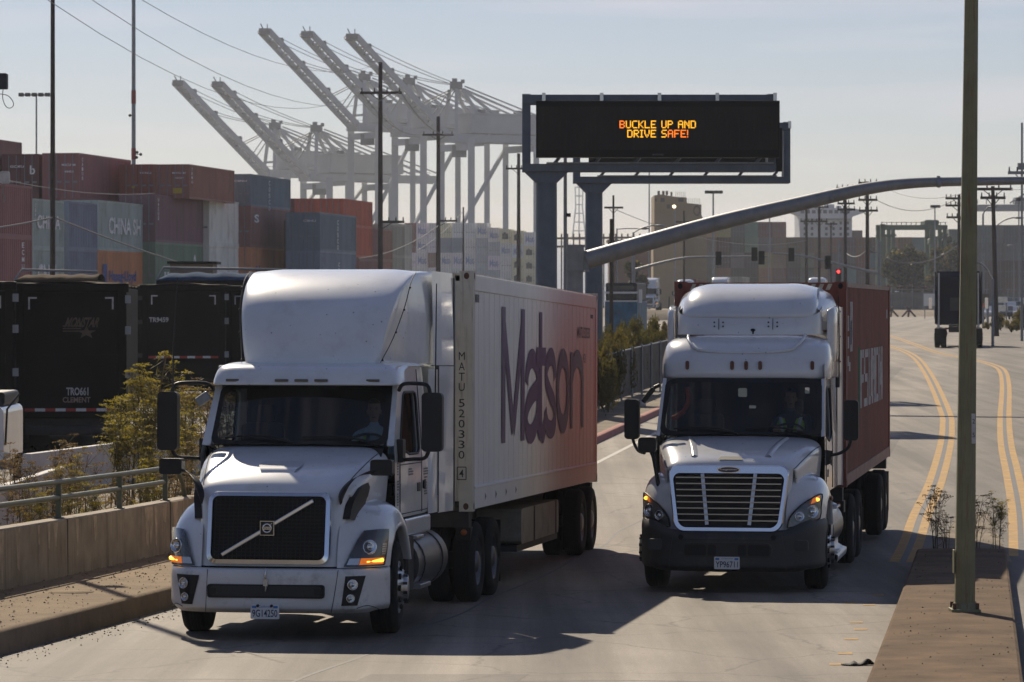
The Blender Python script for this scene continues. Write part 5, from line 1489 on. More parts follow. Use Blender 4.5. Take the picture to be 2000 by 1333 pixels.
mb = MB(); mb.tube(cr([(-.78, 2.3, 2.62), (-.76, 2.28, 2.45), (-.80, 2.26, 2.33), (-.90, 2.3, 2.24), (-.98, 2.35, 2.2)], 4), .035, 8); mb.build("orange_strap", M['orange_cloth'], TB)
mb = MB(); mb.rbox(-.06, .06, 2.06, 2.09, 2.50, 2.62, .02); mb.box(.84, .9, 2.08, 2.085, 2.55, 2.63); mb.box(.1, .19, 1.95, 1.97, 2.35, 2.39); mb.build("dash_camera", M['reflector'], TB)
mb = MB()
for s_ in (-1, 1): mb.box(s_ * .42 - .05, s_ * .42 + .05, .5, 8.2, .78, 1.08)
mb.box(-.45, .45, .35, 1.0, .42, .85); mb.box(-.42, .42, 1.0, 3.6, .55, 1.3); mb.box(-1.0, 1.0, 1.17, 1.35, .42, .56)
for y in (6.2, 7.55): mb.cyl((-1.0, y, .52), (1.0, y, .52), .11); mb.sphere((0, y, .52), .26)
mb.build("chassis", M['dark_metal'], TB)
mb = MB(); mb.rbox(-.5, .5, 6.2, 7.4, 1.085, 1.125, .2, axis='z'); mb.build("fifth_wheel", M['dark_metal'], TB)
for s_ in (-1, 1):
    add_wheel(TB, s_ * 1.20, 1.28, .505, s_, .51, .29, steer=R(3))
    for y in (6.2, 7.55): dual_wheel(TB, s_ * 1.22, y, .49, s_)
    mb = MB(); mb.cyl((s_ * .86, 2.6, .68), (s_ * .86, 4.4, .68), .335, n=28); mb.build("fuel_tank", M['tank'], TB)
    mb = MB()                                           # sculpted side fairing with two steps
    mb.grid([[(s_ * x, y, z) for y, z in ((2.15, .98), (2.9, 1.0), (3.4, 1.02))] for x in (1.05,)] + [[(s_ * 1.17, y, z) for y, z in ((2.18, .95), (2.9, .97), (3.4, 1.0))], [(s_ * 1.18, y, z) for y, z in ((2.2, .66), (3.0, .66), (3.6, .68))], [(s_ * 1.14, y, z) for y, z in ((2.25, .42), (3.2, .42), (4.1, .42))], [(s_ * 1.26, y, z) for y, z in ((2.4, .36), (3.3, .36), (4.1, .36))], [(s_ * 1.24, y, z) for y, z in ((2.4, .26), (3.3, .26), (4.2, .26))]], nu=2, nv=3, flip=s_ < 0)
    mb.build("step_fairing", M['white_bumper'], TB)
    for y0, z in ((2.35, .985), (2.5, .37)):
        mb = MB(); mb.rbox(min(s_ * 1.0, s_ * 1.25), max(s_ * 1.0, s_ * 1.25), y0, y0 + .6, z, z + .03, .01); mb.build("step", M['alloy'], TB)
    mb = MB(); mb.box(min(s_ * .75, s_ * 1.2), max(s_ * .75, s_ * 1.2), 8.2, 8.22, .15, .95); mb.build("mud_flap", M['rubber'], TB)
make_driver("person", "driver in a dark shirt and striped vest, in the truck with the barred chrome grille", at_local(PB, QB, (.60, 2.72, 1.74)), 0, True, rot=QB, shirt='dark_shirt', look=R(4))
# ================================================================== CONTAINERS AND TRAILERS BEHIND THE TWO TRUCKS
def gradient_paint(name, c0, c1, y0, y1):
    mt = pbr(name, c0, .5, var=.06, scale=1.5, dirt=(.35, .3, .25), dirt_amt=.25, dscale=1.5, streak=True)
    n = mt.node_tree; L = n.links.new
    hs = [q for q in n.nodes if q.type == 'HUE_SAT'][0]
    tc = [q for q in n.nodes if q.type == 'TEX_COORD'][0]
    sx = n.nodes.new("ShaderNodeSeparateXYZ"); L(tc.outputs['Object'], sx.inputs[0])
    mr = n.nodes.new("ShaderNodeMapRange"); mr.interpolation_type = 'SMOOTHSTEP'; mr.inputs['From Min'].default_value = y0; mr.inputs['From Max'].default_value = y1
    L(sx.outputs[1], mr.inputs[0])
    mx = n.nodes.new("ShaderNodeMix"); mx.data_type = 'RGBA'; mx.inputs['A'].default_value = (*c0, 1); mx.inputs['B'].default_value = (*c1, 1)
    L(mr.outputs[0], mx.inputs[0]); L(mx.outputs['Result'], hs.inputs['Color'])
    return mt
def corner_castings(root, W, L_, H, mat, hole):
    for x in (-1, 1):
        for y in (0, L_):
            for z in (0, H):
                sx, sy, sz = .162, .178, .118
                mb = MB()
                x0 = x * W / 2 - (sx if x > 0 else 0); y0 = y - (sy if y > 0 else 0); z0 = z - (sz if z > 0 else 0)
                e = .004
                mb.box(x0 - e, x0 + sx + e, y0 - e, y0 + sy + e, z0 - e, z0 + sz + e)
                c_ = mb.build("corner_casting", mat, root)
                mb = MB()
                ov = [(math.cos(2 * math.pi * i / 16) * .034, math.sin(2 * math.pi * i / 16) * .042) for i in range(16)]
                cx, cy, cz = x0 + sx / 2, y0 + sy / 2, z0 + sz / 2
                yy = y0 - e - .002 if y == 0 else y0 + sy + e + .002
                mb.poly([(cx + a, yy, cz + b) for a, b in ov])
                xx = x0 - e - .002 if x < 0 else x0 + sx + e + .002
                mb.poly([(xx, cy + a, cz + b) for a, b in ov])
                mb.build("casting_hole", hole, c_)
# ---- white refrigerated container with a sunset-coloured rear half
LA_ = 12.8; WA = 2.44; HA = 2.97
CA = thing("shipping_container", "white refrigerated shipping container fading to salmon pink at the rear, with tall purple lettering", "container", at_local(PA, QA, (0, 6.45, 1.15)), rot=QA)
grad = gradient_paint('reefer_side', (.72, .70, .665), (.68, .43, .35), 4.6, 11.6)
cream = pbr('reefer_post', (.55, .51, .43), .6, var=.1, scale=3, dirt=(.16, .09, .05), dirt_amt=.7, dscale=3, streak=True)
M['rust'] = pbr('rust', (.10, .05, .03), .8, var=.3, scale=15)
for s_ in (-1, 1):
    mb = MB()
    prof = []
    y = .16
    while y < LA_ - .2:
        wd = .44
        prof += [(y, 0), (y + wd - .03, 0), (y + wd - .026, -.02), (y + wd - .004, -.02)]
        y += wd
    prof.append((LA_ - .16, 0))
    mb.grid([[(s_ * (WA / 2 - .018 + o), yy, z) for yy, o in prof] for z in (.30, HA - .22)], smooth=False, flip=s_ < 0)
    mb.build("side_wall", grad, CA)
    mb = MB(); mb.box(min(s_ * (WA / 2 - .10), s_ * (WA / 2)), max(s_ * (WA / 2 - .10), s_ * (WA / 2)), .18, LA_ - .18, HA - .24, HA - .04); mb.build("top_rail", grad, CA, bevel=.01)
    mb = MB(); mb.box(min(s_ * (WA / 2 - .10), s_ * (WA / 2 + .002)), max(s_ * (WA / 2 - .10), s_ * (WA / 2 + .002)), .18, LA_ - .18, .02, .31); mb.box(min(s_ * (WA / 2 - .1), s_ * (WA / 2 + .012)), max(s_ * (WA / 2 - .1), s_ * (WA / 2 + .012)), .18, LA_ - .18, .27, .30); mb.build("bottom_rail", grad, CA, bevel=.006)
    for y in (0, LA_):
        mb = MB(); y0 = 0 if y == 0 else LA_ - .17
        mb.box(min(s_ * (WA / 2 - .24), s_ * WA / 2), max(s_ * (WA / 2 - .24), s_ * WA / 2), y0, y0 + .17, .12, HA - .12)
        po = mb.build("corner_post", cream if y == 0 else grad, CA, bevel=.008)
mb = MB(); mb.box(-.98, .98, .02, .12, .02, HA - .02); mb.build("front_wall", cream, CA)
mb = MB(); mb.box(-.9, .9, -.10, .02, .2, HA - .5); mb.build("refrigeration_unit", M['grey_plastic'], CA)
mb = MB(); mb.box(-WA / 2 + .05, WA / 2 - .05, .1, LA_ - .05, HA - .05, HA - .02); mb.build("roof", cream, CA)
mb = MB(); mb.box(-1.0, 1.0, LA_ - .08, LA_ - .02, .05, HA - .1); mb.build("door", grad, CA)
mb = MB(); mb.box(-WA / 2 + .1, WA / 2 - .1, .05, LA_ - .05, .05, .2); mb.build("floor_frame", M['dark_metal'], CA)
corner_castings(CA, WA, LA_, HA, cream, M['rust'])
# lettering
M['purple'] = pbr('purple', (.05, .022, .105), .5, var=.1, scale=1)
x = WA / 2 - .008
def stroke(mb, pts, wd, rect, lift, k=6):
    """a painted stroke of constant width along a path given inside the letter's rectangle (y0, y1, z0, z1)"""
    y0, y1, z0, z1 = rect
    h = wd / 2
    P = [np.array((y0 + h + (y1 - y0 - wd) * u, z0 + h + (z1 - z0 - wd) * v)) for u, v in pts]
    if k > 1: P = cr(P, k)
    L_, R_ = [], []
    for i, p in enumerate(P):
        d = P[min(i + 1, len(P) - 1)] - P[max(i - 1, 0)]
        d = d / (np.linalg.norm(d) + 1e-9)
        q = np.array((-d[1], d[0])) * h
        L_.append((x + lift, *(p + q))); R_.append((x + lift, *(p - q)))
    mb.grid([L_, R_], smooth=False)
def letter(ch, y0, y1, z0, z1, wd):
    r = (y0 - 6.45, y1 - 6.45, z0 - 1.15, z1 - 1.15); mb = MB()
    if ch == 'M':
        for i, q in enumerate((((0, -.12), (0, 1.12)), ((0, 1.0), (.5, .0)), ((.5, .0), (1, 1.0)), ((1, -.12), (1, 1.12)))): stroke(mb, q, wd * (1.0 if i in (0, 3) else .85), r, .001 * i, 1)
    elif ch == 'a':
        stroke(mb, [(.03, .66), (.08, .84), (.28, .98), (.55, 1), (.84, .88), (.95, .66), (.95, .3), (1.0, .06), (1.15, .0)], wd, r, .001); stroke(mb, [(.93, .60), (.5, .52), (.1, .38), (-.02, .18), (.12, .02), (.42, -.01), (.75, .1), (.95, .3)], wd, r, .002)
    elif ch == 't':
        stroke(mb, [(.42, 1.1), (.42, .6), (.42, .2), (.5, .02), (.75, -.02), (1.0, .06)], wd, r, .003); stroke(mb, [(-.1, .69), (1.05, .69)], wd * .95, r, .004, 1)
    elif ch == 's':
        stroke(mb, [(1, .70), (.92, .88), (.66, 1), (.32, .98), (.06, .84), (.08, .66), (.45, .50), (.86, .36), (1.0, .2), (.9, .05), (.58, -.01), (.22, .03), (.02, .16), (-.04, .28)], wd, r, .001)
    elif ch == 'o':
        stroke(mb, [(.5 + .5 * math.sin(2 * math.pi * i / 16), .5 + .5 * math.cos(2 * math.pi * i / 16)) for i in range(17)], wd, r, .002, 3)
    elif ch == 'n':
        stroke(mb, [(0, -.16), (0, 1.10)], wd, r, .001, 1); stroke(mb, [(.05, .70), (.2, .9), (.55, 1), (.88, .88), (1, .66), (1, .3), (1, -.16)], wd, r, .002)
    mb.build("painted_letter", M['purple'], CA)
letter('M', 8.97, 11.08, 1.95, 3.72, .33); letter('a', 11.14, 12.66, 1.90, 3.19, .27); letter('t', 12.22, 13.3, 1.90, 3.70, .27)
letter('s', 13.12, 14.38, 1.93, 3.22, .26); letter('o', 14.40, 15.86, 1.97, 3.23, .28); letter('n', 15.98, 17.55, 2.04, 3.22, .27)
tx = "MATU 520330"
z = HA - 1.10
for ch in tx:
    if ch != ' ': mb = MB(); add_text(mb, ch, (1.045, -.0045, z), (1, 0, 0), (0, 0, 1), .075, .098, 0.0); mb.build("post_letter", M['ink'], CA)
    z -= .128 if ch != ' ' else .07
z -= .10
mb = MB(); add_text(mb, "4", (1.055, -.0045, z), (1, 0, 0), (0, 0, 1), .055, .095, .012)
for a, b in (((1.03, z - .03), (1.14, z - .03)), ((1.03, z + .125), (1.14, z + .125))):
    mb.box(a[0], b[0], -.0045, -.001, a[1] - .005, a[1] + .005)
for xx in (1.03, 1.14): mb.box(xx - .005, xx + .005, -.0045, -.001, z - .03, z + .125)
mb.build("boxed_number", M['ink'], CA)
mb = MB()
add_text(mb, "MATU 520330", (x, LA_ - 2.4, HA - .72), (0, 1, 0), (0, 0, 1), 1.5, .17, .01); add_text(mb, "45R1", (x, LA_ - 1.75, HA - 1.1), (0, 1, 0), (0, 0, 1), .35, .14, .01)
for yy in (1.0, 1.9, 2.8, 3.7): mb.poly([(WA / 2 + .005, yy, .1), (WA / 2 + .005, yy + .12, .15), (WA / 2 + .005, yy, .2)])
for k in range(3): mb.box(x - .002, x + .002, .28 + .1 * k, .35 + .1 * k, HA - .38, HA - .28)
for k in range(3): mb.box(x - .002, x + .002, LA_ - .8 + .1 * k, LA_ - .73 + .1 * k, HA - .40, HA - .34)
mb.build("side_marking", M['faded_ink'], CA)

def chassis_trailer(label, P, Q, y0, y1, axles, zdeck, dz, box=None, light=True):
    """skeletal container trailer: rails, bolsters, tandem"""
    root = thing("container_trailer", label, "trailer", at_local(P, Q, (0, y0, 0)), rot=Q)
    L_ = y1 - y0
    mb = MB()
    for s_ in (-1, 1): mb.box(s_ * .46 - .06, s_ * .46 + .06, .3, L_, zdeck - .33, zdeck - .01)
    for k in range(7): mb.box(-.46, .46, .8 + k * L_ / 7.2, .9 + k * L_ / 7.2, zdeck - .25, zdeck - .1)
    mb.build("frame_rail", M['dark_metal'], root)
    for y in (.15, L_ - .2):
        mb = MB(); mb.box(-1.16, 1.16, y - .12, y + .12, zdeck - .20, zdeck - .006); b_ = mb.build("bolster", M['dark_metal'], root)
        if y < 1:
            for s_ in (-1, 1):
                mb = MB(); mb.box(min(s_ * 1.0, s_ * 1.18), max(s_ * 1.0, s_ * 1.18), y - .1, y + .2, zdeck - .36, zdeck - .2); mb.build("gusset", M['black_plastic'], root)
                mb = MB(); mb.sphere((s_ * 1.1, y - .11, zdeck - .26), (.04, .02, .04)); mb.build("side_marker", M['amber_off'], root)
    for y in axles:
        mb = MB(); mb.cyl((-1, y - y0, .52 + dz), (1, y - y0, .52 + dz), .08); mb.box(-.5, .5, y - y0 - .3, y - y0 + .3, .6 + dz, zdeck - .3); mb.build("axle", M['dark_metal'], root)
        for s_ in (-1, 1): dual_wheel(root, s_ * 1.22, y - y0, .505 + dz, s_)
    for s_ in (-1, 1):
        mb = MB(); mb.box(s_ * .62 - .06, s_ * .62 + .06, 2.5, 2.62, .30, zdeck - .2); mb.box(s_ * .62 - .12, s_ * .62 + .12, 2.42, 2.7, .26, .30); mb.build("landing_leg", M['dark_metal'], root)
        mb = MB(); mb.box(min(s_ * .7, s_ * 1.2), max(s_ * .7, s_ * 1.2), L_ - .12, L_ - .10, .25, zdeck - .25); mb.build("mud_flap", M['rubber'], root)
    if box:
        a, b_, z0, z1 = box
        mb = MB(); mb.rbox(.3, 1.14, a - y0, b_ - y0, z0, z1, .09, axis='x'); g_ = mb.build("generator_box", pbr('genset', (.25, .235, .20), .6, var=.15, dirt=(.08, .07, .06), dirt_amt=.6), root, bevel=.02)
        for t in (.33, .92):
            mb = MB(); yy = a - y0 + (b_ - a) * t; mb.box(1.138, 1.15, yy - .04, yy + .04, z0, z1); mb.build("strap", M['dark_metal'], g_)
        mb = MB(); mb.box(.3, 1.1, a - y0 - .15, b_ - y0 + .15, z0 - .10, z0 - .01); mb.build("generator_tray", M['dark_metal'], root)
    return root
chassis_trailer("dark skeletal trailer carrying the white and pink container, with a beige generator box under it", PA, QA, 6.5, 19.2, (17.45, 18.75), 1.145, .07, (11.3, 15.2, .52, 1.0))

# ---- red corrugated container
LB_ = 10.8; HB = 2.90
CB = thing("shipping_container", "rust-red corrugated shipping container with patched white lettering on its side", "container", at_local(PB, QB, (0, 4.62, 1.17)), rot=QB)
red = pbr('red_box', (.20, .05, .032), .6, var=.2, scale=1.2, dirt=(.07, .035, .025), dirt_amt=.6, dscale=1.5, streak=True)
def corrugated(s_, W, L_, z0, z1, pitch=.278, dep=.036, y0=.1):
    prof = []
    y = y0
    while y < L_ - .12:
        prof += [(y, 0), (y + pitch * .26, 0), (y + pitch * .5, -dep), (y + pitch * .76, -dep)]
        y += pitch
    prof.append((L_ - .1, 0))
    mb = MB(); mb.grid([[(s_ * (W / 2 - .012 + o), yy, z) for yy, o in prof] for z in (z0, z1)], smooth=False, flip=s_ < 0)
    return mb
for s_ in (-1, 1):
    corrugated(s_, WA, LB_, .15, HB - .06).build("side_wall", red, CB)
    mb = MB(); mb.box(min(s_ * (WA / 2 - .07), s_ * WA / 2), max(s_ * (WA / 2 - .07), s_ * WA / 2), .16, LB_ - .16, HB - .075, HB - .01); mb.build("top_rail", pbr('worn_rail', (.30, .20, .16), .6, var=.3, scale=4), CB)
    mb = MB(); mb.box(min(s_ * (WA / 2 - .07), s_ * (WA / 2 + .003)), max(s_ * (WA / 2 - .07), s_ * (WA / 2 + .003)), .16, LB_ - .16, .01, .17); mb.build("bottom_rail", pbr('worn_sill', (.26, .13, .10), .6, var=.25, scale=3), CB)
    for y in (0, LB_ - .15):
        mb = MB(); mb.box(min(s_ * (WA / 2 - .12), s_ * (WA / 2)), max(s_ * (WA / 2 - .12), s_ * (WA / 2)), y, y + .15, .115, HB - .115); mb.build("corner_post", red, CB)
mb = MB(); mb.box(-1.1, 1.1, .03, .08, .1, HB - .1)
for k in range(8): mb.box(-1.05 + k * .27, -.93 + k * .27, .005, .03, .15, HB - .25)
mb.build("front_wall", red, CB)
mb = MB(); mb.box(-1.06, 1.06, .0, .1, HB - .13, HB - .01); hd_ = mb.build("header", red, CB)
mb = MB()
for k in range(4): mb.add([(.58 + k * .115, -.004, HB - .115), (.64 + k * .115, -.004, HB - .115), (.68 + k * .115, -.004, HB - .03), (.62 + k * .115, -.004, HB - .03)], [(0, 1, 2, 3)])
for k in range(3): mb.add([(-1.0 + k * .1, -.004, HB - .115), (-.95 + k * .1, -.004, HB - .115), (-.91 + k * .1, -.004, HB - .03), (-.96 + k * .1, -.004, HB - .03)], [(0, 1, 2, 3)])
mb.build("warning_stripe", pbr('warn', (.5, .45, .35), .6, var=.3, scale=9), hd_)
mb = MB(); mb.box(-WA / 2 + .05, WA / 2 - .05, .1, LB_ - .05, HB - .05, HB - .025); mb.build("roof", red, CB)
mb = MB(); mb.box(-1.1, 1.1, LB_ - .08, LB_ - .02, .1, HB - .1); mb.build("door", red, CB)
mb = MB(); mb.box(-1.1, 1.1, .05, LB_ - .05, .02, .14); mb.build("floor_frame", M['dark_metal'], CB)
corner_castings(CB, WA, LB_, HB, red, M['void'])
# lettering painted over the corrugation: strips that follow its outer and inner flats
def on_ribs(mb, y0, y1, z0, z1, m, slant=0.0, L_=LB_, W=WA, pitch=.278, dep=.036):
    y = .1
    while y < L_ - .12:
        for a, b_, o in ((y, y + pitch * .26, 0), (y + pitch * .5, y + pitch * .76, -dep)):
            p, q = max(a, y0), min(b_, y1)
            if q - p > .01: mb.add([(W / 2 - .009 + o, p, z0), (W / 2 - .009 + o, q, z0), (W / 2 - .009 + o, q, z1), (W / 2 - .009 + o, p, z1)], [(0, 1, 2, 3)], m)
        for (a, oa), (b_, ob) in (((y + pitch * .26, 0), (y + pitch * .5, -dep)), ((y + pitch * .76, -dep), (y + pitch, 0))):
            p, q = max(a, y0), min(b_, y1)
            if q - p > .01:
                fo = lambda t: oa + (ob - oa) * (t - a) / (b_ - a)
                mb.add([(W / 2 - .009 + fo(p), p, z0), (W / 2 - .009 + fo(q), q, z0), (W / 2 - .009 + fo(q), q, z1), (W / 2 - .009 + fo(p), p, z1)], [(0, 1, 2, 3)], m)
        y += pitch
mb = MB()
def bits(rows, y0, dy, z0, dz, m):
    """lettering as painted blocks: rows of 0/1 from the top"""
    n_ = len(rows)
    for i, r in enumerate(rows):
        k = 0
        while k < len(r):
            if r[k] == '1':
                e = k
                while e < len(r) and r[e] == '1': e += 1
                on_ribs(mb, y0 + k * dy, y0 + e * dy + .09, z0 + (n_ - 1 - i) * dz, z0 + (n_ - i) * dz, m); k = e
            else: k += 1
FONT5 = {'F': "11111 10000 10000 11110 10000 10000 10000", 'L': "10000 10000 10000 10000 10000 10000 11111", 'O': "01110 10001 10001 10001 10001 10001 01110", 'R': "11110 10001 10001 11110 10100 10010 10001",
         'E': "11111 10000 10000 11110 10000 10000 11111", 'N': "10001 11001 10101 10101 10011 10001 10001", 'S': "01111 10000 10000 01110 00001 00001 11110", 'B': "11110 10001 10001 11110 10001 10001 11110", 'U': "10001 10001 10001 10001 10001 10001 01110",
         'C': "01111 10000 10000 10000 10000 10000 01111", 'K': "10001 10010 10100 11000 10100 10010 10001", 'P': "11110 10001 10001 11110 10000 10000 10000", 'A': "01110 10001 10001 11111 10001 10001 10001", 'D': "11110 10001 10001 10001 10001 10001 11110",
         'I': "111 010 010 010 010 010 111", 'V': "10001 10001 10001 10001 01010 01010 00100", '!': "1 1 1 1 1 0 1", ' ': "000 000 000 000 000 000 000", 'T': "11111 00100 00100 00100 00100 00100 00100", 'H': "10001 10001 10001 11111 10001 10001 10001"}
def rowsof(t, gap=1):
    out = ["" for _ in range(7)]
    for ch in t:
        g = FONT5[ch].split()
        for i in range(7): out[i] += g[i] + "0" * gap
    return out
LM = [pbr('worn_letter', (.46, .44, .42), .7, var=.35, scale=5), pbr('worn_green', (.03, .12, .05), .7, var=.3, scale=5), pbr('worn_blue', (.04, .06, .2), .7, var=.2)]
for k, ch in enumerate("FSUNDN"):
    mb = MB(); bits(rowsof(ch), 3.3 + k * .93, .155, 1.02, .125, 0); mb.build("painted_letter", LM, CB)
for y0, y1, z0, z1, m in ((2.75, 3.15, .95, 1.95, 1), (.95, 1.5, 1.9, 2.62, 0), (.45, .75, 2.2, 2.42, 0), (.45, .75, 1.95, 2.12, 0), (.4, .7, 1.7, 1.84, 0), (.85, 1.15, 1.62, 1.75, 0), (9.9, 10.2, 2.35, 2.5, 0)):
    mb = MB(); on_ribs(mb, y0, y1, z0, z1, m)
    if z1 == 2.62: on_ribs(mb, 1.0, 1.45, 2.0, 2.35, 2)
    mb.build("paint_patch", LM, CB)
chassis_trailer("dark skeletal trailer under the rust-red corrugated container", PB, QB, 4.65, 15.5, (13.05, 14.4), 1.165, -.03)
# ================================================================== CONTAINER YARD
_box_proto = {}
def box_proto(L_, H, style):
    """low-detail container, origin at its front right foot corner seen from the road; door end faces -y, right side faces +x"""
    key = (round(L_, 1), style)
    if key in _box_proto: return _box_proto[key]
    W = 2.44
    parts = []
    mb = MB()
    for x0 in (-W, -.15):
        for y in (0, L_ - .15): mb.box(x0, x0 + .15, y, y + .15, 0, 1)
    for z0, z1 in ((0, .055), (.955, 1)):
        mb.box(-W + .15, -.15, .02, .12, z0, z1); mb.box(-W + .15, -.15, L_ - .12, L_ - .02, z0, z1)
        mb.box(-W, -W + .1, .15, L_ - .15, z0, z1); mb.box(-.1, 0, .15, L_ - .15, z0, z1)
    mb.box(-W + .1, -.1, .12, L_ - .12, .96, .985)
    parts.append(("frame", mb, 'box_paint'))
    pitch = .35 if style != 'smooth' else .5
    dep = .045 if style != 'smooth' else .008
    for s_, x in ((1, -.03), (-1, -W + .03)):
        prof = []; y = .15
        while y < L_ - .2:
            prof += [(y, 0), (y + pitch * .3, 0), (y + pitch * .5, -dep), (y + pitch * .8, -dep)]; y += pitch
        prof.append((L_ - .15, 0))
        mb = MB(); mb.grid([[(x + s_ * o, yy, z) for yy, o in prof] for z in (.05, .96)], smooth=False, flip=s_ < 0)
        parts.append(("side_wall", mb, 'box_paint'))
    for x0 in (-W + .15, -W / 2 + .01):
        mb = MB(); x1 = x0 + W / 2 - .16
        mb.box(x0, x1, .05, .09, .055, .955)
        for k in range(5): mb.box(x0 + .04, x1 - .04, .035, .05, .09 + k * .175, .20 + k * .175)
        parts.append(("door", mb, 'box_paint'))
    mb = MB(); mb.box(-W + .15, -.15, L_ - .08, L_ - .04, .05, .96); parts.append(("end_wall", mb, 'box_paint'))
    for x in (-W + .45, -W + .95, -.95, -.45):
        mb = MB(); mb.cyl((x, .02, .03), (x, .02, .97), .028, n=6); mb.box(x - .02, x + .3, .005, .03, .36, .40); parts.append(("lock_rod", mb, 'galv'))
    built = []
    for nme, mb, mat in parts:
        o = mb.build(nme, M[mat]); built.append((nme, o.data)); bpy.data.objects.remove(o)
    _box_proto[key] = built
    return built
YW = R(9.5); KC = 1.3
def yard_box(x, y, z, H, col, label, L_=12.19, style='corr', yaw=YW, group=None, marks=None):
    t = thing("shipping_container", label, "container", (x, y, z), -yaw, group)
    t.scale = (1, 1, 1)
    for nme, me in box_proto(L_, H, style):
        o = bpy.data.objects.new(nme, me); COL.objects.link(o); o.parent = t; o.scale = (1, 1, H); o.color = (*(min(.8, v * KC) for v in col), 1)
    if marks:
        for kind_, args in marks:
            mb = MB()
            if kind_ == 'side':                           # side lettering (text, y0, width, z0 frac, height frac, bold)
                tx, y0, wd, z0, ht, mt = args
                add_text(mb, tx, (.012, y0, z0 * H), (0, 1, 0), (0, 0, 1), wd, ht * H, .03)
                mb.build("side_lettering", M[mt], t)
            elif kind_ == 'vert':                         # letters stacked down the side
                tx, y0, zt, hh, mt = args
                zz = zt * H
                for ch in tx:
                    if ch != ' ': add_text(mb, ch, (.012, y0, zz - hh), (0, 1, 0), (0, 0, 1), hh * 1.5, hh, .02)
                    zz -= hh * 1.35
                mb.build("side_lettering", M[mt], t)
            elif kind_ == 'end':
                tx, x0, wd, z0, ht, mt = args
                add_text(mb, tx, (x0, .0, z0 * H), (1, 0, 0), (0, 0, 1), wd, ht * H, .02)
                mb.build("door_lettering", M[mt], t)
            elif kind_ == 'patch':
                x0, x1, z0, z1, mt = args
                mb.box(x0, x1, -.006, .004, z0 * H, z1 * H); mb.build("door_label", M[mt], t)
    return t
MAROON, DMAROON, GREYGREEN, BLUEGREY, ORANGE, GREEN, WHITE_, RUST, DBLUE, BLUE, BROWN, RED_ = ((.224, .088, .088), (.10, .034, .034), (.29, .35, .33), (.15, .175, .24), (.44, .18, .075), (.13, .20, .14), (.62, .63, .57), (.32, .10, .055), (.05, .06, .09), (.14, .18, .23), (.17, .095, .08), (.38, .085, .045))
# columns: px of the near right edge, distance, tier tops (photo rows, foot to top), colours, names, length
def stack(px, d, tops, specs, L_=12.19, dx=0.0, start=0):
    g = gz(d)
    zs = [g] + [Z_at(t, d) for t in tops]
    for i, sp in enumerate(specs):
        if sp is None or i < start: continue
        col, label = sp[0], sp[1]
        yard_box(X_at(px, d) + dx, d, zs[i], zs[i + 1] - zs[i], col, label, sp[3] if len(sp) > 3 and sp[3] else L_, marks=sp[2] if len(sp) > 2 else None)
Wt = 'box_white_text'
dm = [('end', ("MSCU 84", -1.15, .9, .72, .05, Wt)), ('end', ("45G1", -1.0, .6, .58, .04, Wt))]
# leftmost pair, nearest
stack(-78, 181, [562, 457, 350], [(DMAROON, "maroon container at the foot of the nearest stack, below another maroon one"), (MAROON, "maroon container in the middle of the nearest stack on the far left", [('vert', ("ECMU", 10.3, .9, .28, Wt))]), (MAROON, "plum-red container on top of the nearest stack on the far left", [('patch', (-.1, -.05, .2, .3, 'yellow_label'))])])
# the long wall of side faces, running back
stack(65, 205, [580, 485, 388], [(GREYGREEN, "grey-green container at the foot of the stack behind the wooden pole", None, 6.06), (GREYGREEN, "pale green container behind the wooden pole, second tier", [('side', ("CNN", .8, 3.6, .18, .5, Wt))], 6.06), (GREYGREEN, "pale green container behind the wooden pole, top tier, lettered CHINA", [('side', ("CHINA", .7, 4.6, .4, .28, Wt)), ('vert', ("CSVU", .25, .9, .2, Wt))], 6.06)])
stack(134, 213.5, [580, 487, 393], [(BLUEGREY, "slate-blue short container at the stack's foot, beside the orange one", None, 6.06), (BLUEGREY, "slate-blue short container in the second tier, left of the orange one", None, 6.06), (BLUEGREY, "slate-blue short container on top, between two pale green ones", None, 6.06)])
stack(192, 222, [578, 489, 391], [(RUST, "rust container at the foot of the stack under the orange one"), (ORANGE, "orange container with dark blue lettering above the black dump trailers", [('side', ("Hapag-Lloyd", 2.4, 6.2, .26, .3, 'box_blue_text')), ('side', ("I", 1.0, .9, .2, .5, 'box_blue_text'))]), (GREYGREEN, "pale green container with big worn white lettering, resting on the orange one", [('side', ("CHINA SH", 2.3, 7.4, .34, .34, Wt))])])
stack(304, 232, [578, 473, 380], [(GREEN, "dark green container at the very foot of the plum stack"), (GREEN, "dull green container under the plum one, with a white mark", [('side', ("II", 2.1, 1.2, .1, .35, Wt)), ('side', ("8", 9.6, .6, .4, .4, Wt))]), ((.160, .083, .099), "plum container standing on the dull green one", [('vert', ("UACU5", .5, .93, .22, Wt))])])
stack(409, 244, [570, 478, 389], [(WHITE_, "grey-white container at the bottom of the white pair's stack"), (WHITE_, "lower one of the two plain off-white containers"), (WHITE_, "upper one of the two plain off-white containers", None)])
stack(490, 252, [572, 483, 402, 340], [(ORANGE, "orange container at the bottom below the brown one"), ((.432, .184, .096), "faded orange container under the brown one, partly behind the white truck's roof", [('side', ("H", 1.5, 1.2, .1, .5, 'box_blue_text'))]), ((.192, .096, .088), "brown container with an orange door end, below the dark blue one", [('side', ("S", 1.0, 1.4, .6, .2, Wt)), ('patch', (-1.9, -1.1, .25, .42, 'yellow_label'))]), ((.120, .152, .184), "dark blue-grey container with stacked white lettering, topmost of its stack", [('vert', ("COSCO", 5.3, .86, .33, Wt)), ('end', ("CSNU", -1.2, .9, .75, .06, Wt))])])
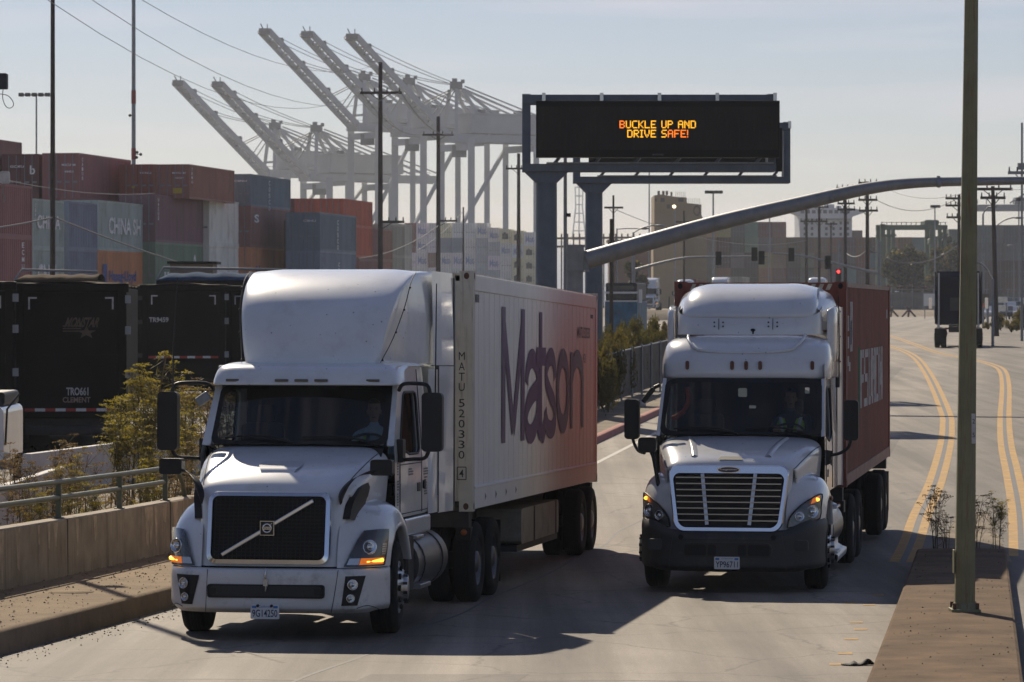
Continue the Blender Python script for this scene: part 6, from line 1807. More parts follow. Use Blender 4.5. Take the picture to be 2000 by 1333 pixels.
stack(570, 262, [575, 488, 431], [(BROWN, "brown container at the foot beside the slate one"), (BROWN, "dark brown container below the other brown one"), (BROWN, "dark brown container with white letters down its edge, left of the slate ones", [('vert', ("TCLU", 1.2, .9, .25, Wt))])])
stack(625, 254, [576, 490, 415], [(BLUE, "slate container at the foot of the right-hand stack"), ((.160, .200, .256), "slate container with white lettering, the lower of two", [('vert', ("COSCO", 6.0, .75, .3, Wt))]), ((.120, .160, .200), "slate container with white stacked lettering, the upper of two", [('vert', ("COSCO", 5.6, .84, .33, Wt)), ('end', ("CBHU", -1.2, .9, .75, .06, Wt))])])
# upper tiers set back behind the wall
stack(155, 230, [575, 484, 390, 299], [None, None, None, (MAROON, "long maroon container on the top tier, its door end by the wooden pole", [('vert', ("CAIU5", .5, .9, .22, Wt))] + dm)], start=3)
stack(76, 231, [575, 484, 390, 301], [None, None, None, (DMAROON, "dark red container on the top tier, left neighbour of the long maroon one", [('end', ("GCXU", -1.9, .9, .7, .05, Wt)), ('end', ("b", -.6, .35, .55, .2, Wt))])], start=3)
stack(-4, 232, [575, 484, 390, 303], [None, None, None, (DMAROON, "dark red container on the top tier, behind the small blue-grey one", [('end', ("TGHU", -1.1, .7, .7, .05, Wt))])], start=3)
stack(-78, 232, [575, 484, 392, 308], [None, None, None, ((.208, .280, .368), "blue-grey container peeping over the plum stack at the far left")], start=3)
stack(-62, 246, [575, 488, 400, 302, 264], [None, None, None, (DMAROON, "dark container under the topmost maroon one at far left"), ((.136, .058, .058), "maroon container standing highest of all on the far left stacks")], start=3)
stack(370, 236, [575, 484, 388, 321], [None, None, None, ((.248, .099, .074), "brick-red container on top of the plum one, its long side in view", [('vert', ("TEMU", .5, .9, .2, Wt)), ('patch', (-1.1, -.5, .15, .3, 'yellow_label'))] + dm)], start=3)
stack(304, 236.5, [575, 484, 388, 321], [None, None, None, ((.240, .072, .048), "rust-orange container with door end in view, left neighbour of the brick-red one", [('end', ("TCNU", -1.1, .8, .72, .05, Wt)), ('patch', (-1.6, -1.4, .3, .36, 'yellow_label'))])], start=3)
stack(488, 256.5, [572, 483, 402, 366], [None, None, None, ((.056, .088, .152), "small navy container end next to the dark blue-grey one", [('end', ("MSC", -1.9, .5, .6, .1, Wt))], 6.06)], start=3, dx=-.55)
stack(671, 310, [570, 500, 440, 388], [None, None, (RED_, "rusty red container below the bright orange-red one"), (RED_, "orange-red container on top behind the slate stack", None)], start=2)
stack(630, 311, [570, 500, 440, 388], [None, None, (RED_, "red container hidden low behind the slate stack"), ((.320, .072, .045), "orange-red container end, middle one of the far red trio")], start=2)
stack(597, 312, [570, 500, 440, 388], [None, None, (BROWN, "brown container low behind the slate stack"), ((.144, .056, .048), "dark red container end, leftmost of the far red trio")], start=2)
# far reds between the slate stack and the pale stack
for px, d, tops, cols in ((702, 420, [560, 508, 442], ((.224, .064, .056), (.15, .04, .035), (.13, .035, .035))), (727, 430, [560, 508, 446], ((.384, .160, .096), (.25, .105, .06), (.22, .09, .055))), (752, 440, [558, 500, 438], ((.432, .400, .320), (.27, .25, .20), (.26, .24, .19))), (768, 450, [558, 500, 436], ((.608, .592, .496), (.40, .38, .33), (.36, .35, .30)))):
    nm = {702: "dark red", 727: "faded orange", 752: "beige", 768: "cream"}[px]
    stack(px, d, tops, [(c, f"{nm} container, {t} of its three, between the slate and the pale stacks") for c, t in zip(cols, ("lowest", "middle", "topmost"))])
# ---- the pale far stack: reefer ends, columns stepping along it
rr = random.Random(11)
ORD = ["first", "second", "third", "fourth", "fifth", "sixth", "seventh", "eighth", "ninth", "tenth", "eleventh", "twelfth", "thirteenth"]
TIER = ["lowest", "second", "third", "fourth", "fifth", "top"]
pal = {'w': (.70, .70, .68), 'c': (.68, .58, .40), 'm': (.17, .06, .05), 'g': (.38, .41, .44), 'b': (.20, .23, .29)}
LAY = ["wwwwmm", "wwwwww", "wwwmww", "wwwwbc", "wwwwbw", "wwwwww", "wwgggw", "wwgwgw", "wwwwwc", "wwccwc", "wwcccw", "wwwww"]
for k, colm in enumerate(LAY):
    d = 775 - k * 2.0
    px = 812 + k * 23.4
    drop = 0 if k < 7 else (9 + (k - 7) * 3 if k < 11 else 38)
    zt = Z_at(436 + drop, d)
    n_ = len(colm); g = gz(d); H = (zt - g) / 6.0 if n_ == 6 else (zt - g) / 5.0
    for i, c in enumerate(colm):
        marks = []
        if c == 'c' and k >= 8: marks = [('patch', (-1.95, -.75, .28, .68, 'reefer_unit')), ('patch', (-1.7, -1.2, .66, .76, 'reefer_unit'))]
        elif c == 'w' and rr.random() < .62: marks = [('end', (rr.choice(('Mats', 'Mat', 'Matn')), -2.1, 1.75, .24, .5, 'faint_blue'))]
        elif c in 'g': marks = []
        word = {'w': "whitish", 'c': "cream", 'm': "maroon", 'g': "grey", 'b': "dark grey"}[c]
        ext = " with a black cooler" if (c == 'c' and k >= 8) else (" with blue lettering" if marks else "")
        if 'faint_blue' not in M: M['faint_blue'] = pbr('faint_blue', (.26, .31, .52), .7, var=.35, scale=2)
        yard_box(X_at(px, d), d, g + i * H, H, pal[c] if c != 'w' else tuple(v * rr.uniform(.8, 1.1) for v in pal['w']), f"{word} container end{ext}, {ORD[k]} column of the pale far stack, {TIER[i]} tier", 6.06, 'smooth', R(6), "containers in the pale far stack", marks)
# ---- brown far wall of boxes behind the junction, seen side-on
pal2 = [(.17, .10, .075), (.14, .095, .08), (.20, .105, .07), (.12, .10, .10), (.34, .25, .13), (.15, .21, .19), (.24, .15, .10), (.11, .06, .05), (.19, .165, .15)]
names2 = ["brown", "dusky", "rust-brown", "grey", "tan", "dull teal", "ochre-brown", "dark brown", "ash-grey"]
ORD += ["fourteenth", "fifteenth", "sixteenth", "seventeenth", "eighteenth", "nineteenth", "twentieth", "last"]
for k in range(20):
    d = 650; px = 1318 + k * 27.2
    n_ = 6 if px < 1560 else 5
    q = rr.randrange(len(pal2))
    for i in range(n_):
        if rr.random() < .7: q = rr.randrange(len(pal2))
        yard_box(X_at(px, d), d - (.6 if (k // 3 + i) % 3 == 0 else 0), gz(d) + i * 2.75, 2.75, tuple(v * rr.uniform(.8, 1.15) for v in pal2[q]), f"{names2[q]} container end, {ORD[k]} column of the far brown stack, {TIER[i]} tier", 6.06, 'corr', R(2), "containers in the far brown stack")
k = 0
for px, d, n_ in ((1893, 650, 4), (1920, 652, 5), (1946, 654, 5), (1973, 656, 5), (2000, 658, 5), (2026, 660, 5), (1867, 650, 4)):
    for i in range(n_):
        c = (.13, .135, .14) if i > 2 else (.13, .075, .06)
        H = Z_at(440 if n_ == 5 else 448, d) - gz(d); H /= n_
        yard_box(X_at(px, d) + 1.2, d, gz(d) + i * H, H, tuple(v * rr.uniform(.85, 1.15) for v in c), f"{'grey' if i > 2 else 'brown'} container end, {ORD[k]} column of the stack behind the parked cars, {TIER[i]} tier", 6.06, 'smooth', R(0), "containers behind the parked cars")
    k += 1
# ================================================================== MESSAGE SIGNS, MAST ARM, POLES
def message_sign(px0, px1, yt, yb, d, post_px, post_w, frame_px0, frame_px1, label, lit):
    s = F_PX / d
    x0, x1 = X_at(px0, d), X_at(px1, d); zt, zb = Z_at(yt, d), Z_at(yb, d)
    xp = X_at(post_px, d + .9); g = gz(d + .9)
    t = thing("message_sign", label, "road sign", (xp, d + .9, g))
    O = Vector(t.location)
    def P(x, y, z): return Vector((x, y, z)) - O
    f0, f1 = X_at(frame_px0, d), X_at(frame_px1, d)
    pw = post_w / s / 2
    ztop = zb - .27
    mb = MB()
    n_ = 12
    mb.cyl(P(xp, d + .9, g), P(xp, d + .9, ztop - .42), pw * 1.05, pw, 12)
    mb.cyl(P(xp, d + .9, g), P(xp, d + .9, g + .06), pw * 1.7, pw * 1.7, 12)
    mb.build("post", M['sign_steel'], t)
    mb = MB()
    A = [P(xp - pw, d + .9 - pw, ztop - .42), P(xp + pw, d + .9 - pw, ztop - .42), P(xp + pw, d + .9 + pw, ztop - .42), P(xp - pw, d + .9 + pw, ztop - .42)]
    B = [P(xp - pw * 2, d + .9 - pw, ztop - .13), P(xp + pw * 2, d + .9 - pw, ztop - .13), P(xp + pw * 2, d + .9 + pw, ztop - .13), P(xp - pw * 2, d + .9 + pw, ztop - .13)]
    C = [q + Vector((0, 0, .06)) for q in B]
    mb.extrude(A, B); mb.extrude(B, C); mb.build("post_head", M['sign_steel'], t)
    # truss frame behind the panel
    zf0, zf1 = ztop, zt + .22
    for nme, a, b, w_, h in (("lower_beam", (f0, zf0), (f1, zf0), .35, .22), ("upper_beam", (f0, zf1 - .15), (f1, zf1 - .15), .35, .26)):
        for yy in (d + .55, d + 1.25):
            mb = MB(); mb.box(a[0] - O.x, b[0] - O.x, yy - .09 - O.y, yy + .09 - O.y, a[1] - h / 2 - O.z, a[1] + h / 2 - O.z); mb.build(nme, M['sign_steel'], t, bevel=.01)
    for k, x in enumerate((f0 + .12, f1 - .12)):
        mb = MB(); mb.box(x - .12 - O.x, x + .12 - O.x, d + .5 - O.y, d + .75 - O.y, zf0 - O.z, zf1 - O.z); mb.box(x - .12 - O.x, x + .12 - O.x, d + 1.1 - O.y, d + 1.3 - O.y, zf0 - O.z, zf1 - O.z); mb.build("side_beam", M['sign_steel'], t)
    mb = MB(); mb.box(x0 - O.x, x1 - O.x, d - O.y, d + .42 - O.y, zb - O.z, zt - O.z)
    pn = mb.build("cabinet", M['sign_black'], t, bevel=.01)
    for k in range(5):
        x = f0 + (f1 - f0) * (.085 + .2275 * k)
        mb = MB(); mb.box(x - .05 - O.x, x + .05 - O.x, d + .3 - O.y, d + .47 - O.y, zt + .0 - O.z, zt + .24 - O.z); mb.build("hanger", M['reflector'], t)
    for k in range(6):
        x = f0 + .9 + (f1 - f0 - 1.5) * k / 5
        mb = MB(); mb.bar(P(x, d + .55, zf0 + .1), P(x + .16, d + .5, zb + .02), .08); mb.build("brace", M['sign_steel'], t)
    mb = MB(); mb.box(x0 + .3 - O.x, x1 - .15 - O.x, d + .35 - O.y, d + 1.1 - O.y, zb - .16 - O.z, zb - .12 - O.z); mb.build("catwalk", M['galv'], t)
    if lit:
        mb = MB(); mb.box(x0 + .05 - O.x, x1 - .05 - O.x, d - .012 - O.y, d - .002 - O.y, zb + .22 - O.z, zt - .17 - O.z); fc = mb.build("display_face", M['sign_face'], pn)
        for li, (txt, pxs, pyt) in enumerate((("BUCKLE UP AND", 1210, 236), ("DRIVE SAFE!", 1225, 254))):
            ph = 15.0 / s / 7
            nch = sum(len(FONT5[c_].split()[0]) + 1 for c_ in txt)
            pxw = ((1361 - 1210) if li == 0 else (1346 - 1225)) / s / nch
            k0 = 0
            for ci, ch in enumerate(txt):
                g7 = FONT5[ch].split(); mb = MB()
                for i, r_ in enumerate(g7):
                    for k, b in enumerate(r_):
                        if b == '1':
                            cx = X_at(pxs, d) + (k0 + k + .5) * pxw; cz = Z_at(pyt, d) - (i + .5) * ph
                            mb.box(cx - pxw * .48 - O.x, cx + pxw * .48 - O.x, d - .018 - O.y, d - .013 - O.y, cz - ph * .48 - O.z, cz + ph * .48 - O.z)
                k0 += len(g7[0]) + 1
                if mb.v: mb.build("lit_letter", M['led_red'] if (li == 1 and ci > 6) or (li == 0 and ci == 0) else M['led'], fc)
        mb = MB(); add_text(mb, "DAKTRONICS", P(X_at(1274, d), d - .004, zb + .06), (1, 0, 0), (0, 0, 1), 22 / s, 3 / s, .0); mb.build("maker_plate", M['faded_ink'], pn)
    else:
        for k in range(4):
            mb = MB(); zz = zb + .1 + k * (zt - zb - .2) / 4; mb.box(x1 - .5 - O.x, x1 - .14 - O.x, d + .44 - O.y, d + .5 - O.y, zz - O.z, zz + .35 - O.z); mb.build("rear_panel", M['reflector'], t)
    return t
message_sign(1047, 1523, 197, 308, 103, 1067, 42, 1020, 1518, "black electronic message sign lit with BUCKLE UP AND DRIVE SAFE", True)
message_sign(1150, 1528, 250, 335, 122, 1160, 34, 1120, 1546, "second steel sign frame on a thick post, mostly hidden behind the lit message sign", False)

# ---- big mast arm reaching over the road
D = 112.0
t = thing("mast_arm_pole", "thick grey mast-arm pole whose long curved arm reaches over the road", "signal pole", (X_at(1122, D), D, gz(D)))
O = Vector(t.location); S_ = F_PX / D
mb = MB(); mb.cyl((0, 0, 0), Vector((0, 0, Z_at(480, D) - O.z)), .30, .26, 16); mb.cyl((0, 0, 0), (0, 0, .06), .5, .5, 16); mb.build("pole", M['galv'], t)
zc = Z_at(505, D) - O.z
mb = MB(); mb.rbox(-.29, .29, -.30, .30, zc - .38, zc + .36, .08, axis='z'); mb.build("collar", M['galv'], t, bevel=.02)
mb = MB(); mb.cyl((0, 0, zc + .36), (0, 0, zc + .42), .33, .33, 16); mb.cyl((0, 0, zc - .42), (0, 0, zc - .38), .33, .33, 16); mb.build("collar_ring", M['galv'], t)
mb = MB(); mb.extrude([(.25, -.2, zc - .35), (.25, .2, zc - .35), (.25, .2, zc + .3), (.25, -.2, zc + .3)], [(.46, -.2, zc - .42), (.46, .2, zc - .42), (.36, .2, zc + .12), (.36, -.2, zc + .12)]); mb.build("flange", M['galv'], t)
P = [(1146, 508), (1250, 478), (1400, 436), (1550, 401), (1640, 380), (1700, 368), (1760, 360), (1830, 356), (1950, 354), (2120, 351)]
path = cr([Vector((X_at(x, D), D, Z_at(y, D))) - O for x, y in P], 4)
path = [Vector(q) for q in path]
mb = MB(); mb.tube(path, [.285 - .175 * i / (len(path) - 1) for i in range(len(path))], 16); mb.build("arm", M['galv'], t)
for px, py in ((1622, 380), (1833, 351)):
    c = Vector((X_at(px, D), D, Z_at(py, D))) - O
    mb = MB(); mb.rbox(c.x - .10, c.x + .10, -.1, .1, c.z - .04, c.z + .06, .02); mb.sphere((c.x, -.05, c.z - .12), (.12, .2, .14)); mb.cyl((c.x, 0, c.z + .05), (c.x, 0, c.z + .11), .05, n=8); mb.build("detector", M['galv'], t)

# ---- near lamp pole on the median
b = Vector((4.98, 40.0, gz(40) + MH + .01))
t = thing("light_pole", "rust-streaked olive-green pole bolted to the median, with a white 25 number plate", "pole", b)
mb = MB(); ztop = 10.5
N_ = 8
def ring(z, r): return [(r * math.cos(2 * math.pi * (i + .5) / N_) - z * .0078 * 0 + .0 + z * .011, r * math.sin(2 * math.pi * (i + .5) / N_), z) for i in range(N_)]
mb.extrude(ring(.02, .118), ring(ztop, .056)); mb.build("shaft", M['pole_green'], t)
mb = MB(); mb.box(-.16, .16, -.16, .16, .0, .035); mb.extrude(ring(.035, .15), ring(.10, .125)); pl = mb.build("base_plate", M['pole_green'], t, bevel=.006)
for sx in (-1, 1):
    for sy in (-1, 1):
        mb = MB(); mb.cyl((sx * .125, sy * .125, .03), (sx * .125, sy * .125, .10), .022, n=6); mb.build("anchor_bolt", M['rust'], pl)
mb = MB(); mb.box(-.126, -.108, -.06, .06, .42, .68); mb.build("hand_hole_cover", M['pole_green'], t, bevel=.004)
def face_y(z): return -(.118 - .062 * z / ztop) * math.cos(math.pi / 8) - .003
mb = MB()
z0, z1 = 1.85, 2.18
mb.add([(.045 + .02, face_y(z0), z0), (.088 + .02, face_y(z0), z0), (.086 + .02, face_y(z1), z1), (.043 + .02, face_y(z1), z1)], [(0, 1, 2, 3)])
lb = mb.build("number_label", M['letter_white'], t)
mb = MB(); add_text(mb, "2", (.073, face_y(2.08) - .003, 2.07), (1, 0, 0), (0, 0, 1), .026, .05, .005); add_text(mb, "5", (.073, face_y(1.92) - .003, 1.92), (1, 0, 0), (0, 0, 1), .026, .05, .005); mb.build("label_digit", M['ink'], lb)

# ---- utility poles
def utility_pole(px, ytop, d, wpx, arms, label, mat='wood_pole', lean=0.0, ins=True, group=None, base=None):
    x = X_at(px, d); g = gz(d) if base is None else base
    t = thing("utility_pole", label, "pole", (x, d, g), 0, group)
    zt = Z_at(ytop, d) - g; r = wpx / F_PX * d / 2
    mb = MB(); mb.cyl((lean, 0, 0), (0, 0, zt), r * 1.12, r * .8, 10); mb.build("shaft", M[mat], t)
    for py, p0, p1 in arms:
        z = Z_at(py, d) - g; a, b_ = X_at(p0, d) - x, X_at(p1, d) - x
        mb = MB(); mb.box(a, b_, -r - .12, -r, z - .09, z + .09); mb.bar((a * .5, -r - .06, z - .05), (0, -r - .02, z - .55), .05); mb.bar((b_ * .5, -r - .06, z - .05), (0, -r - .02, z - .55), .05)
        am = mb.build("crossarm", M[mat], t)
        if ins:
            for k in range(4):
                xx = a + (b_ - a) * (.05 + .3 * k)
                mb = MB(); mb.cyl((xx, -r - .06, z + .09), (xx, -r - .06, z + .34), .05, .035, 8); mb.build("insulator", M['dark_metal'], am)
    return t
utility_pole(103, -60, 150, 10, [], "tall dark wooden pole in front of the green and slate containers")
utility_pole(743, 122, 250, 10, [(182, 703, 785), (434, 743, 790)], "dark wooden utility pole with a wide crossarm, before the far cranes")
utility_pole(856, 228, 340, 9, [(264, 825, 886), (432, 858, 893)], "dark wooden utility pole with one crossarm, left of the message sign's post")
utility_pole(1013, 300, 360, 8, [(330, 988, 1020)], "wooden utility pole next to the lit sign's frame")
utility_pole(905, 405, 420, 4, [], "short thin wooden pole before the pale container stack")
utility_pole(1194, 428, 160, 8, [], "short thick brown pole rising from the bushes beside the blue truck", ins=False)
utility_pole(1198, 382, 330, 5, [(406, 1180, 1217)], "wooden utility pole with one crossarm right of the thick sign posts", ins=False)
utility_pole(1336, 412, 430, 5, [(434, 1320, 1352)], "thin utility pole in front of the tan silo building", ins=False)
utility_pole(1575, 400, 430, 6, [(405, 1560, 1590), (433, 1563, 1588)], "leftmost utility pole before the ship's white bridge")
utility_pole(1600, 395, 410, 6, [(405, 1583, 1618), (433, 1583, 1616)], "second utility pole before the ship's white bridge")
utility_pole(1623, 435, 470, 4, [(438, 1612, 1635)], "thin short utility pole before the ship's white bridge", ins=False)
utility_pole(1651, 365, 330, 7, [(368, 1633, 1667), (398, 1635, 1669), (410, 1635, 1670)], "tall utility pole with three crossarms, right of the ship's bridge")
utility_pole(1694, 355, 300, 8, [(358, 1676, 1713), (391, 1676, 1713), (412, 1677, 1714)], "dark tall utility pole with three crossarms, left of the green gantry")
utility_pole(1873, 380, 300, 7, [(388, 1846, 1876), (402, 1846, 1876), (425, 1848, 1880)], "utility pole with stacked crossarms half hidden by the near green pole")
utility_pole(1939, 364, 235, 9, [(370, 1900, 1977), (387, 1914, 1963)], "dark utility pole with two crossarms standing before the parked cars", lean=.25)
# pole with a cabinet and whip at the right edge
t = utility_pole(1996, 240, 210, 5, [(338, 1968, 2020)], "thin grey pole with a box and crossarm near the frame's right edge", 'galv')
mb = MB(); mb.box(-.25, .25, -.2, .1, Z_at(332, 210) - gz(210), Z_at(319, 210) - gz(210)); mb.build("cabinet", M['galv'], t)
# slender metal pole between the two sign posts
t = thing("camera_pole", "slender grey metal pole between the two thick sign posts", "pole", (X_at(1104, 107), 107, gz(107)))
mb = MB(); mb.cyl((0, 0, 0), (0, 0, Z_at(300, 107) - gz(107)), .06, .05, 8); mb.build("shaft", M['galv'], t)
mb = MB(); mb.box(.05, .16, -.06, .06, Z_at(424, 107) - gz(107), Z_at(417, 107) - gz(107)); mb.build("camera", M['dark_metal'], t)
# banded mast
D = 300
t = thing("lighting_mast", "grey metal mast with two red bands, rising behind the maroon containers", "mast", (X_at(261, D), D, gz(D)))
g = gz(D)
mb = MB(); mb.cyl((0, 0, 0), (0, 0, Z_at(-80, D) - g), .19, .15, 12); mb.build("shaft", M['galv'], t)
for a, b_ in ((177, 203), (290, 312)):
    mb = MB(); mb.cyl((0, 0, Z_at(b_, D) - g), (0, 0, Z_at(a, D) - g), .195, .195, 12); mb.build("red_band", M['band_red'], t)
for px, py in ((254, 226), (268, 298), (275, 302), (267, 308)):
    mb = MB(); c = Vector((X_at(px, D) - X_at(261, D), -.1, Z_at(py, D) - g)); mb.sphere(c, .13, nu=8, nv=6); mb.bar(c, (0, 0, c.z), .05); mb.build("floodlight", M['dark_metal'], t)
def light_mast(px, ytop, d, wpx, p0, p1, n_, label, lit=None):
    g = gz(d); x = X_at(px, d)
    t = thing("light_mast", label, "light mast", (x, d, g))
    zt = Z_at(ytop, d) - g
    mb = MB(); mb.cyl((0, 0, 0), (0, 0, zt), wpx / F_PX * d * .55, wpx / F_PX * d * .4, 8); mb.build("shaft", M['galv'], t)
    mb = MB(); mb.box(X_at(p0, d) - x, X_at(p1, d) - x, -.06, .06, zt - .08, zt + .08); mb.build("lamp_bar", M['galv'], t)
    for k in range(n_):
        xx = X_at(p0, d) - x + (X_at(p1, d) - X_at(p0, d)) * (k + .3) / (n_ - .4)
        mb = MB(); mb.rbox(xx - .28, xx + .28, -.4, .1, zt - .18, zt + .22, .06); mb.build("lamp_head", M['dark_metal'], t)
    return t
light_mast(71, 186, 400, 4, 38, 97, 5, "thin floodlight mast with a long lamp bar at the far left")
light_mast(1393, 376, 470, 4, 1378, 1410, 4, "grey floodlight mast right of the tan silo building")
light_mast(1268, 330, 500, 3, 1264, 1272, 2, "thin floodlight mast left of the tan silo building")
light_mast(1826, 404, 520, 3, 1819, 1834, 3, "thin light mast above the green gantry crane")
light_mast(1503, 402, 520, 3, 1499, 1511, 2, "slim light mast before the brown container wall")
light_mast(1990, 390, 420, 3, 1987, 1995, 2, "slim light mast before the grey container stack at right")
def street_lamp(px, ytop, d, hpx, hpy, wpx, label, bright=False, bend=None):
    g = gz(d); x = X_at(px, d)
    t = thing("street_lamp", label, "street lamp", (x, d, g))
    zt = Z_at(ytop, d) - g
    mb = MB(); mb.cyl((0, 0, 0), (0, 0, zt), wpx / F_PX * d * .6, wpx / F_PX * d * .45, 10); mb.build("shaft", M['galv'], t)
    h = Vector((X_at(hpx, d) - x, -.3, Z_at(hpy, d) - g))
    mb = MB(); mb.tube(cr([(0, 0, zt - .05), (h.x * .35, -.1, zt + (h.z - zt) * .6), (h.x * .8, -.25, h.z), tuple(h)], 5), wpx / F_PX * d * .33, 8); mb.build("lamp_arm", M['galv'] if not bright else M['reflector'], t)
    mb = MB(); mb.sphere(h + Vector((math.copysign(.25, h.x), 0, 0)), (.42, .2, .10), nu=10, nv=6); mb.build("lamp_head", M['galv'], t)
street_lamp(1237, 454, 290, 1283, 441, 4, "street lamp on the left pole of the far traffic signals")
street_lamp(1205, 447, 300, 1252, 447, 3, "street lamp arching over the blue truck")
street_lamp(1920, 418, 330, 1934, 405, 4, "street lamp standing left of the dark pole at right")
street_lamp(1947, 440, 300, 1983, 426, 4, "street lamp with a long arm right of the dark pole")
street_lamp(1939, 545, 190, 1906, 513, 5, "pale curved lamp arm near the black tractor", True)
street_lamp(1980, 500, 420, 1977, 480, 3, "small street lamp before the brown boxes at right")
t = thing("yard_light", "small bright yard lamp shining before the tan silo building", "lamp", (X_at(1318, 520), 520, gz(520)))
mb = MB(); mb.cyl((0, 0, 0), (0, 0, Z_at(406, 520) - gz(520)), .12, .1, 8); mb.build("shaft", M['galv'], t)
mb = MB(); mb.sphere((-.1, -.2, Z_at(404, 520) - gz(520)), (.26, .2, .24), nu=10, nv=8); mb.build("lamp_head", glow('lamp_warm', (1, .8, .45), 3.0), t)

# ---- far traffic signals on two mast arms
def signal_arm(px, d, path, heads, label, reds=()):
    g = gz(d); x = X_at(px, d)
    t = thing("traffic_signal", label, "traffic signal", (x, d, g))
    O = Vector(t.location)
    P = [Vector((X_at(a, d), d, Z_at(b, d))) - O for a, b in path]
    mb = MB(); mb.cyl((0, 0, 0), (0, 0, Z_at(470, d) - g), .17, .14, 10); mb.build("pole", M['galv'], t)
    mb = MB(); Q = cr(P, 4); mb.tube(Q, [.13 - .07 * i / (len(Q) - 1) for i in range(len(Q))], 8); mb.build("arm", M['galv'], t)
    for hx, hy in heads:
        c = Vector((X_at(hx, d), d - .25, Z_at(hy, d))) - O
        mb = MB(); mb.rbox(c.x - .24, c.x + .24, c.y - .1, c.y + .14, c.z - .55, c.z + .55, .06)
        hd = mb.build("signal_head", M['sign_black'], t)
        for k in (-1, 0, 1):
            mb = MB(); mb.lathe([(.12, 0), (.13, .10), (.10, .0), (.001, -.01)], (c.x, c.y - .1, c.z + k * .34), (0, -1, 0), 12); mb.build("lens_visor", M['void'], hd)
    for hx, hy in reds:
        c = Vector((X_at(hx, d), d - .3, Z_at(hy, d))) - O
        mb = MB(); mb.rbox(c.x - .22, c.x + .22, c.y, c.y + .2, c.z - .9, c.z + .25, .06); hd = mb.build("signal_head", M['sign_black'], t)
        mb = MB(); mb.sphere((c.x, c.y - .02, c.z), (.14, .05, .14)); mb.build("red_light", M['signal_red'], hd)
        mb = MB(); mb.bar((c.x, c.y + .1, c.z), (0, 0, c.z + .2), .08); mb.build("bracket", M['galv'], t)
signal_arm(1237, 295, [(1239, 528), (1290, 514), (1340, 504), (1400, 502), (1500, 501)], [(1403, 505), (1473, 497), (1487, 504)], "traffic signal with its mast arm rising from the left, three black heads")
signal_arm(1717, 297, [(1715, 534), (1660, 522), (1600, 507), (1560, 499), (1510, 495)], [(1545, 498), (1616, 513)], "traffic signal with its mast arm coming from the right, two black heads")
signal_arm(1640, 330, [(1640, 520), (1640, 516)], [], "pole-mounted traffic signal showing a red light", reds=((1637, 531),))

# ---- overhead wires
def wire(label, a, b, sag, r=.02, n_=14):
    a, b = Vector(a), Vector(b)
    P = [a.lerp(b, i / n_) - Vector((0, 0, sag * 4 * (i / n_) * (1 - i / n_))) for i in range(n_ + 1)]
    mb = MB(); mb.tube(P, r, 5)
    return tag(mb.build("overhead_wire", M['wire']), label, "wire", "overhead wires")
L1 = at(743, 124, 250); L2 = at(705, 180, 250); L3 = at(783, 180, 250)
wire("highest overhead wire running to the top of the utility pole before the cranes", at(180, -60, 110), L1, 1.6, .012)
wire("middle overhead wire from the upper left to the crossarm pole", at(80, -70, 105), L3, 2.3, .012)
wire("lowest overhead wire from the upper left to the crossarm pole", at(-20, -80, 100), L2, 2.4, .012)
wire("upper wire between the two dark poles before the cranes", L3, at(886, 262, 340), 1.0, .03)
wire("lower wire between the two dark poles before the cranes", L2, at(826, 262, 340), 1.0, .03)
wire("sagging cable slung left of the tall wooden pole", at(-60, 452, 140), at(103, 425, 150), .05, .035)
wire("drooping cable slung right of the tall wooden pole", at(106, 425, 150), at(420, 535, 165), .10, .035)
wire("thin service wire low across the stacked containers", at(-40, 340, 150), at(300, 378, 210), .35, .02)
wire("pale slack cable between the pole left of the green gantry and the near pole", at(1696, 485, 300), at(1873, 478, 300), 1.4, .05)
wire("slack cable between the two poles right of the ship's bridge", at(1653, 495, 330), at(1696, 485, 300), .5, .04)
wire("long wire at crossarm height right of the green gantry's pole", at(1712, 391, 300), at(1873, 386, 300), 1.0, .025)
wire("second long wire below it, right of the green gantry's pole", at(1712, 358, 300), at(1905, 370, 235), .9, .022)
wire("wire running from the right-hand dark pole to the frame edge", at(1975, 370, 235), at(2080, 330, 150), .3, .02)
wire("pale cable hanging from the second dark pole", at(858, 440, 340), at(700, 505, 300), .6, .04)
wire("pale cable hanging beyond the second dark pole", at(905, 412, 420), at(815, 490, 350), .4, .04)
wire("far wire along the brown container wall", at(1198, 408, 330), at(1575, 470, 430), 1.6, .03)
utility_pole(-31, -538, 53.2, 24, [], "near wooden pole just beyond the left edge, its shadow crossing the sidewalk")
# camera and wire loop on something beyond the frame's left edge
t = thing("camera_box", "small dark camera box with a dangling cable loop at the left edge", "camera", at(-2, 160, 53.2))
mb = MB(); mb.rbox(-.10, .125, -.08, .08, -.11, .12, .02); mb.build("housing", M['grey_plastic'], t, bevel=.01)
mb = MB(); mb.tube(cr([(.06, 0, -.11), (.055, 0, -.24), (.10, 0, -.36), (.17, 0, -.385), (.215, 0, -.33), (.17, 0, -.24), (.09, 0, -.19), (-.1, 0, -.17)], 5), .006, 6); mb.build("cable", M['wire'], t)
mb = MB(); mb.box(-.22, -.1, -.03, .03, -.03, .03); mb.build("bracket", M['galv'], t)
t = thing("lamp_housing", "small pale lamp housing with a dangling hook at the left edge of the view", "lamp", at(8, 347, 53.2))
mb = MB(); mb.rbox(-.06, .08, -.06, .06, -.09, .09, .03); mb.build("housing", M['letter_white'], t, bevel=.01)
mb = MB(); mb.tube(cr([(0, 0, -.09), (-.02, 0, -.22), (.02, 0, -.3), (-.01, 0, -.37)], 4), .008, 6); mb.build("cable", M['wire'], t)
mb = MB(); mb.box(-.26, -.06, -.03, .03, -.02, .02); mb.build("bracket", M['galv'], t)
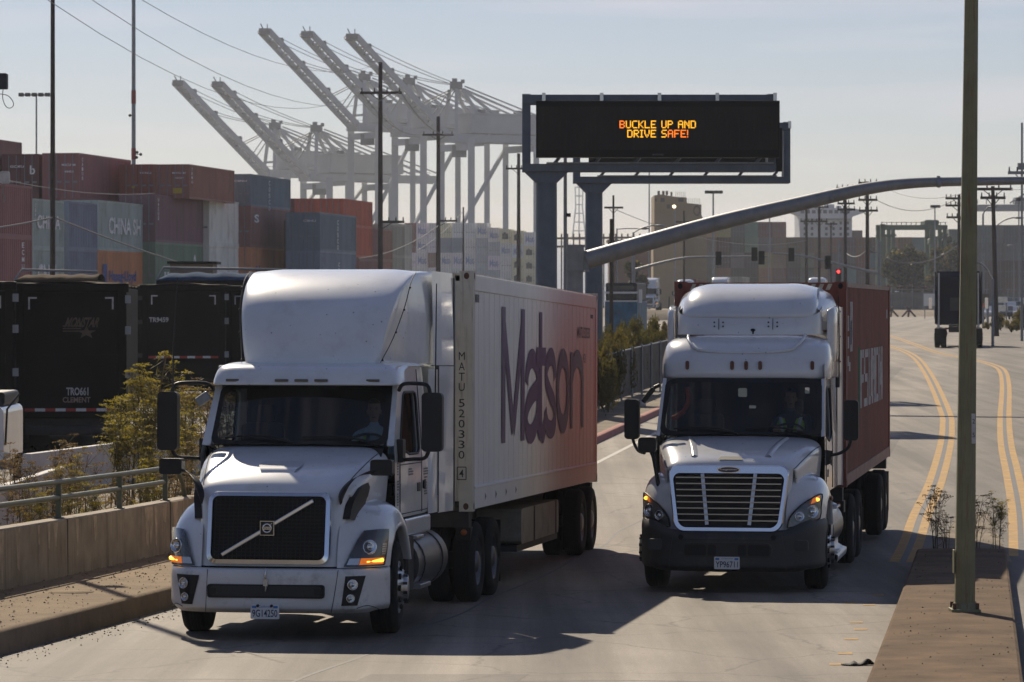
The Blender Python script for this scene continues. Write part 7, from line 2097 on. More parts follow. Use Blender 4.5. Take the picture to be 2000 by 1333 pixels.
# ================================================================== CRANES, SHIP, FAR BUILDINGS
def sts_crane(name_label, apex_px, apex_py, d, zg, sc_=1.0, phi=32, house=True):
    """quay crane with its boom raised; u axis: towards the water (left in the view), placed by its A-frame apex"""
    ph = R(phi)
    ax, az = X_at(apex_px, d), Z_at(apex_py, d)
    g = gz(d)
    t = thing("quay_crane", name_label, "crane", (ax, d, g), 0, "quay cranes with raised booms")
    eu = Vector((-math.cos(ph), -math.sin(ph), 0)); ev = Vector((math.sin(ph), -math.cos(ph), 0))
    H = az - g
    def P(u, v, z): return eu * u + ev * v + Vector((0, 0, z))
    k = sc_
    zgird = H - zg * k
    C = M['crane']
    # legs with sill and portal beams
    for v in (-8 * k, 8 * k):
        for u, r_ in ((0, 1.25), (-21 * k, 1.0)):
            mb = MB(); mb.bar(P(u, v, 0), P(u, v, zgird), 1.9 * k if u == 0 else 1.6 * k, 1.6 * k, up=(0, 1, 0)); mb.build("leg", C, t)
        mb = MB(); mb.bar(P(0, v, 14 * k), P(-21 * k, v, 14 * k), 1.2, 1.4); mb.build("portal_beam", C, t)
        if v < 0: mb = MB(); mb.bar(P(-21 * k, v, zgird - 2), P(-1, v, 15 * k), .9, .9); mb.build("diagonal", C, t)
        mb = MB(); mb.bar(P(0, v, 2), P(-21 * k, v, 2), 1.6, 2.0); mb.build("sill_beam", C, t)
    for u in (0, -21 * k):
        mb = MB(); mb.bar(P(u, -8 * k, zgird - 2.5), P(u, 8 * k, zgird - 2.5), 1.4, 1.8); mb.build("cross_beam", C, t)
    # main girder with the machinery house
    for v in (-3.2 * k, 3.2 * k):
        mb = MB(); mb.bar(P(4 * k, v, zgird), P(-42 * k, v, zgird), 1.1 * k, 2.2 * k); mb.build("girder", C, t)
    mb = MB(); mb.bar(P(-42 * k, -3.2 * k, zgird), P(-42 * k, 3.2 * k, zgird), 1, 1.6)
    for i in range(16): mb.bar(P(3 * k - i * 2.8 * k, -4.2 * k, zgird + 1.0), P(3 * k - i * 2.8 * k, -4.2 * k, zgird + 2.3), .12)
    mb.bar(P(4 * k, -4.2 * k, zgird + 2.3), P(-42 * k, -4.2 * k, zgird + 2.3), .14); mb.build("walkway", M['crane_rust'], t)
    if house:
        Mx = Matrix((tuple(-eu), tuple(ev), (0, 0, 1))).transposed()
        mb = MB(); mb.obox(P(-15 * k, 0, zgird + 4.0 * k), (25 * k, 8.5 * k, 5.2 * k), Mx); hs = mb.build("machinery_house", C, t, bevel=.15)
        mb = MB(); mb.obox(P(-15 * k, 0, zgird + 6.8 * k), (25.6 * k, 9.0 * k, .4), Mx); mb.build("house_roof", C, hs)
        mb = MB()
        for i in range(3): mb.obox(P(-6 * k - 7 * i, -4.35 * k, zgird + 4.5 * k), (1.1, .1, 1.6), Mx)
        for i in range(2): mb.obox(P(-8 * k - 12 * i, 0, zgird + 7.6 * k), (1.8, 1.8, 1.2), Mx)
        mb.build("house_vent", M['crane_rust'], hs)
    mb = MB(); mb.obox(P(-1, 0, zgird - 3.5), (4, 3.5, 3.2)); mb.build("operator_cab", M['crane_rust'], t, bevel=.1)
    # A-frame
    for v in (-3.4 * k, 3.4 * k):
        for u0, u1, nme, w_ in ((1 * k, 2 * k, "tower_leg", 1.0), (-1 * k, -9 * k, "tower_leg", .8), (-1 * k, -20 * k, "back_leg", .7), (-1.5 * k, -38 * k, "back_stay", .45)):
            mb = MB(); mb.bar(P(u0, v * .55, H - 1), P(u1, v, zgird + .5), w_ * k, w_ * k); mb.build(nme, C, t)
        mb = MB(); mb.bar(P(-1.5 * k, v * .6, H - .2), P(-41 * k, v, zgird + 1.5), .35 * k); mb.build("back_stay", C, t)
    mb = MB(); mb.bar(P(1.6 * k, -3 * k, H - 11 * k), P(1.6 * k, 3 * k, H - 11 * k), .6); mb.build("tower_brace", C, t)
    mb = MB(); mb.obox(P(0, 0, H), (3.4 * k, 5 * k, 2.0 * k)); mb.obox(P(.5, 0, H + 1.4), (1.4, 1.4, 1.2)); mb.obox(P(-1.5, 1, H + 1.2), (1, 1, 1)); mb.build("apex_head", M['crane_rust'], t)
    # raised boom: twin girders laced together
    hinge = P(3.5 * k, 0, zgird + .3)
    ux = (175.0 / 7.1) / math.cos(ph) * k; uz = 185.0 / 7.1 * k
    dirv = (eu * ux + Vector((0, 0, uz)))
    Lb = dirv.length * 1.02; dv = dirv.normalized()
    nrm = dv.cross(ev).normalized()
    if nrm.z > 0: nrm = -nrm
    for v in (-2.6 * k, 2.6 * k):
        mb = MB(); mb.bar(hinge + ev * v, hinge + ev * v + dv * Lb, 1.0 * k, 1.5 * k, up=tuple(nrm)); mb.build("boom_girder", C, t)
    n_ = 14
    for i in range(n_):
        a = hinge + dv * Lb * (i + .5) / n_; b_ = hinge + dv * Lb * min((i + 1.3) / n_, 1)
        mb = MB(); mb.bar(a - ev * 2.6 * k, a + ev * 2.6 * k, .5 * k); mb.bar(a - ev * 2.6 * k, b_ + ev * 2.6 * k, .3 * k); mb.build("boom_lacing", C, t)
    mb = MB()
    for i in range(22):
        a = hinge + dv * Lb * i / 21 - ev * 3.6 * k
        mb.bar(a, a - nrm * 1.3, .15)
    mb.bar(hinge - ev * 3.6 * k - nrm * 1.3, hinge + dv * Lb - ev * 3.6 * k - nrm * 1.3, .16); mb.bar(hinge - ev * 3.6 * k, hinge + dv * Lb - ev * 3.6 * k, .5); mb.build("boom_walkway", M['crane_rust'], t)
    tip = hinge + dv * Lb
    mb = MB(); mb.obox(tip - dv * .5, (3.2 * k, 6.5 * k, 1.6 * k)); mb.bar(tip, tip + Vector((-1.0, 0, 2.0)), .3); mb.bar(tip + ev * 2, tip + ev * 2 + Vector((0, 0, 1.8)), .25); mb.bar(tip - dv * 6 - nrm * .8, tip - dv * 6 - nrm * 2.6, .3); mb.build("boom_tip", M['crane_rust'], t)
    for f_ in (.34, .62, .86):
        mb = MB(); mb.obox(hinge + dv * Lb * f_ - nrm * 1.3 * k, (2.2 * k, 5.6 * k, 1.5 * k)); mb.build("stay_bracket", M['crane_rust'], t)
    for f_, v in ((.86, -2.2), (.86, 2.2), (.62, -2.2), (.62, 2.2)):
        a = hinge + dv * Lb * f_ - nrm * 1.6 + ev * v; b_ = P(0, v * .6, H + .3)
        pts = [a.lerp(b_, i / 8) - Vector((0, 0, 2.2 * (i / 8) * (1 - i / 8))) for i in range(9)]
        mb = MB(); mb.tube(pts, .10, 5); mb.build("forestay", M['crane_rust'], t)
    for f_ in (.15, .3):
        a = hinge + dv * Lb * f_; b_ = P(1, 0, H - 1)
        mb = MB(); mb.bar(a - ev * 2, b_ - ev * 1.5, .25); mb.bar(a + ev * 2, b_ + ev * 1.5, .25); mb.build("hoist_rope", M['crane_rust'], t)
    return t
sts_crane("tall white quay crane nearest the message sign, its boom raised highest on the right", 891, 168, 1000, 14.5)
sts_crane("tall white quay crane with raised boom, middle one of the three tall cranes", 799, 160, 1030, 14.5)
sts_crane("tall white quay crane with raised boom, leftmost of the three tall cranes", 712, 152, 1060, 14.5)
sts_crane("lower white quay crane with raised boom, rightmost of the two lower cranes", 618, 252, 1080, 14.5, 1.0)
sts_crane("lower white quay crane with raised boom, farthest left of all the cranes", 537, 247, 1110, 14.5, 1.0)
# horizontal boom at the right edge
D = 900
t = thing("quay_crane", "quay crane with its boom lowered flat, reaching in from the right edge", "crane", at(2075, 405, D))
g0 = gz(D) - t.location.z
mb = MB(); mb.bar((-22, 0, -.2), (6, 0, 0), 1.2, 1.6); mb.bar((-22, 4, -.2), (6, 4, 0), 1.2, 1.6); mb.build("boom_girder", M['galv'], t)
mb = MB(); mb.bar((-13, 0, 1), (6, 0, 13), .4); mb.bar((-11, 4, 1), (6, 4, 11), .4); mb.build("forestay", M['galv'], t)
for k in range(12):
    mb = MB(); mb.bar((-21 + 2.2 * k, 0, .8), (-21 + 2.2 * k, 0, 1.9), .2); mb.build("boom_post", M['galv'], t)
mb = MB(); mb.obox((-10, 2, 1.6), (3.4, 3, 1.6)); mb.build("trolley", M['galv'], t)
for v in (0, 8):
    mb = MB(); mb.bar((4, v, g0), (4, v, 8), 1.6, 1.6, up=(0, 1, 0)); mb.build("leg", M['galv'], t)
# ---- tan silo building
D = 620
t = thing("silo_building", "tall tan concrete silo building with a stepped roof and a faint round emblem", "building", (X_at(1325, D), D, gz(D)))
O = Vector(t.location)
def pxz(px, py): return (X_at(px, D) - O.x, Z_at(py, D) - O.z)
out = [(1278, 600), (1278, 382), (1291, 380), (1320, 385), (1341, 386), (1341, 397), (1352, 398), (1370, 400), (1370, 420), (1381, 445), (1381, 600)]
pts = [pxz(*q) for q in out]
mb = MB(); mb.extrude([(x, 0, z) for x, z in pts], [(x, 14, z) for x, z in pts]); mb.build("wall", M['tan_wall'], t)
for px, py, wd, ht in ((1281, 391, 3, 6), (1294, 391, 8, 8), (1306, 404, 7, 8), (1330, 391, 10, 8), (1287, 378, 4, 5), (1296, 378, 4, 5), (1303, 378, 4, 5), (1312, 380, 3, 5)):
    x, z = pxz(px, py)
    mb = MB()
    if py < 382: mb.box(x - wd / 22, x + wd / 22, .5, 2.5, z - ht / 22, z + ht / 22 + .2); mb.build("roof_vent", M['tan_dark'], t)
    else: mb.box(x - wd / 22, x + wd / 22, -.05, .1, z - ht / 22, z + ht / 22); mb.build("window", M['tan_dark'], t)
x, z = pxz(1361, 412); mb = MB(); mb.lathe([(.72, 0), (.72, .06), (.5, .06), (.5, 0)], (0, 0, 0), (0, -1, 0), 20)
mb.v = [(a * .8 + x, b - .06, c * 1.25 + z) for a, b, c in mb.v]; mb.build("wall_emblem", M['tan_dark'], t)
mb = MB()
for k in range(14): px = 1320 + k * 3.6; x, z = pxz(px, 386 if px < 1341 else 399); mb.box(x - .03, x + .03, .1, .16, z, z + 1.0)
mb.build("roof_railing", M['tan_dark'], t)
# lower sheds in front of it
for px0, px1, pt, d, mt, lb in ((1276, 1340, 470, 610, 'tan_wall', "low tan annex at the foot of the silo building"), (1190, 1292, 473, 640, 'brown_wall', "long low brown shed left of the silo building")):
    t = thing("shed", lb, "building", (X_at(px0, d), d, gz(d)))
    wd = X_at(px1, d) - X_at(px0, d); h = Z_at(pt, d) - gz(d)
    mb = MB(); mb.box(0, wd, 0, 10, 0, h); mb.build("wall", M[mt], t)
    mb = MB(); mb.box(-.3, wd + .3, -.3, 10.3, h, h + .4); mb.build("roof", M['tan_dark'], t)
# conveyor-like railing of distant gantries
t = thing("pipe_rack", "long low lattice rack of posts beyond the message sign's posts", "structure", (X_at(1085, 700), 700, gz(700)))
mb = MB(); z = Z_at(466, 700) - gz(700); x1 = X_at(1285, 700) - X_at(1085, 700)
mb.bar((0, 0, z), (x1, 0, z + .2), .4); mb.bar((0, 0, z - 1.6), (x1, 0, z - 1.4), .4); mb.build("beam", M['brown_wall'], t)
for k in range(18):
    mb = MB(); x = x1 * k / 17; mb.bar((x, 0, 0), (x, 0, z + .9), .28); mb.build("post", M['brown_wall'], t)
# ---- ship's bridge
D = 860
t = thing("ship", "white ship's bridge house with wide wings, rising above the brown container wall", "ship", (X_at(1612, D), D, gz(D)))
O = Vector(t.location)
mb = MB(); pts = [pxz(*q) for q in ((1562, 600), (1562, 418), (1664, 420), (1664, 600))]; mb.extrude([(x, 0, z) for x, z in pts], [(x, 16, z) for x, z in pts]); mb.build("house", M['ship_white'], t)
mb = MB(); pts = [pxz(*q) for q in ((1546, 416), (1556, 407), (1660, 407), (1690, 412), (1690, 415), (1664, 424), (1662, 428), (1562, 428), (1560, 422))]; mb.extrude([(x, -2, z) for x, z in pts], [(x, 6, z) for x, z in pts]); mb.build("bridge_wing", M['ship_white'], t)
for k in range(9):
    mb = MB(); x, z = pxz(1566 + k * 11, 414); mb.box(x - .45, x + .45, -2.06, -1.9, z - .45, z + .35); mb.build("bridge_window", M['grey_wall'], t)
for r_ in range(4):
    for k in range(7):
        mb = MB(); x, z = pxz(1572 + k * 14, 436 + r_ * 11); mb.box(x - .3, x + .3, -.06, .1, z - .35, z + .35); mb.build("window", M['grey_wall'], t)
for r_ in range(5):
    mb = MB(); x0, z = pxz(1562, 431 + r_ * 11); x1, _ = pxz(1664, 0); mb.box(x0, x1, -.8, 0, z - .12, z + .05); mb.build("deck_edge", M['ship_white'], t)
for px, a, b_, wd in ((1600, 395, 408, .8), (1580, 400, 408, 1.5), (1622, 399, 408, 2.2), (1640, 402, 408, 1.2), (1612, 396, 408, .3)):
    mb = MB(); x, z0 = pxz(px, b_); _, z1 = pxz(px, a); mb.box(x - wd / 2, x + wd / 2, 2, 4, z0, z1); mb.build("mast", M['ship_white'], t)
mb = MB(); pts = [pxz(*q) for q in ((1664, 600), (1664, 450), (1686, 450), (1686, 600))]; mb.extrude([(x, 2, z) for x, z in pts], [(x, 12, z) for x, z in pts]); mb.build("funnel", M['brown_wall'], t)
# ---- green yard gantry
D = 605
t = thing("yard_gantry", "dark green yard gantry crane spanning above the trees", "crane", (X_at(1780, D), D, gz(D)))
O = Vector(t.location)
def pbar(nme, a, b_, w_, y=0, mat='green_steel', dep=1.2):
    (x0, z0), (x1, z1) = pxz(*a), pxz(*b_)
    mb = MB(); mb.bar((x0, y, z0), (x1, y, z1), dep, w_ / F_PX * D, up=(0, 1, 0) if abs(x0 - x1) < abs(z0 - z1) else (0, 0, 1))
    return mb.build(nme, M[mat], t)
def vbar(nme, px, wpx, y0, y1, y=0):
    x, z0 = pxz(px, y1); _, z1 = pxz(px, y0); hw = wpx / F_PX * D / 2
    mb = MB(); mb.box(x - hw, x + hw, y - .5, y + .5, z0, z1); return mb.build(nme, M['green_steel'], t)
for y in (0, 7):
    vbar("leg", 1724, 9, 438, 605, y); vbar("leg", 1744, 7, 448, 605, y); vbar("leg", 1820, 8, 448, 605, y); vbar("leg", 1845, 7, 442, 605, y)
    x0, za = pxz(1719, 462); x1, zb = pxz(1850, 447)
    mb = MB(); mb.box(x0, x1, y - .5, y + .5, pxz(0, 448)[1], pxz(0, 440)[1]); mb.build("top_beam", M['green_steel'], t)
    mb = MB(); mb.box(pxz(1719, 0)[0], pxz(1750, 0)[0], y - .5, y + .5, pxz(0, 462)[1], pxz(0, 458)[1]); mb.box(pxz(1816, 0)[0], pxz(1850, 0)[0], y - .5, y + .5, pxz(0, 466)[1], pxz(0, 462)[1]); mb.build("lower_beam", M['green_steel'], t)
for k in range(14):
    x, z = pxz(1722 + k * 9.5, 440); mb = MB(); mb.box(x - .06, x + .06, -.5, -.4, z, z + .5); mb.build("railing_post", M['green_steel'], t)
mb = MB(); mb.box(pxz(1720, 0)[0], pxz(1848, 0)[0], -.5, -.42, pxz(0, 435.5)[1], pxz(0, 434.5)[1]); mb.build("railing", M['green_steel'], t)
mb = MB(); x0, z0 = pxz(1806, 441); x1, z1 = pxz(1834, 430); mb.rbox(x0, x1, 0, 6, z0, z1, .3); mb.build("trolley", M['green_steel'], t)
mb = MB(); x0, z0 = pxz(1815, 478); x1, z1 = pxz(1830, 466); mb.rbox(x0, x1, 0, 3, z0, z1, .2); mb.build("operator_cab", M['green_steel'], t)
# far lattice radio tower on the hill
D = 2790
t = thing("radio_tower", "faint far lattice radio tower on the hill between the sign posts", "tower", (X_at(1131, D), D, 50))
zt = Z_at(366, D) - 50
for a in (0, 1, 2):
    s_ = (a - 1)
    mb = MB(); mb.bar((s_ * 5.2, 0, 0), (s_ * 2.6, 0, zt * .62), 1.0); mb.bar((s_ * 2.6, 0, zt * .62), (s_ * 3.0, 0, zt), .8); mb.build("leg", M['galv'], t)
for k in range(7):
    z = zt * k / 6; w_ = 5.2 - 2.6 * min(1, k / 6 / .62)
    mb = MB(); mb.bar((-w_, 0, z), (w_, 0, z), .8); mb.build("crossbar", M['galv'], t)
# ================================================================== PLANTS
def leaf_mat(name, col, var=.35, scale=3):
    mt = pbr(name, col, .7, var=var, scale=scale)
    n = mt.node_tree; b = n.nodes["Principled BSDF"]
    tl = n.nodes.new("ShaderNodeBsdfTranslucent"); tl.inputs[0].default_value = (min(1, col[0] * 2.2), min(1, col[1] * 2.2), col[2] * 1.2, 1)
    mx = n.nodes.new("ShaderNodeMixShader"); mx.inputs[0].default_value = .28
    n.links.new(b.outputs[0], mx.inputs[1]); n.links.new(tl.outputs[0], mx.inputs[2]); n.links.new(mx.outputs[0], n.nodes["Material Output"].inputs[0])
    return mt
M['fennel'] = leaf_mat('fennel', (.10, .085, .028))
M['fennel_flower'] = leaf_mat('fennel_flower', (.25, .20, .03))
M['fennel_dry'] = leaf_mat('fennel_dry', (.14, .09, .045))
M['stem'] = pbr('stem', (.09, .07, .03), .8, var=.3)
M['bush'] = leaf_mat('bush', (.075, .065, .02))
M['bush_olive'] = leaf_mat('bush_olive', (.12, .095, .03))
M['tree_leaf'] = leaf_mat('tree_leaf', (.038, .04, .018))
M['tree_leaf_gold'] = leaf_mat('tree_leaf_gold', (.13, .095, .028))
def leaf(mb, p, s_, rr, m=0, flat=0.0, asp=.45):
    a = Vector((rr.gauss(0, 1), rr.gauss(0, 1), rr.gauss(0, 1) * (1 - flat))).normalized()
    b = a.cross(Vector((rr.gauss(0, 1), rr.gauss(0, 1), rr.gauss(0, 1)))).normalized()
    a = a * s_; b = b * s_ * asp
    mb.add([p - a, p + b, p + a, p - b], [(0, 1, 2, 3)], m)
def fennel_proto(seed, h, dry):
    rr = random.Random(seed)
    st, lf, fl = MB(), MB(), MB()
    for k in range(rr.randint(4, 6)):
        a = rr.uniform(0, 6.28); lean = rr.uniform(.04, .22)
        hh = h * rr.uniform(.65, 1.0)
        b = Vector((rr.uniform(-.18, .18), rr.uniform(-.18, .18), 0))
        P = [b + Vector((math.cos(a) * lean * hh * t ** 1.6, math.sin(a) * lean * hh * t ** 1.6, hh * t)) for t in (0, .25, .5, .75, 1)]
        st.tube(cr(P, 2), [.013 - .009 * i / 8 for i in range(9)], 5)
        tips = [P[-1]]
        for q in range(rr.randint(6, 9)):                  # side branches
            t = rr.uniform(.35, .95); i = int(t * 4); p = P[i].lerp(P[min(i + 1, 4)], t * 4 - i)
            an = rr.uniform(0, 6.28); L = hh * rr.uniform(.10, .26) * (1.25 - t * .5)
            e = p + Vector((math.cos(an) * L * .75, math.sin(an) * L * .75, L * .8))
            st.tube([p, p.lerp(e, .5) + Vector((0, 0, .02)), e], [.006, .004, .003], 4); tips.append(e)
            if not dry:
                for _ in range(34):
                    u = rr.random(); c = p.lerp(e, u) + Vector((rr.gauss(0, .045), rr.gauss(0, .045), rr.gauss(0, .04)))
                    leaf(lf, c, rr.uniform(.025, .065), rr, 0, 0, .11)
        for tip in tips:                                   # umbels: a flat head of little rays
            R_ = rr.uniform(.06, .12)
            for _ in range(16):
                an = rr.uniform(0, 6.28); r_ = R_ * math.sqrt(rr.random())
                e = tip + Vector((math.cos(an) * r_, math.sin(an) * r_, .045 + rr.uniform(-.01, .015) - r_ * .15))
                st.add([tip, tip + Vector((.002, .002, 0)), e], [(0, 1, 2)])
                for _ in range(2): leaf(fl, e + Vector((rr.gauss(0, .012), rr.gauss(0, .012), rr.gauss(0, .006))), rr.uniform(.012, .024), rr, 0, .6)
        for _ in range(80 if not dry else 24):             # feathery foliage low on the stem
            t = rr.random() ** .8; i = min(int(t * 4), 3); p = P[i].lerp(P[i + 1], t * 4 - i)
            leaf(lf, p + Vector((rr.gauss(0, .07), rr.gauss(0, .07), rr.gauss(0, .06))), rr.uniform(.03, .075), rr, 0, 0, .11)
    return st, lf, fl
FP = []
for k in range(7):
    dry = k >= 4
    st, lf, fl = fennel_proto(20 + k, 2.0, dry)
    e = thing("fennel_plant", "x", "plant")
    st.build("stem", M['stem'], e); lf.build("foliage", M['fennel'] if not dry else M['fennel_dry'], e); fl.build("flower_head", M['fennel_flower'] if not dry else M['fennel_dry'], e)
    FP.append(e)
used = set()
def fennel(k, x, y, z, s_, rz, label, group):
    o = FP[k]
    if k in used: o = copy_tree(o)
    used.add(k)
    o.location = (x, y, z); o.scale = (s_ * 1.0, s_ * 1.0, s_); o.rotation_euler = (0, 0, rz)
    o['label'] = label; o['group'] = group
    return o
rr = random.Random(9)
G1 = "wild fennel behind the parapet wall"
spots = [  # px, top row, distance, kind
    (275, 690, 62, 0), (318, 715, 61, 1), (240, 735, 63, 2), (205, 760, 62, 1), (375, 745, 66, 3), (335, 800, 58, 1),
    (395, 720, 68, 4), (415, 700, 70, 5), (360, 720, 70, 6), (440, 740, 70, 4), (110, 815, 57, 5), (30, 870, 55, 6), (150, 850, 56, 4), (70, 880, 55, 5),  (355, 830, 58, 5), (130, 880, 54, 2), (10, 850, 58, 4), (100, 900, 53, 6), (375, 800, 60, 2), (225, 905, 53.5, 4), (290, 900, 54, 3), (165, 910, 53, 1), (340, 900, 54.5, 4), (60, 920, 52, 1), (20, 930, 51.5, 5)]
for i, (px, ty, d, k) in enumerate(spots):
    g = gz(d) + .1
    h = Z_at(ty, d) - g
    lb = {0: "tall yellow-flowered fennel", 1: "bushy yellow-green fennel", 2: "leafy yellow fennel", 3: "yellow-topped fennel", 4: "dry brown fennel", 5: "withered brown fennel", 6: "sparse dry fennel"}[k]
    fennel(k, X_at(px, d), d, g, h / 2.0, rr.uniform(0, 6.28), f"{lb} among the weeds behind the parapet wall and railing", G1)
for px, ty, d, k, lb in ((1817, 935, 55.5, 6, "dry weed at the median's end, left of the green pole"), (1905, 945, 55.2, 4, "dark dry weed at the median's end, right beside the green pole"), (1940, 948, 55.6, 1, "leafy green weed at the median's end, farthest right of the green pole"), (1850, 975, 55.0, 5, "low withered weed directly behind the green pole")):
    g = gz(d); fennel(k, X_at(px, d), d, g, (Z_at(ty, d) - g) / 2.0, rr.uniform(0, 6.28), lb, "weeds at the median's end")
# ---- bushes
def bush_proto(seed, n_, mat, s0=.05, s1=.12):
    rr = random.Random(seed)
    tw, lf = MB(), MB()
    lobes = [(Vector((rr.uniform(-.55, .55), rr.uniform(-.5, .5), rr.uniform(.3, .85))), rr.uniform(.22, .42)) for _ in range(9)]
    for c, r_ in lobes:
        tw.tube([(0, 0, 0), tuple(c * .5 + Vector((0, 0, .05))), tuple(c)], [.03, .018, .006], 5)
    for _ in range(n_):
        c, r_ = lobes[rr.randrange(len(lobes))]
        v = Vector((rr.gauss(0, 1), rr.gauss(0, 1), rr.gauss(0, 1))).normalized() * r_ * rr.random() ** .45
        leaf(lf, c + v, rr.uniform(s0, s1) * .6, rr)
    return tw, lf
BP = []
for k, (sd, mt) in enumerate(((41, 'bush'), (42, 'bush_olive'), (43, 'bush'), (44, 'fennel'))):
    tw, lf = bush_proto(sd, 2600, mt)
    e = thing("bush", "x", "bush"); tw.build("twig", M['bark'], e); lf.build("foliage", M[mt], e); BP.append(e)
bused = set()
def bush(k, x, y, z, sx, sz, label, group):
    o = BP[k]
    if k in bused: o = copy_tree(o)
    bused.add(k)
    o.location = (x, y, z); o.scale = (sx, sx, sz); o.rotation_euler = (0, 0, rr.uniform(0, 6.28)); o['label'] = label; o['group'] = group
    return o
G2 = "bushes behind the chain-link fence"
for i, (px, ty, d, wpx) in enumerate(((1176, 668, 103, 60), (1188, 690, 100, 50), (1200, 672, 108, 56), (1222, 664, 113, 56), (1240, 655, 118, 54), (1258, 645, 124, 54), (1276, 640, 128, 50), (1182, 628, 128, 50), (1200, 640, 124, 54), (1222, 632, 132, 54), (1245, 618, 140, 50), (1268, 612, 146, 50), (1290, 618, 152, 50), (1210, 622, 142, 50), (1235, 612, 148, 46), (1190, 655, 116, 56), (1215, 655, 124, 56), (1240, 640, 134, 54), (1263, 632, 140, 50), (1285, 640, 146, 46), (1178, 680, 110, 46))):
    g = gz(d) + .3; h = Z_at(ty, d) - g; wd = wpx / F_PX * d
    bush((i * 3) % 3 if i % 4 else 1, X_at(px, d), d, g, wd * .62, h * .92, ("olive" if not i % 4 else "green") + " scrubby bush in the thicket behind the chain-link fence", G2)
for i, (px, ty, d, wpx, k) in enumerate(((1955, 615, 255, 40, 3), (1985, 610, 252, 44, 3), (1975, 625, 240, 40, 1), (2003, 600, 250, 40, 3), (1930, 630, 262, 24, 1))):
    g = gz(d) + .2; h = Z_at(ty, d) - g; wd = wpx / F_PX * d
    bush(k, X_at(px, d), d, g, wd * .6, h, ["low yellow-green bush beside the dark pole at right", "tall yellow-green bush at the right roadside", "olive scrub in front of the roadside bushes", "yellow-green bush cut by the right edge", "small olive tuft left of the dark pole at right"][i], "roadside bushes at right")
for q_, us, pr in ((0, used, FP), (0, bused, BP)):
    for k in range(len(pr)):
        if k not in us:
            for c in list(pr[k].children): bpy.data.objects.remove(c)
            bpy.data.objects.remove(pr[k])
# scrub beyond the kerb and under the trailers: low weeds nobody could count
mb = MB(); q = random.Random(77)
for _ in range(5200):
    y = q.uniform(50, 66); x = wall_x(y) - q.uniform(.35, 5.5)
    leaf(mb, Vector((x, y, gz(y) + q.random() ** 2 * .7)), q.uniform(.02, .07), q)
kind(mb.build("ground_weeds", M['fennel_dry']), 'stuff')
mb = MB()
for _ in range(2600):
    y = q.uniform(84, 122); x = curb_x(y) - q.uniform(2.8, 7.5)
    leaf(mb, Vector((x, y, gz(y) + .3 + q.random() ** 2 * 1.0)), q.uniform(.04, .12), q)
kind(mb.build("fence_weeds", M['bush_olive']), 'stuff')
# ---- round trees beyond the junction
def tree(label, px, ytop, d, wpx, mats, seed, n_=5200):
    rr = random.Random(seed)
    g = gz(d); H = Z_at(ytop, d) - g; Wd = wpx / F_PX * d / 2
    t = thing("tree", label, "tree", (X_at(px, d), d, g), 0, "trees beyond the junction")
    mb = MB()
    mb.tube(cr([(0, 0, 0), (.1, 0, H * .2), (0, .1, H * .45), (.1, 0, H * .8)], 3), [.35 - .025 * i for i in range(10)], 8)
    for k in range(7):
        a = rr.uniform(0, 6.28); b0 = H * rr.uniform(.25, .5)
        mb.tube([(0, 0, b0), (math.cos(a) * Wd * .4, math.sin(a) * Wd * .4, b0 + H * .15), (math.cos(a) * Wd * .75, math.sin(a) * Wd * .75, b0 + H * .28)], [.16, .1, .03], 6)
    mb.build("trunk", M['bark'], t)
    lobes = [(Vector((rr.uniform(-.8, .8) * Wd, rr.uniform(-.7, .7) * Wd, H * rr.uniform(.38, .86))), rr.uniform(.22, .40) * Wd) for _ in range(24)]
    lobes = [(c * 1.0, r_) for c, r_ in lobes if (c.x / Wd) ** 2 + ((c.z / H - .62) / .42) ** 2 < .9]
    for mt, fr in mats:
        mb = MB()
        for _ in range(int(n_ * fr)):
            c, r_ = lobes[rr.randrange(len(lobes))]
            v = Vector((rr.gauss(0, 1), rr.gauss(0, 1), rr.gauss(0, 1))).normalized() * r_ * rr.random() ** .35
            leaf(mb, c + v, rr.uniform(.22, .52), rr)
        mb.build("crown", M[mt], t)
tree("rounded dark tree under the green gantry, left of the two big ones", 1763, 472, 580, 82, [('tree_leaf', .75), ('tree_leaf_gold', .25)], 1)
tree("rounded golden-topped tree half behind the near green pole", 1842, 470, 583, 84, [('tree_leaf', .62), ('tree_leaf_gold', .38)], 2)
tree("small dark tree at the right-hand junction, behind the green pole", 1878, 500, 586, 50, [('tree_leaf', 1)], 3, 1800)
tree("slim green tree among the poles left of the far signals", 1243, 495, 420, 40, [('tree_leaf', .8), ('tree_leaf_gold', .2)], 4, 1800)
tree("tall dark tree beyond the gantry's right leg", 1852, 432, 620, 30, [('tree_leaf', 1)], 5, 1500)
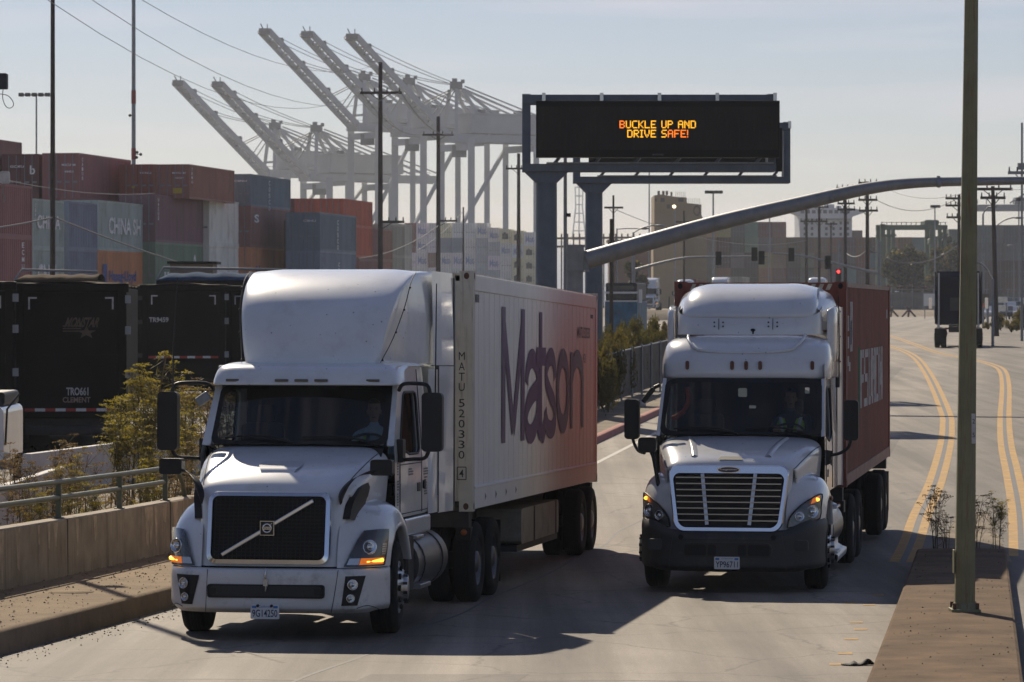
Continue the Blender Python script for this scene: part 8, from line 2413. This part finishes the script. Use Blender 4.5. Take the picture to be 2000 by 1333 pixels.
# ================================================================== OTHER VEHICLES AND ROADSIDE THINGS
# ---- black dump trailers parked in the lot
def dump_trailer(px0, px1, d, ytop, ybot, label, code=None, tape_y=None, extras=None, tailgate=True, L_=9.5, yaw=-4.3):
    s = F_PX / d
    x0, x1 = X_at(px0, d), X_at(px1, d); g = gz(d)
    W = x1 - x0; zt = Z_at(ytop, d) - g; zb = Z_at(ybot, d) - g
    t = thing("dump_trailer", label, "dump trailer", (x0, d, g), -R(yaw), "black dump trailers parked in the lot")
    mb = MB()
    mb.box(0, W, .06, L_, zb, zt - .12); mb.build("tub", M['trailer_black'], t, bevel=.02)
    for x in (0, W - .2):
        mb = MB(); mb.box(x, x + .2, -.05, .06, zb - .1, zt); mb.build("corner_post", M['trailer_black'], t, bevel=.015)
    mb = MB(); mb.rbox(-.05, W + .05, -.06, .12, zt - .22, zt, .06, axis='x'); mb.build("top_rim", M['trailer_black'], t)
    mb = MB(); mb.box(.2, W - .2, -.03, .06, zb + .05, zt - .22); tg = mb.build("tailgate", M['trailer_black'], t)
    mb = MB(); mb.box(.2, W - .2, -.075, -.03, zb + (zt - zb) * .40, zb + (zt - zb) * .47); mb.build("tailgate_rib", M['trailer_black'], tg)
    for zf in (.3, .62, .85):
        mb = MB(); mb.box(W - .03, W + .10, -.10, .02, zb + (zt - zb) * zf, zb + (zt - zb) * (zf + .06)); mb.build("hinge", M['galv'], tg)
        mb = MB(); mb.box(-.10, .03, -.10, .02, zb + (zt - zb) * zf, zb + (zt - zb) * (zf + .04)); mb.build("hinge", M['dark_metal'], tg)
    mb = MB(); mb.grid([[(W * u, y, zt - .06 + .10 * math.sin(math.pi * u) + .02 * math.sin(y * 2.3 + u * 5)) for u in np.linspace(0, 1, 9)] for y in np.linspace(.0, L_, 16)]); mb.build("tarp", M['tarp'], t, solid=.02)
    for x in (.32, W - .32):
        sg = -1 if x < 1 else 1
        mb = MB(); mb.box(x - .18 if sg > 0 else x - .02, x + .02 if sg > 0 else x + .18, -.042, -.032, zt - .37, zt - .33); mb.box(x - .02, x + .02, -.042, -.032, zt - .62, zt - .33); mb.build("corner_tape", M['letter_white'], tg)
    if tape_y is not None:
        z = Z_at(tape_y, d) - g; n_ = 9
        for k in range(n_):
            a = .22 + (W - .44) * k / n_; b_ = .22 + (W - .44) * (k + 1) / n_
            mb = MB(); mb.box(a, b_ - .0, -.087, -.078, z - .035, z + .035); mb.build("reflective_tape", M['tape_red'] if k % 2 == 0 else M['tape_white'], tg)
    if code:
        for txt, cx0, cx1, cy0, cy1, mt, sh in code:
            mb = MB(); add_text(mb, txt, (X_at(cx0, d) - x0, -.036, Z_at(cy1, d) - g), (1, 0, 0), (0, 0, 1), (cx1 - cx0) / s, (cy1 - cy0) / s, .03, 0, sh); mb.build("lettering", M[mt], tg)
    mb = MB(); mb.box(.2, W - .2, .3, L_ - .2, .4, zb); mb.build("frame", M['dark_metal'], t)
    for y in (1.4, 2.7):
        for sd, x in ((1, W - .02), (-1, .02)): dual_wheel(t, x, y, .51, sd)
    mb = MB(); mb.box(.3, W - .3, .1, .2, .45, .62); mb.build("under_guard", M['dark_metal'], t)
    for x in (.3, W - .75):
        mb = MB(); mb.box(x, x + .45, .6, .62, .15, .85); mb.build("mud_flap", M['rubber'], t)
    return t
t1 = dump_trailer(30, 246, 85, 553, 818, "black dump trailer marked TRO661 with a faded gold star emblem on its tailgate", [("TRO661", 129, 172, 757, 773, 'letter_white', 0), ("CLEMENT", 122, 176, 776, 787, 'tan_ink', 0), ("MONSTAR", 125, 190, 620, 640, 'gold_ink', .35)], 801)
mb = MB()
s_ = F_PX / 85
c = Vector((X_at(168, 85) - X_at(30, 85), -.037, Z_at(650, 85) - gz(85)))
st = [(math.sin(math.pi * i / 5) * (.24 if i % 2 == 0 else .10), math.cos(math.pi * i / 5) * (.16 if i % 2 == 0 else .06)) for i in range(10)]
mb.add([(c.x, c.y, c.z)] + [(c.x + a, c.y, c.z + b) for a, b in st], [(0, i + 1, (i + 1) % 10 + 1) for i in range(10)])
for k in range(3): mb.box(c.x - .55, c.x - .12, c.y - .001, c.y + .004, c.z + .02 + k * .06, c.z + .045 + k * .06)
mb.build("star_emblem", M['gold_ink'], [o for o in t1.children if o.name.startswith("tailgate")][0])
dump_trailer(276, 440, 112, 556, 760, "black dump trailer marked TR9459 with a red and white tape strip across its tailgate", [("TR9459", 291, 329, 620, 630, 'letter_white', 0)], 698)
dump_trailer(440, 610, 118, 558, 765, "black dump trailer partly hidden behind the white truck's left edge", None, None)
dump_trailer(-190, 26, 84, 550, 815, "black dump trailer cut off by the left edge of the view", None, None)
dump_trailer(222, 296, 126, 560, 765, "black dump trailer seen in the gap between the two lettered ones", None, None)
# rolled tarps and a blue-tarped load behind them
def far_load(px0, px1, d, yt, yb, mat, label, name, cat):
    x0, x1 = X_at(px0, d), X_at(px1, d); g = gz(d)
    t = thing(name, label, cat, (x0, d, g)); W = x1 - x0
    z1, z0 = Z_at(yt, d) - g, Z_at(yb, d) - g
    mb = MB(); mb.box(0, W, 0, 2.5, .9, z0); mb.build("tub", M['trailer_black'], t)
    mb = MB(); mb.grid([[(W * u, 2.5 * v, z0 + (z1 - z0) * (math.sin(math.pi * v) ** .6) * (.86 + .10 * math.sin(u * 27)) * min(1, 8 * u + .2)) for u in np.linspace(0, 1, 25)] for v in np.linspace(0, 1, 9)]); mb.build("tarp", M[mat], t, solid=.02)
    mb = MB(); mb.tube([(0, .1, z0), (.25, .1, z1 + .12), (W, .1, z1 + .05)], .05, 6); mb.build("tarp_bow", M['galv'], t)
    for x in (W * .2, W * .8):
        for y in (.3, 2.2): 
            mb = MB(); mb.lathe([(.3, -.14), (.5, -.14), (.5, .14), (.3, .14)], (x, y, .5), (0, 1, 0), 20); mb.build("tyre", M['rubber'], t)
    return t
far_load(305, 560, 128, 530, 548, 'blue_tarp', "dump trailer under a blue and brown tarp behind the black trailers", "dump_trailer", "dump trailer")
far_load(28, 190, 126, 534, 548, 'tarp', "dump trailer with a grey rolled tarp behind the trailer marked TRO661", "dump_trailer", "dump trailer")
t = thing("site_cabin", "dark flat-roofed cabin roof above the blue tarp", "cabin", (X_at(332, 140), 140, gz(140)))
mb = MB(); mb.box(0, 1.65, 0, 2, 0, Z_at(516, 140) - gz(140)); mb.build("wall", M['tan_dark'], t)
mb = MB(); mb.box(-.1, 1.8, -.1, 2.1, Z_at(516, 140) - gz(140), Z_at(511, 140) - gz(140)); mb.build("roof", M['trailer_black'], t)
# white vehicle nose at the far left
D = 66
t = thing("truck_tractor", "white truck tractor cut by the left edge, only its corner and black tyre in view", "truck", (X_at(-150, D), D, gz(D)))
g = gz(D)
xr = X_at(7, D) - X_at(-150, D)
mb = MB(); mb.rbox(0, xr, .0, 2.6, Z_at(905, D) - g, Z_at(795, D) - g, .12, axis='y'); mb.build("hood", M['white_paint'], t, bevel=.03)
mb = MB(); mb.rbox(0, xr - .05, .5, 2.4, Z_at(795, D) - g, Z_at(768, D) - g, .06); mb.build("cowl", M['black_plastic'], t, bevel=.03)
mb = MB(); mb.tube([(xr + .02, .1, Z_at(870, D) - g), (xr + .05, .1, Z_at(800, D) - g), (xr + .25, .3, Z_at(770, D) - g)], .02, 6); mb.build("mirror_arm", M['black_plastic'], t)
add_wheel(t, xr + .35, 1.3, .51, 1, .51, .3)
# ---- jersey barriers behind the weeds
def jersey(label, a, b_, h=.82):
    a, b_ = Vector(a), Vector(b_)
    t = thing("jersey_barrier", label, "barrier", a, 0, "white concrete barriers behind the parapet wall")
    d = (b_ - a); L = d.length; d.normalize(); nrm = Vector((d.y, -d.x, 0))
    prof = [(-.3, 0), (-.3, .08), (-.14, .32), (-.08, h), (.08, h), (.14, .32), (.3, .08), (.3, 0)]
    mb = MB(); mb.extrude([nrm * p + Vector((0, 0, z)) for p, z in prof], [nrm * p + Vector((0, 0, z)) + (b_ - a) for p, z in prof]); mb.build("block", M['barrier'], t, bevel=.015)
    mb = MB(); mb.tube([(-d * .02) + nrm * .03 + Vector((0, 0, h * .7)), (-d * .10) + Vector((0, 0, h * .7)), (-d * .02) - nrm * .03 + Vector((0, 0, h * .7))], .018, 6); mb.build("loop", M['rust'], t)
    return t
jersey("white concrete barrier lying lengthwise behind the fennel, its end facing the lot", (X_at(52, 66), 66, gz(66)), (X_at(400, 74), 74, gz(74)), 1.05)
jersey("white concrete barrier in front of the other one, slanting down beside the railing", (X_at(-40, 56), 56, gz(56)), (X_at(125, 64), 64, gz(64)), .95)
# ---- chain-link fence with slats along the far sidewalk
t = thing("chain_link_fence", "grey slatted chain-link fence running along the far sidewalk below the bushes", "fence", (curb_x(86) - 1.7, 84, gz(86)))
O = Vector(t.location)
mt = pbr('slats', (.11, .10, .085), .8, .0, var=.4, scale=3, streak=True, dirt=(.06, .045, .03), dirt_amt=.7)
rows = []
ys = np.arange(74, 128, .25)
for z in (.05, 1.45):
    rows.append([(curb_x(y) - 1.7 + .03 * (i % 2) - O.x, y - O.y, gz(y) + .2 + z - O.z) for i, y in enumerate(ys)])
mb = MB(); mb.grid(rows, smooth=False); mb.build("slat_panel", mt, t)
for y in np.arange(74, 128, 3.0):
    mb = MB(); x = curb_x(y) - 1.65 - O.x; mb.cyl((x, y - O.y, gz(y) - O.z), (x, y - O.y, gz(y) + 1.75 - O.z), .035, n=8); mb.build("post", M['galv'], t)
mb = MB(); mb.tube([(curb_x(y) - 1.67 - O.x, y - O.y, gz(y) + 1.67 - O.z) for y in np.arange(74, 128, 3.0)], .025, 6); mb.build("top_rail", M['galv'], t)
# litter
for i, (px, py, d) in enumerate(((1177, 802, 98), (1192, 815, 95), (1225, 775, 106))):
    mb = MB(); q = random.Random(i)
    mb.sphere((0, 0, .09), (.12, .10, .10), nu=7, nv=5); mb.v = [(x + q.uniform(-.03, .03), y + q.uniform(-.03, .03), max(0, z + q.uniform(-.03, .03))) for x, y, z in mb.v]
    y = d; o = mb.build("litter_bag", M['car_white'], loc=(curb_x(y) - 1.2 + .3 * i, y, gz(y) + .17)); tag(o, ["crumpled white litter bag against the far fence", "crumpled white litter nearest the truck's container", "small white litter farthest along the far sidewalk"][i], "litter", "litter on the far sidewalk")
p = on_ground(1676, 1300)
mb = MB(); q = random.Random(8)
rows = []
for i in range(9):
    t_ = i / 8; wd = .07 * math.sin(math.pi * min(1, t_ * 1.1 + .05)) + .008
    rows.append([((t_ - .5) * .33, -wd * 1.6 + .04 * t_, .004), ((t_ - .5) * .33, 0, .01 + .05 * math.sin(t_ * 6) ** 2 * (t_ > .3)), ((t_ - .5) * .33, wd * 1.5, .004)])
mb.grid(rows, nu=2, nv=2)
tag(mb.build("tyre_scrap", M['trash_black'], loc=p + Vector((0, 0, .003)), solid=.006), "curled black scrap of tyre rubber on the road beside the median", "litter")
p = on_ground(20, 1176, KH)
mb = MB(); mb.lathe([(.001, .012), (.26, .012), (.27, 0)], (0, 0, 0), (0, 0, 1), 28)
mh = thing("manhole_cover", "round pale utility cover set in the left sidewalk", "cover", (wall_x(43.2) + 1.0, 43.2, gz(43.2) + KH - .004)); mb.build("lid", M['concrete'], mh)
# ---- black bobtail tractor driving away
BLUE_SWAP = {'ivory_paint': M['blue_cab'], 'chrome': M['dark_metal'], 'white_bumper': M['grey_plastic']}
def rear_tractor(px, d, label, yaw):
    t = thing("truck_tractor", label, "truck", (X_at(px, d), d, gz(d)), R(yaw))
    B = M['blue_cab']
    mb = MB(); mb.rbox(-1.2, 1.2, 5.2, 8.2, 1.15, 3.0, .1, axis='y'); mb.build("cab", B, t, bevel=.05)
    mb = MB(); mb.grid([[(-1.18, 5.15, 3.0), (1.18, 5.15, 3.0)], [(-1.16, 5.15, 3.7), (1.16, 5.15, 3.7)], [(-1.1, 5.5, 3.98), (1.1, 5.5, 3.98)], [(-1.1, 7.4, 3.6), (1.1, 7.4, 3.6)], [(-1.1, 8.3, 3.0), (1.1, 8.3, 3.0)]], smooth=False); mb.build("roof_fairing", B, t, solid=.04)
    mb = MB(); mb.box(-1.0, 1.0, 5.16, 5.2, 1.3, 2.95); bk = mb.build("back_wall", M['blue_cab'], t)
    mb = MB(); mb.rbox(-.45, .45, 5.13, 5.17, 1.9, 2.6, .05); mb.build("wall_hatch", M['grey_plastic'], bk, bevel=.01)
    for s_ in (-1, 1):
        mb = MB(); mb.box(min(s_ * 1.19, s_ * 1.24), max(s_ * 1.19, s_ * 1.24), 4.5, 5.25, 1.2, 3.95); mb.build("side_extender", B, t)
        mb = MB(); mb.cyl((s_ * 1.05, 4.9, 1.0), (s_ * 1.05, 4.9, 3.9), .07, n=10); mb.build("exhaust_stack", M['alloy'], t)
        for y in (.75, 2.1): dual_wheel(t, s_ * 1.22, y, .51, s_)
        mb = MB(); mb.box(min(s_ * .62, s_ * 1.22), max(s_ * .62, s_ * 1.22), -.1, -.08, .25, 1.0); mb.build("mud_flap", M['rubber'], t)
        mb = MB(); mb.box(min(s_ * .5, s_ * .7), max(s_ * .5, s_ * .7), -.12, -.08, .95, 1.05); mb.build("tail_light", M['marker_red'], t)
        add_wheel(t, s_ * 1.2, 7.6, .51, s_, .51, .29)
        mb = MB(); mb.rbox(min(s_ * 1.4, s_ * 1.58), max(s_ * 1.4, s_ * 1.58), 7.6, 7.75, 2.0, 2.6, .03); mb.build("mirror", M['chrome'], t)
        mb = MB(); mb.cyl((s_ * .9, 3.3, .7), (s_ * .9, 5.0, .7), .33, n=16); mb.build("fuel_tank", M['tank'], t)
    mb = MB(); mb.box(-.5, -.4, 0, 8, .85, 1.1); mb.box(.4, .5, 0, 8, .85, 1.1); mb.box(-.5, .5, -.05, .05, .8, 1.1); mb.build("chassis", M['dark_metal'], t)
    mb = MB(); mb.box(-.5, .5, .9, 2.0, 1.1, 1.2); mb.build("fifth_wheel", M['dark_metal'], t)
    return t
rear_tractor(1872, 187, "black-blue tractor without a trailer driving away on the far road, seen from behind", -7)
# ---- far white trucks: copies of the near tractors
def far_truck(src, px, d, yaw, label, group="far trucks waiting at the junction"):
    o = copy_tree(src); o.location = (X_at(px, d), d, gz(d) + (YARD if d < 500 else 0)); o.rotation_mode = 'XYZ'; o.rotation_euler = (0, 0, R(yaw)); o['label'] = label; o['group'] = group
    return o
YARD = 1.15
mb = MB(); mb.grid([[(x, y, gz(450) + z) for x in (14, 20, 26, 32, 38)] for y, z in ((432, 0), (434, YARD), (470, YARD), (508, YARD), (512, 0))]); kind(mb.build("raised_yard", M['dirt']), 'structure')
far_truck(TA, 1265, 455, -6, "white far truck facing us between the poles, left of the near truck's roof")
far_truck(TB, 1333, 480, -8, "far white truck whose roof shows above the red container's left end")
far_truck(TA, 1402, 442, -8, "far white truck roof peeping over the middle of the near truck's roof")
far_truck(TB, 1590, 440, -10, "far white truck roof peeping over the red container's right end")
far_truck(TB, 1733, 605, -20, "far small white truck roof beside the junction fence")
yard_box(X_at(1345, 488) + 1.2, 491, gz(488) + 1.15 + 1.2, 2.9, (.14, .05, .04), "dull red container behind the far white truck left of centre", 12.19, 'corr', R(8))
yard_box(X_at(1432, 452) + 1.0, 450, gz(450) + 1.15 + 1.25, 2.9, (.35, .33, .28), "beige container behind the far white truck at centre", 12.19, 'corr', R(8))
# blue and white rig behind the bushes
D = 190
t = thing("box_truck", "truck with a bright blue painted front behind the bushes, dark windows above", "truck", (X_at(1213, D), D, gz(D)), R(-8))
g = gz(D); wz = lambda py: Z_at(py, D) - g
mb = MB(); mb.rbox(-.85, .85, 0, 5, .5, wz(588), .08, axis='y'); mb.build("body", M['bus_blue'], t, bevel=.04)
mb = MB(); mb.rbox(-.82, .82, .1, 4.8, wz(588), wz(553), .08, axis='y'); mb.build("cab_top", M['grey_plastic'], t, bevel=.04)
mb = MB(); mb.box(-.75, .75, .06, .12, wz(585), wz(575)); mb.box(-.7, .7, .06, .12, wz(568), wz(558)); mb.build("window", M['lamp_dark'], t)
mb = MB(); mb.box(-.85, .85, -.05, .05, wz(590), wz(587)); mb.box(-.85, .85, .04, .1, wz(574), wz(570)); mb.build("trim", M['car_white'], t)
for s_ in (-1, 1):
    mb = MB(); mb.lathe([(.25, -.12), (.45, -.12), (.45, .12), (.25, .12)], (s_ * .75, 1.0, .45), (1, 0, 0), 20); mb.build("wheel", M['rubber'], t)
    mb = MB(); mb.box(s_ * 1.0 - .08, s_ * 1.0 + .08, .1, .2, wz(592), wz(566)); mb.build("mirror", M['car_white'], t)
# ---- parked cars beyond the right-hand fence
def car_proto(mat):
    t = thing("parked_car", "x", "car")
    prof = [(-2.2, .55), (-2.15, .80), (-1.2, .95), (-.6, 1.42), (.9, 1.45), (1.6, 1.0), (2.15, .92), (2.2, .5), (1.8, .3), (-1.8, .3)]
    mb = MB()
    mb.extrude([(x, -.82, z) for x, z in prof], [(x, .82, z) for x, z in prof]); mb.build("body", mat, t, bevel=.12)
    mb = MB(); mb.extrude([(x, -.84, z) for x, z in ((-1.0, .98), (-.55, 1.36), (.85, 1.39), (1.35, 1.02))], [(x, .84, z) for x, z in ((-1.0, .98), (-.55, 1.36), (.85, 1.39), (1.35, 1.02))]); mb.build("window", M['lamp_dark'], t)
    for x in (-1.35, 1.35):
        for y in (-.8, .8):
            mb = MB(); mb.lathe([(.18, -.1), (.33, -.1), (.33, .1), (.18, .1), (.001, .08)], (x, y, .33), (0, math.copysign(1, y), 0), 16); mb.build("wheel", M['rubber'], t)
    return t
cars = [car_proto(M['car_white']), car_proto(M['car_dark'])]
rr = random.Random(21)
k = 0
for row, d in ((0, 395), (1, 415), (2, 440)):
    for i in range(4):
        px = 1940 + i * 23 + row * 7
        src = cars[(i + row) % 2]
        o = src if k < 2 and (i + row) % 2 == k else copy_tree(src)
        if o is src: k += 1
        o.location = (X_at(px, d), d, gz(d) + .3 + row * .5); o.rotation_euler = (0, 0, R(80 + rr.uniform(-6, 6)))
        o['label'] = f"{'white' if (i + row) % 2 == 0 else 'dark'} parked car, {['first', 'second', 'third', 'fourth'][i]} from the left in the {['nearest', 'middle', 'farthest'][row]} row behind the right-hand fence"; o['group'] = "cars parked behind the right-hand fence"
# ---- junction furniture: mesh fence, boards, trestles
def board(px0, px1, y0, y1, d, label, mat, legs=True, txt=None):
    g = gz(d); x0, x1 = X_at(px0, d), X_at(px1, d)
    t = thing("sign_board", label, "sign", ((x0 + x1) / 2, d, g)); hw = (x1 - x0) / 2
    mb = MB(); mb.box(-hw, hw, -.03, .03, Z_at(y1, d) - g, Z_at(y0, d) - g); p = mb.build("panel", M[mat], t, bevel=.01)
    if txt:
        mb = MB(); add_text(mb, txt, (-hw * .5, -.036, Z_at((y0 + y1) / 2, d) - g), (1, 0, 0), (0, 0, 1), hw * 1.2, .3, .01); mb.build("lettering", M['plate_ink'], p)
    for s_ in (-.8, .8):
        mb = MB(); mb.box(s_ * hw - .05, s_ * hw + .05, .03, .10, 0, Z_at(y0, d) - g); mb.build("post", M['galv'], t)
    return t
board(1804, 1828, 574, 598, 470, "white notice board left of the black tractor", 'car_white', True, None)
board(1946, 1968, 580, 592, 300, "upper part of a pale double board right of the dark pole", 'reflector')
board(1946, 1968, 596, 608, 301, "lower pale board right of the dark pole", 'reflector')
board(1918, 1932, 574, 600, 300, "dark board beside the black tractor's right side", 'tan_dark')
board(1920, 1929, 593, 601, 296, "small orange warning sign beside the black tractor", 'orange_sign')
board(1996, 2010, 588, 600, 260, "white board at the right edge of the view", 'car_white')
t = thing("mesh_fence", "long grey mesh fence across the end of the road, left of the black tractor", "fence", (X_at(1735, 560), 560, gz(560)))
mf = pbr('mesh_grey', (.16, .15, .135), .8, var=.25, scale=.6, streak=True, dirt=(.09, .07, .05), dirt_amt=.4)
x1 = X_at(2010, 560) - X_at(1700, 560)
mb = MB(); mb.grid([[(-2.8 + x1 * k / 60, .05 * (k % 2), z) for k in range(61)] for z in (.1, Z_at(572, 560) - gz(560))], smooth=False); mb.build("panel", mf, t)
for k in range(16):
    mb = MB(); x = -2.8 + x1 * k / 15; mb.cyl((x, -.1, 0), (x, -.1, Z_at(564, 560) - gz(560)), .06, n=6); mb.build("post", M['galv'], t)
for i, px in enumerate((1741, 1775)):
    d = 530; t = thing("trestle", ["rusty crossed-beam barricade nearer the red container", "rusty crossed-beam barricade farther right before the mesh fence"][i], "barricade", (X_at(px, d), d, gz(d)))
    for a, b_ in (((-1.0, 0, 0), (.35, 0, 1.5)), ((1.0, 0, 0), (-.35, 0, 1.5)), ((-.2, -1, 0), (.2, 1, 1.3))):
        mb = MB(); mb.bar(a, b_, .26, .26); mb.build("beam", M['brown_wall'], t)
# brownish jumble of stored chassis seen above the fence
for i, (px, d) in enumerate(((1745, 566), (1770, 567), (1795, 568), (1820, 569), (1845, 570))):
    t = thing("stored_chassis", "rusty container chassis stacked upright beyond the mesh fence", "chassis", (X_at(px, d), d, gz(d) + .0), 0, "stacked chassis beyond the mesh fence")
    for k in range(4):
        mb = MB(); z = 3.0 + k * .5; mb.box(-.95, .95, 0, 11, z, z + .24); mb.build("frame_rail", M['brown_wall'] if k % 2 else M['tan_dark'], t)
    for s_ in (-1, 1):
        mb = MB(); mb.lathe([(.25, -.12), (.5, -.12), (.5, .12), (.25, .12)], (s_ * .8, .8, 4.4), (1, 0, 0), 14); mb.build("wheel", M['rubber'], t)
        mb = MB(); mb.box(s_ * .8 - .1, s_ * .8 + .1, .3, .5, 0, 3.2); mb.build("stand", M['brown_wall'], t)
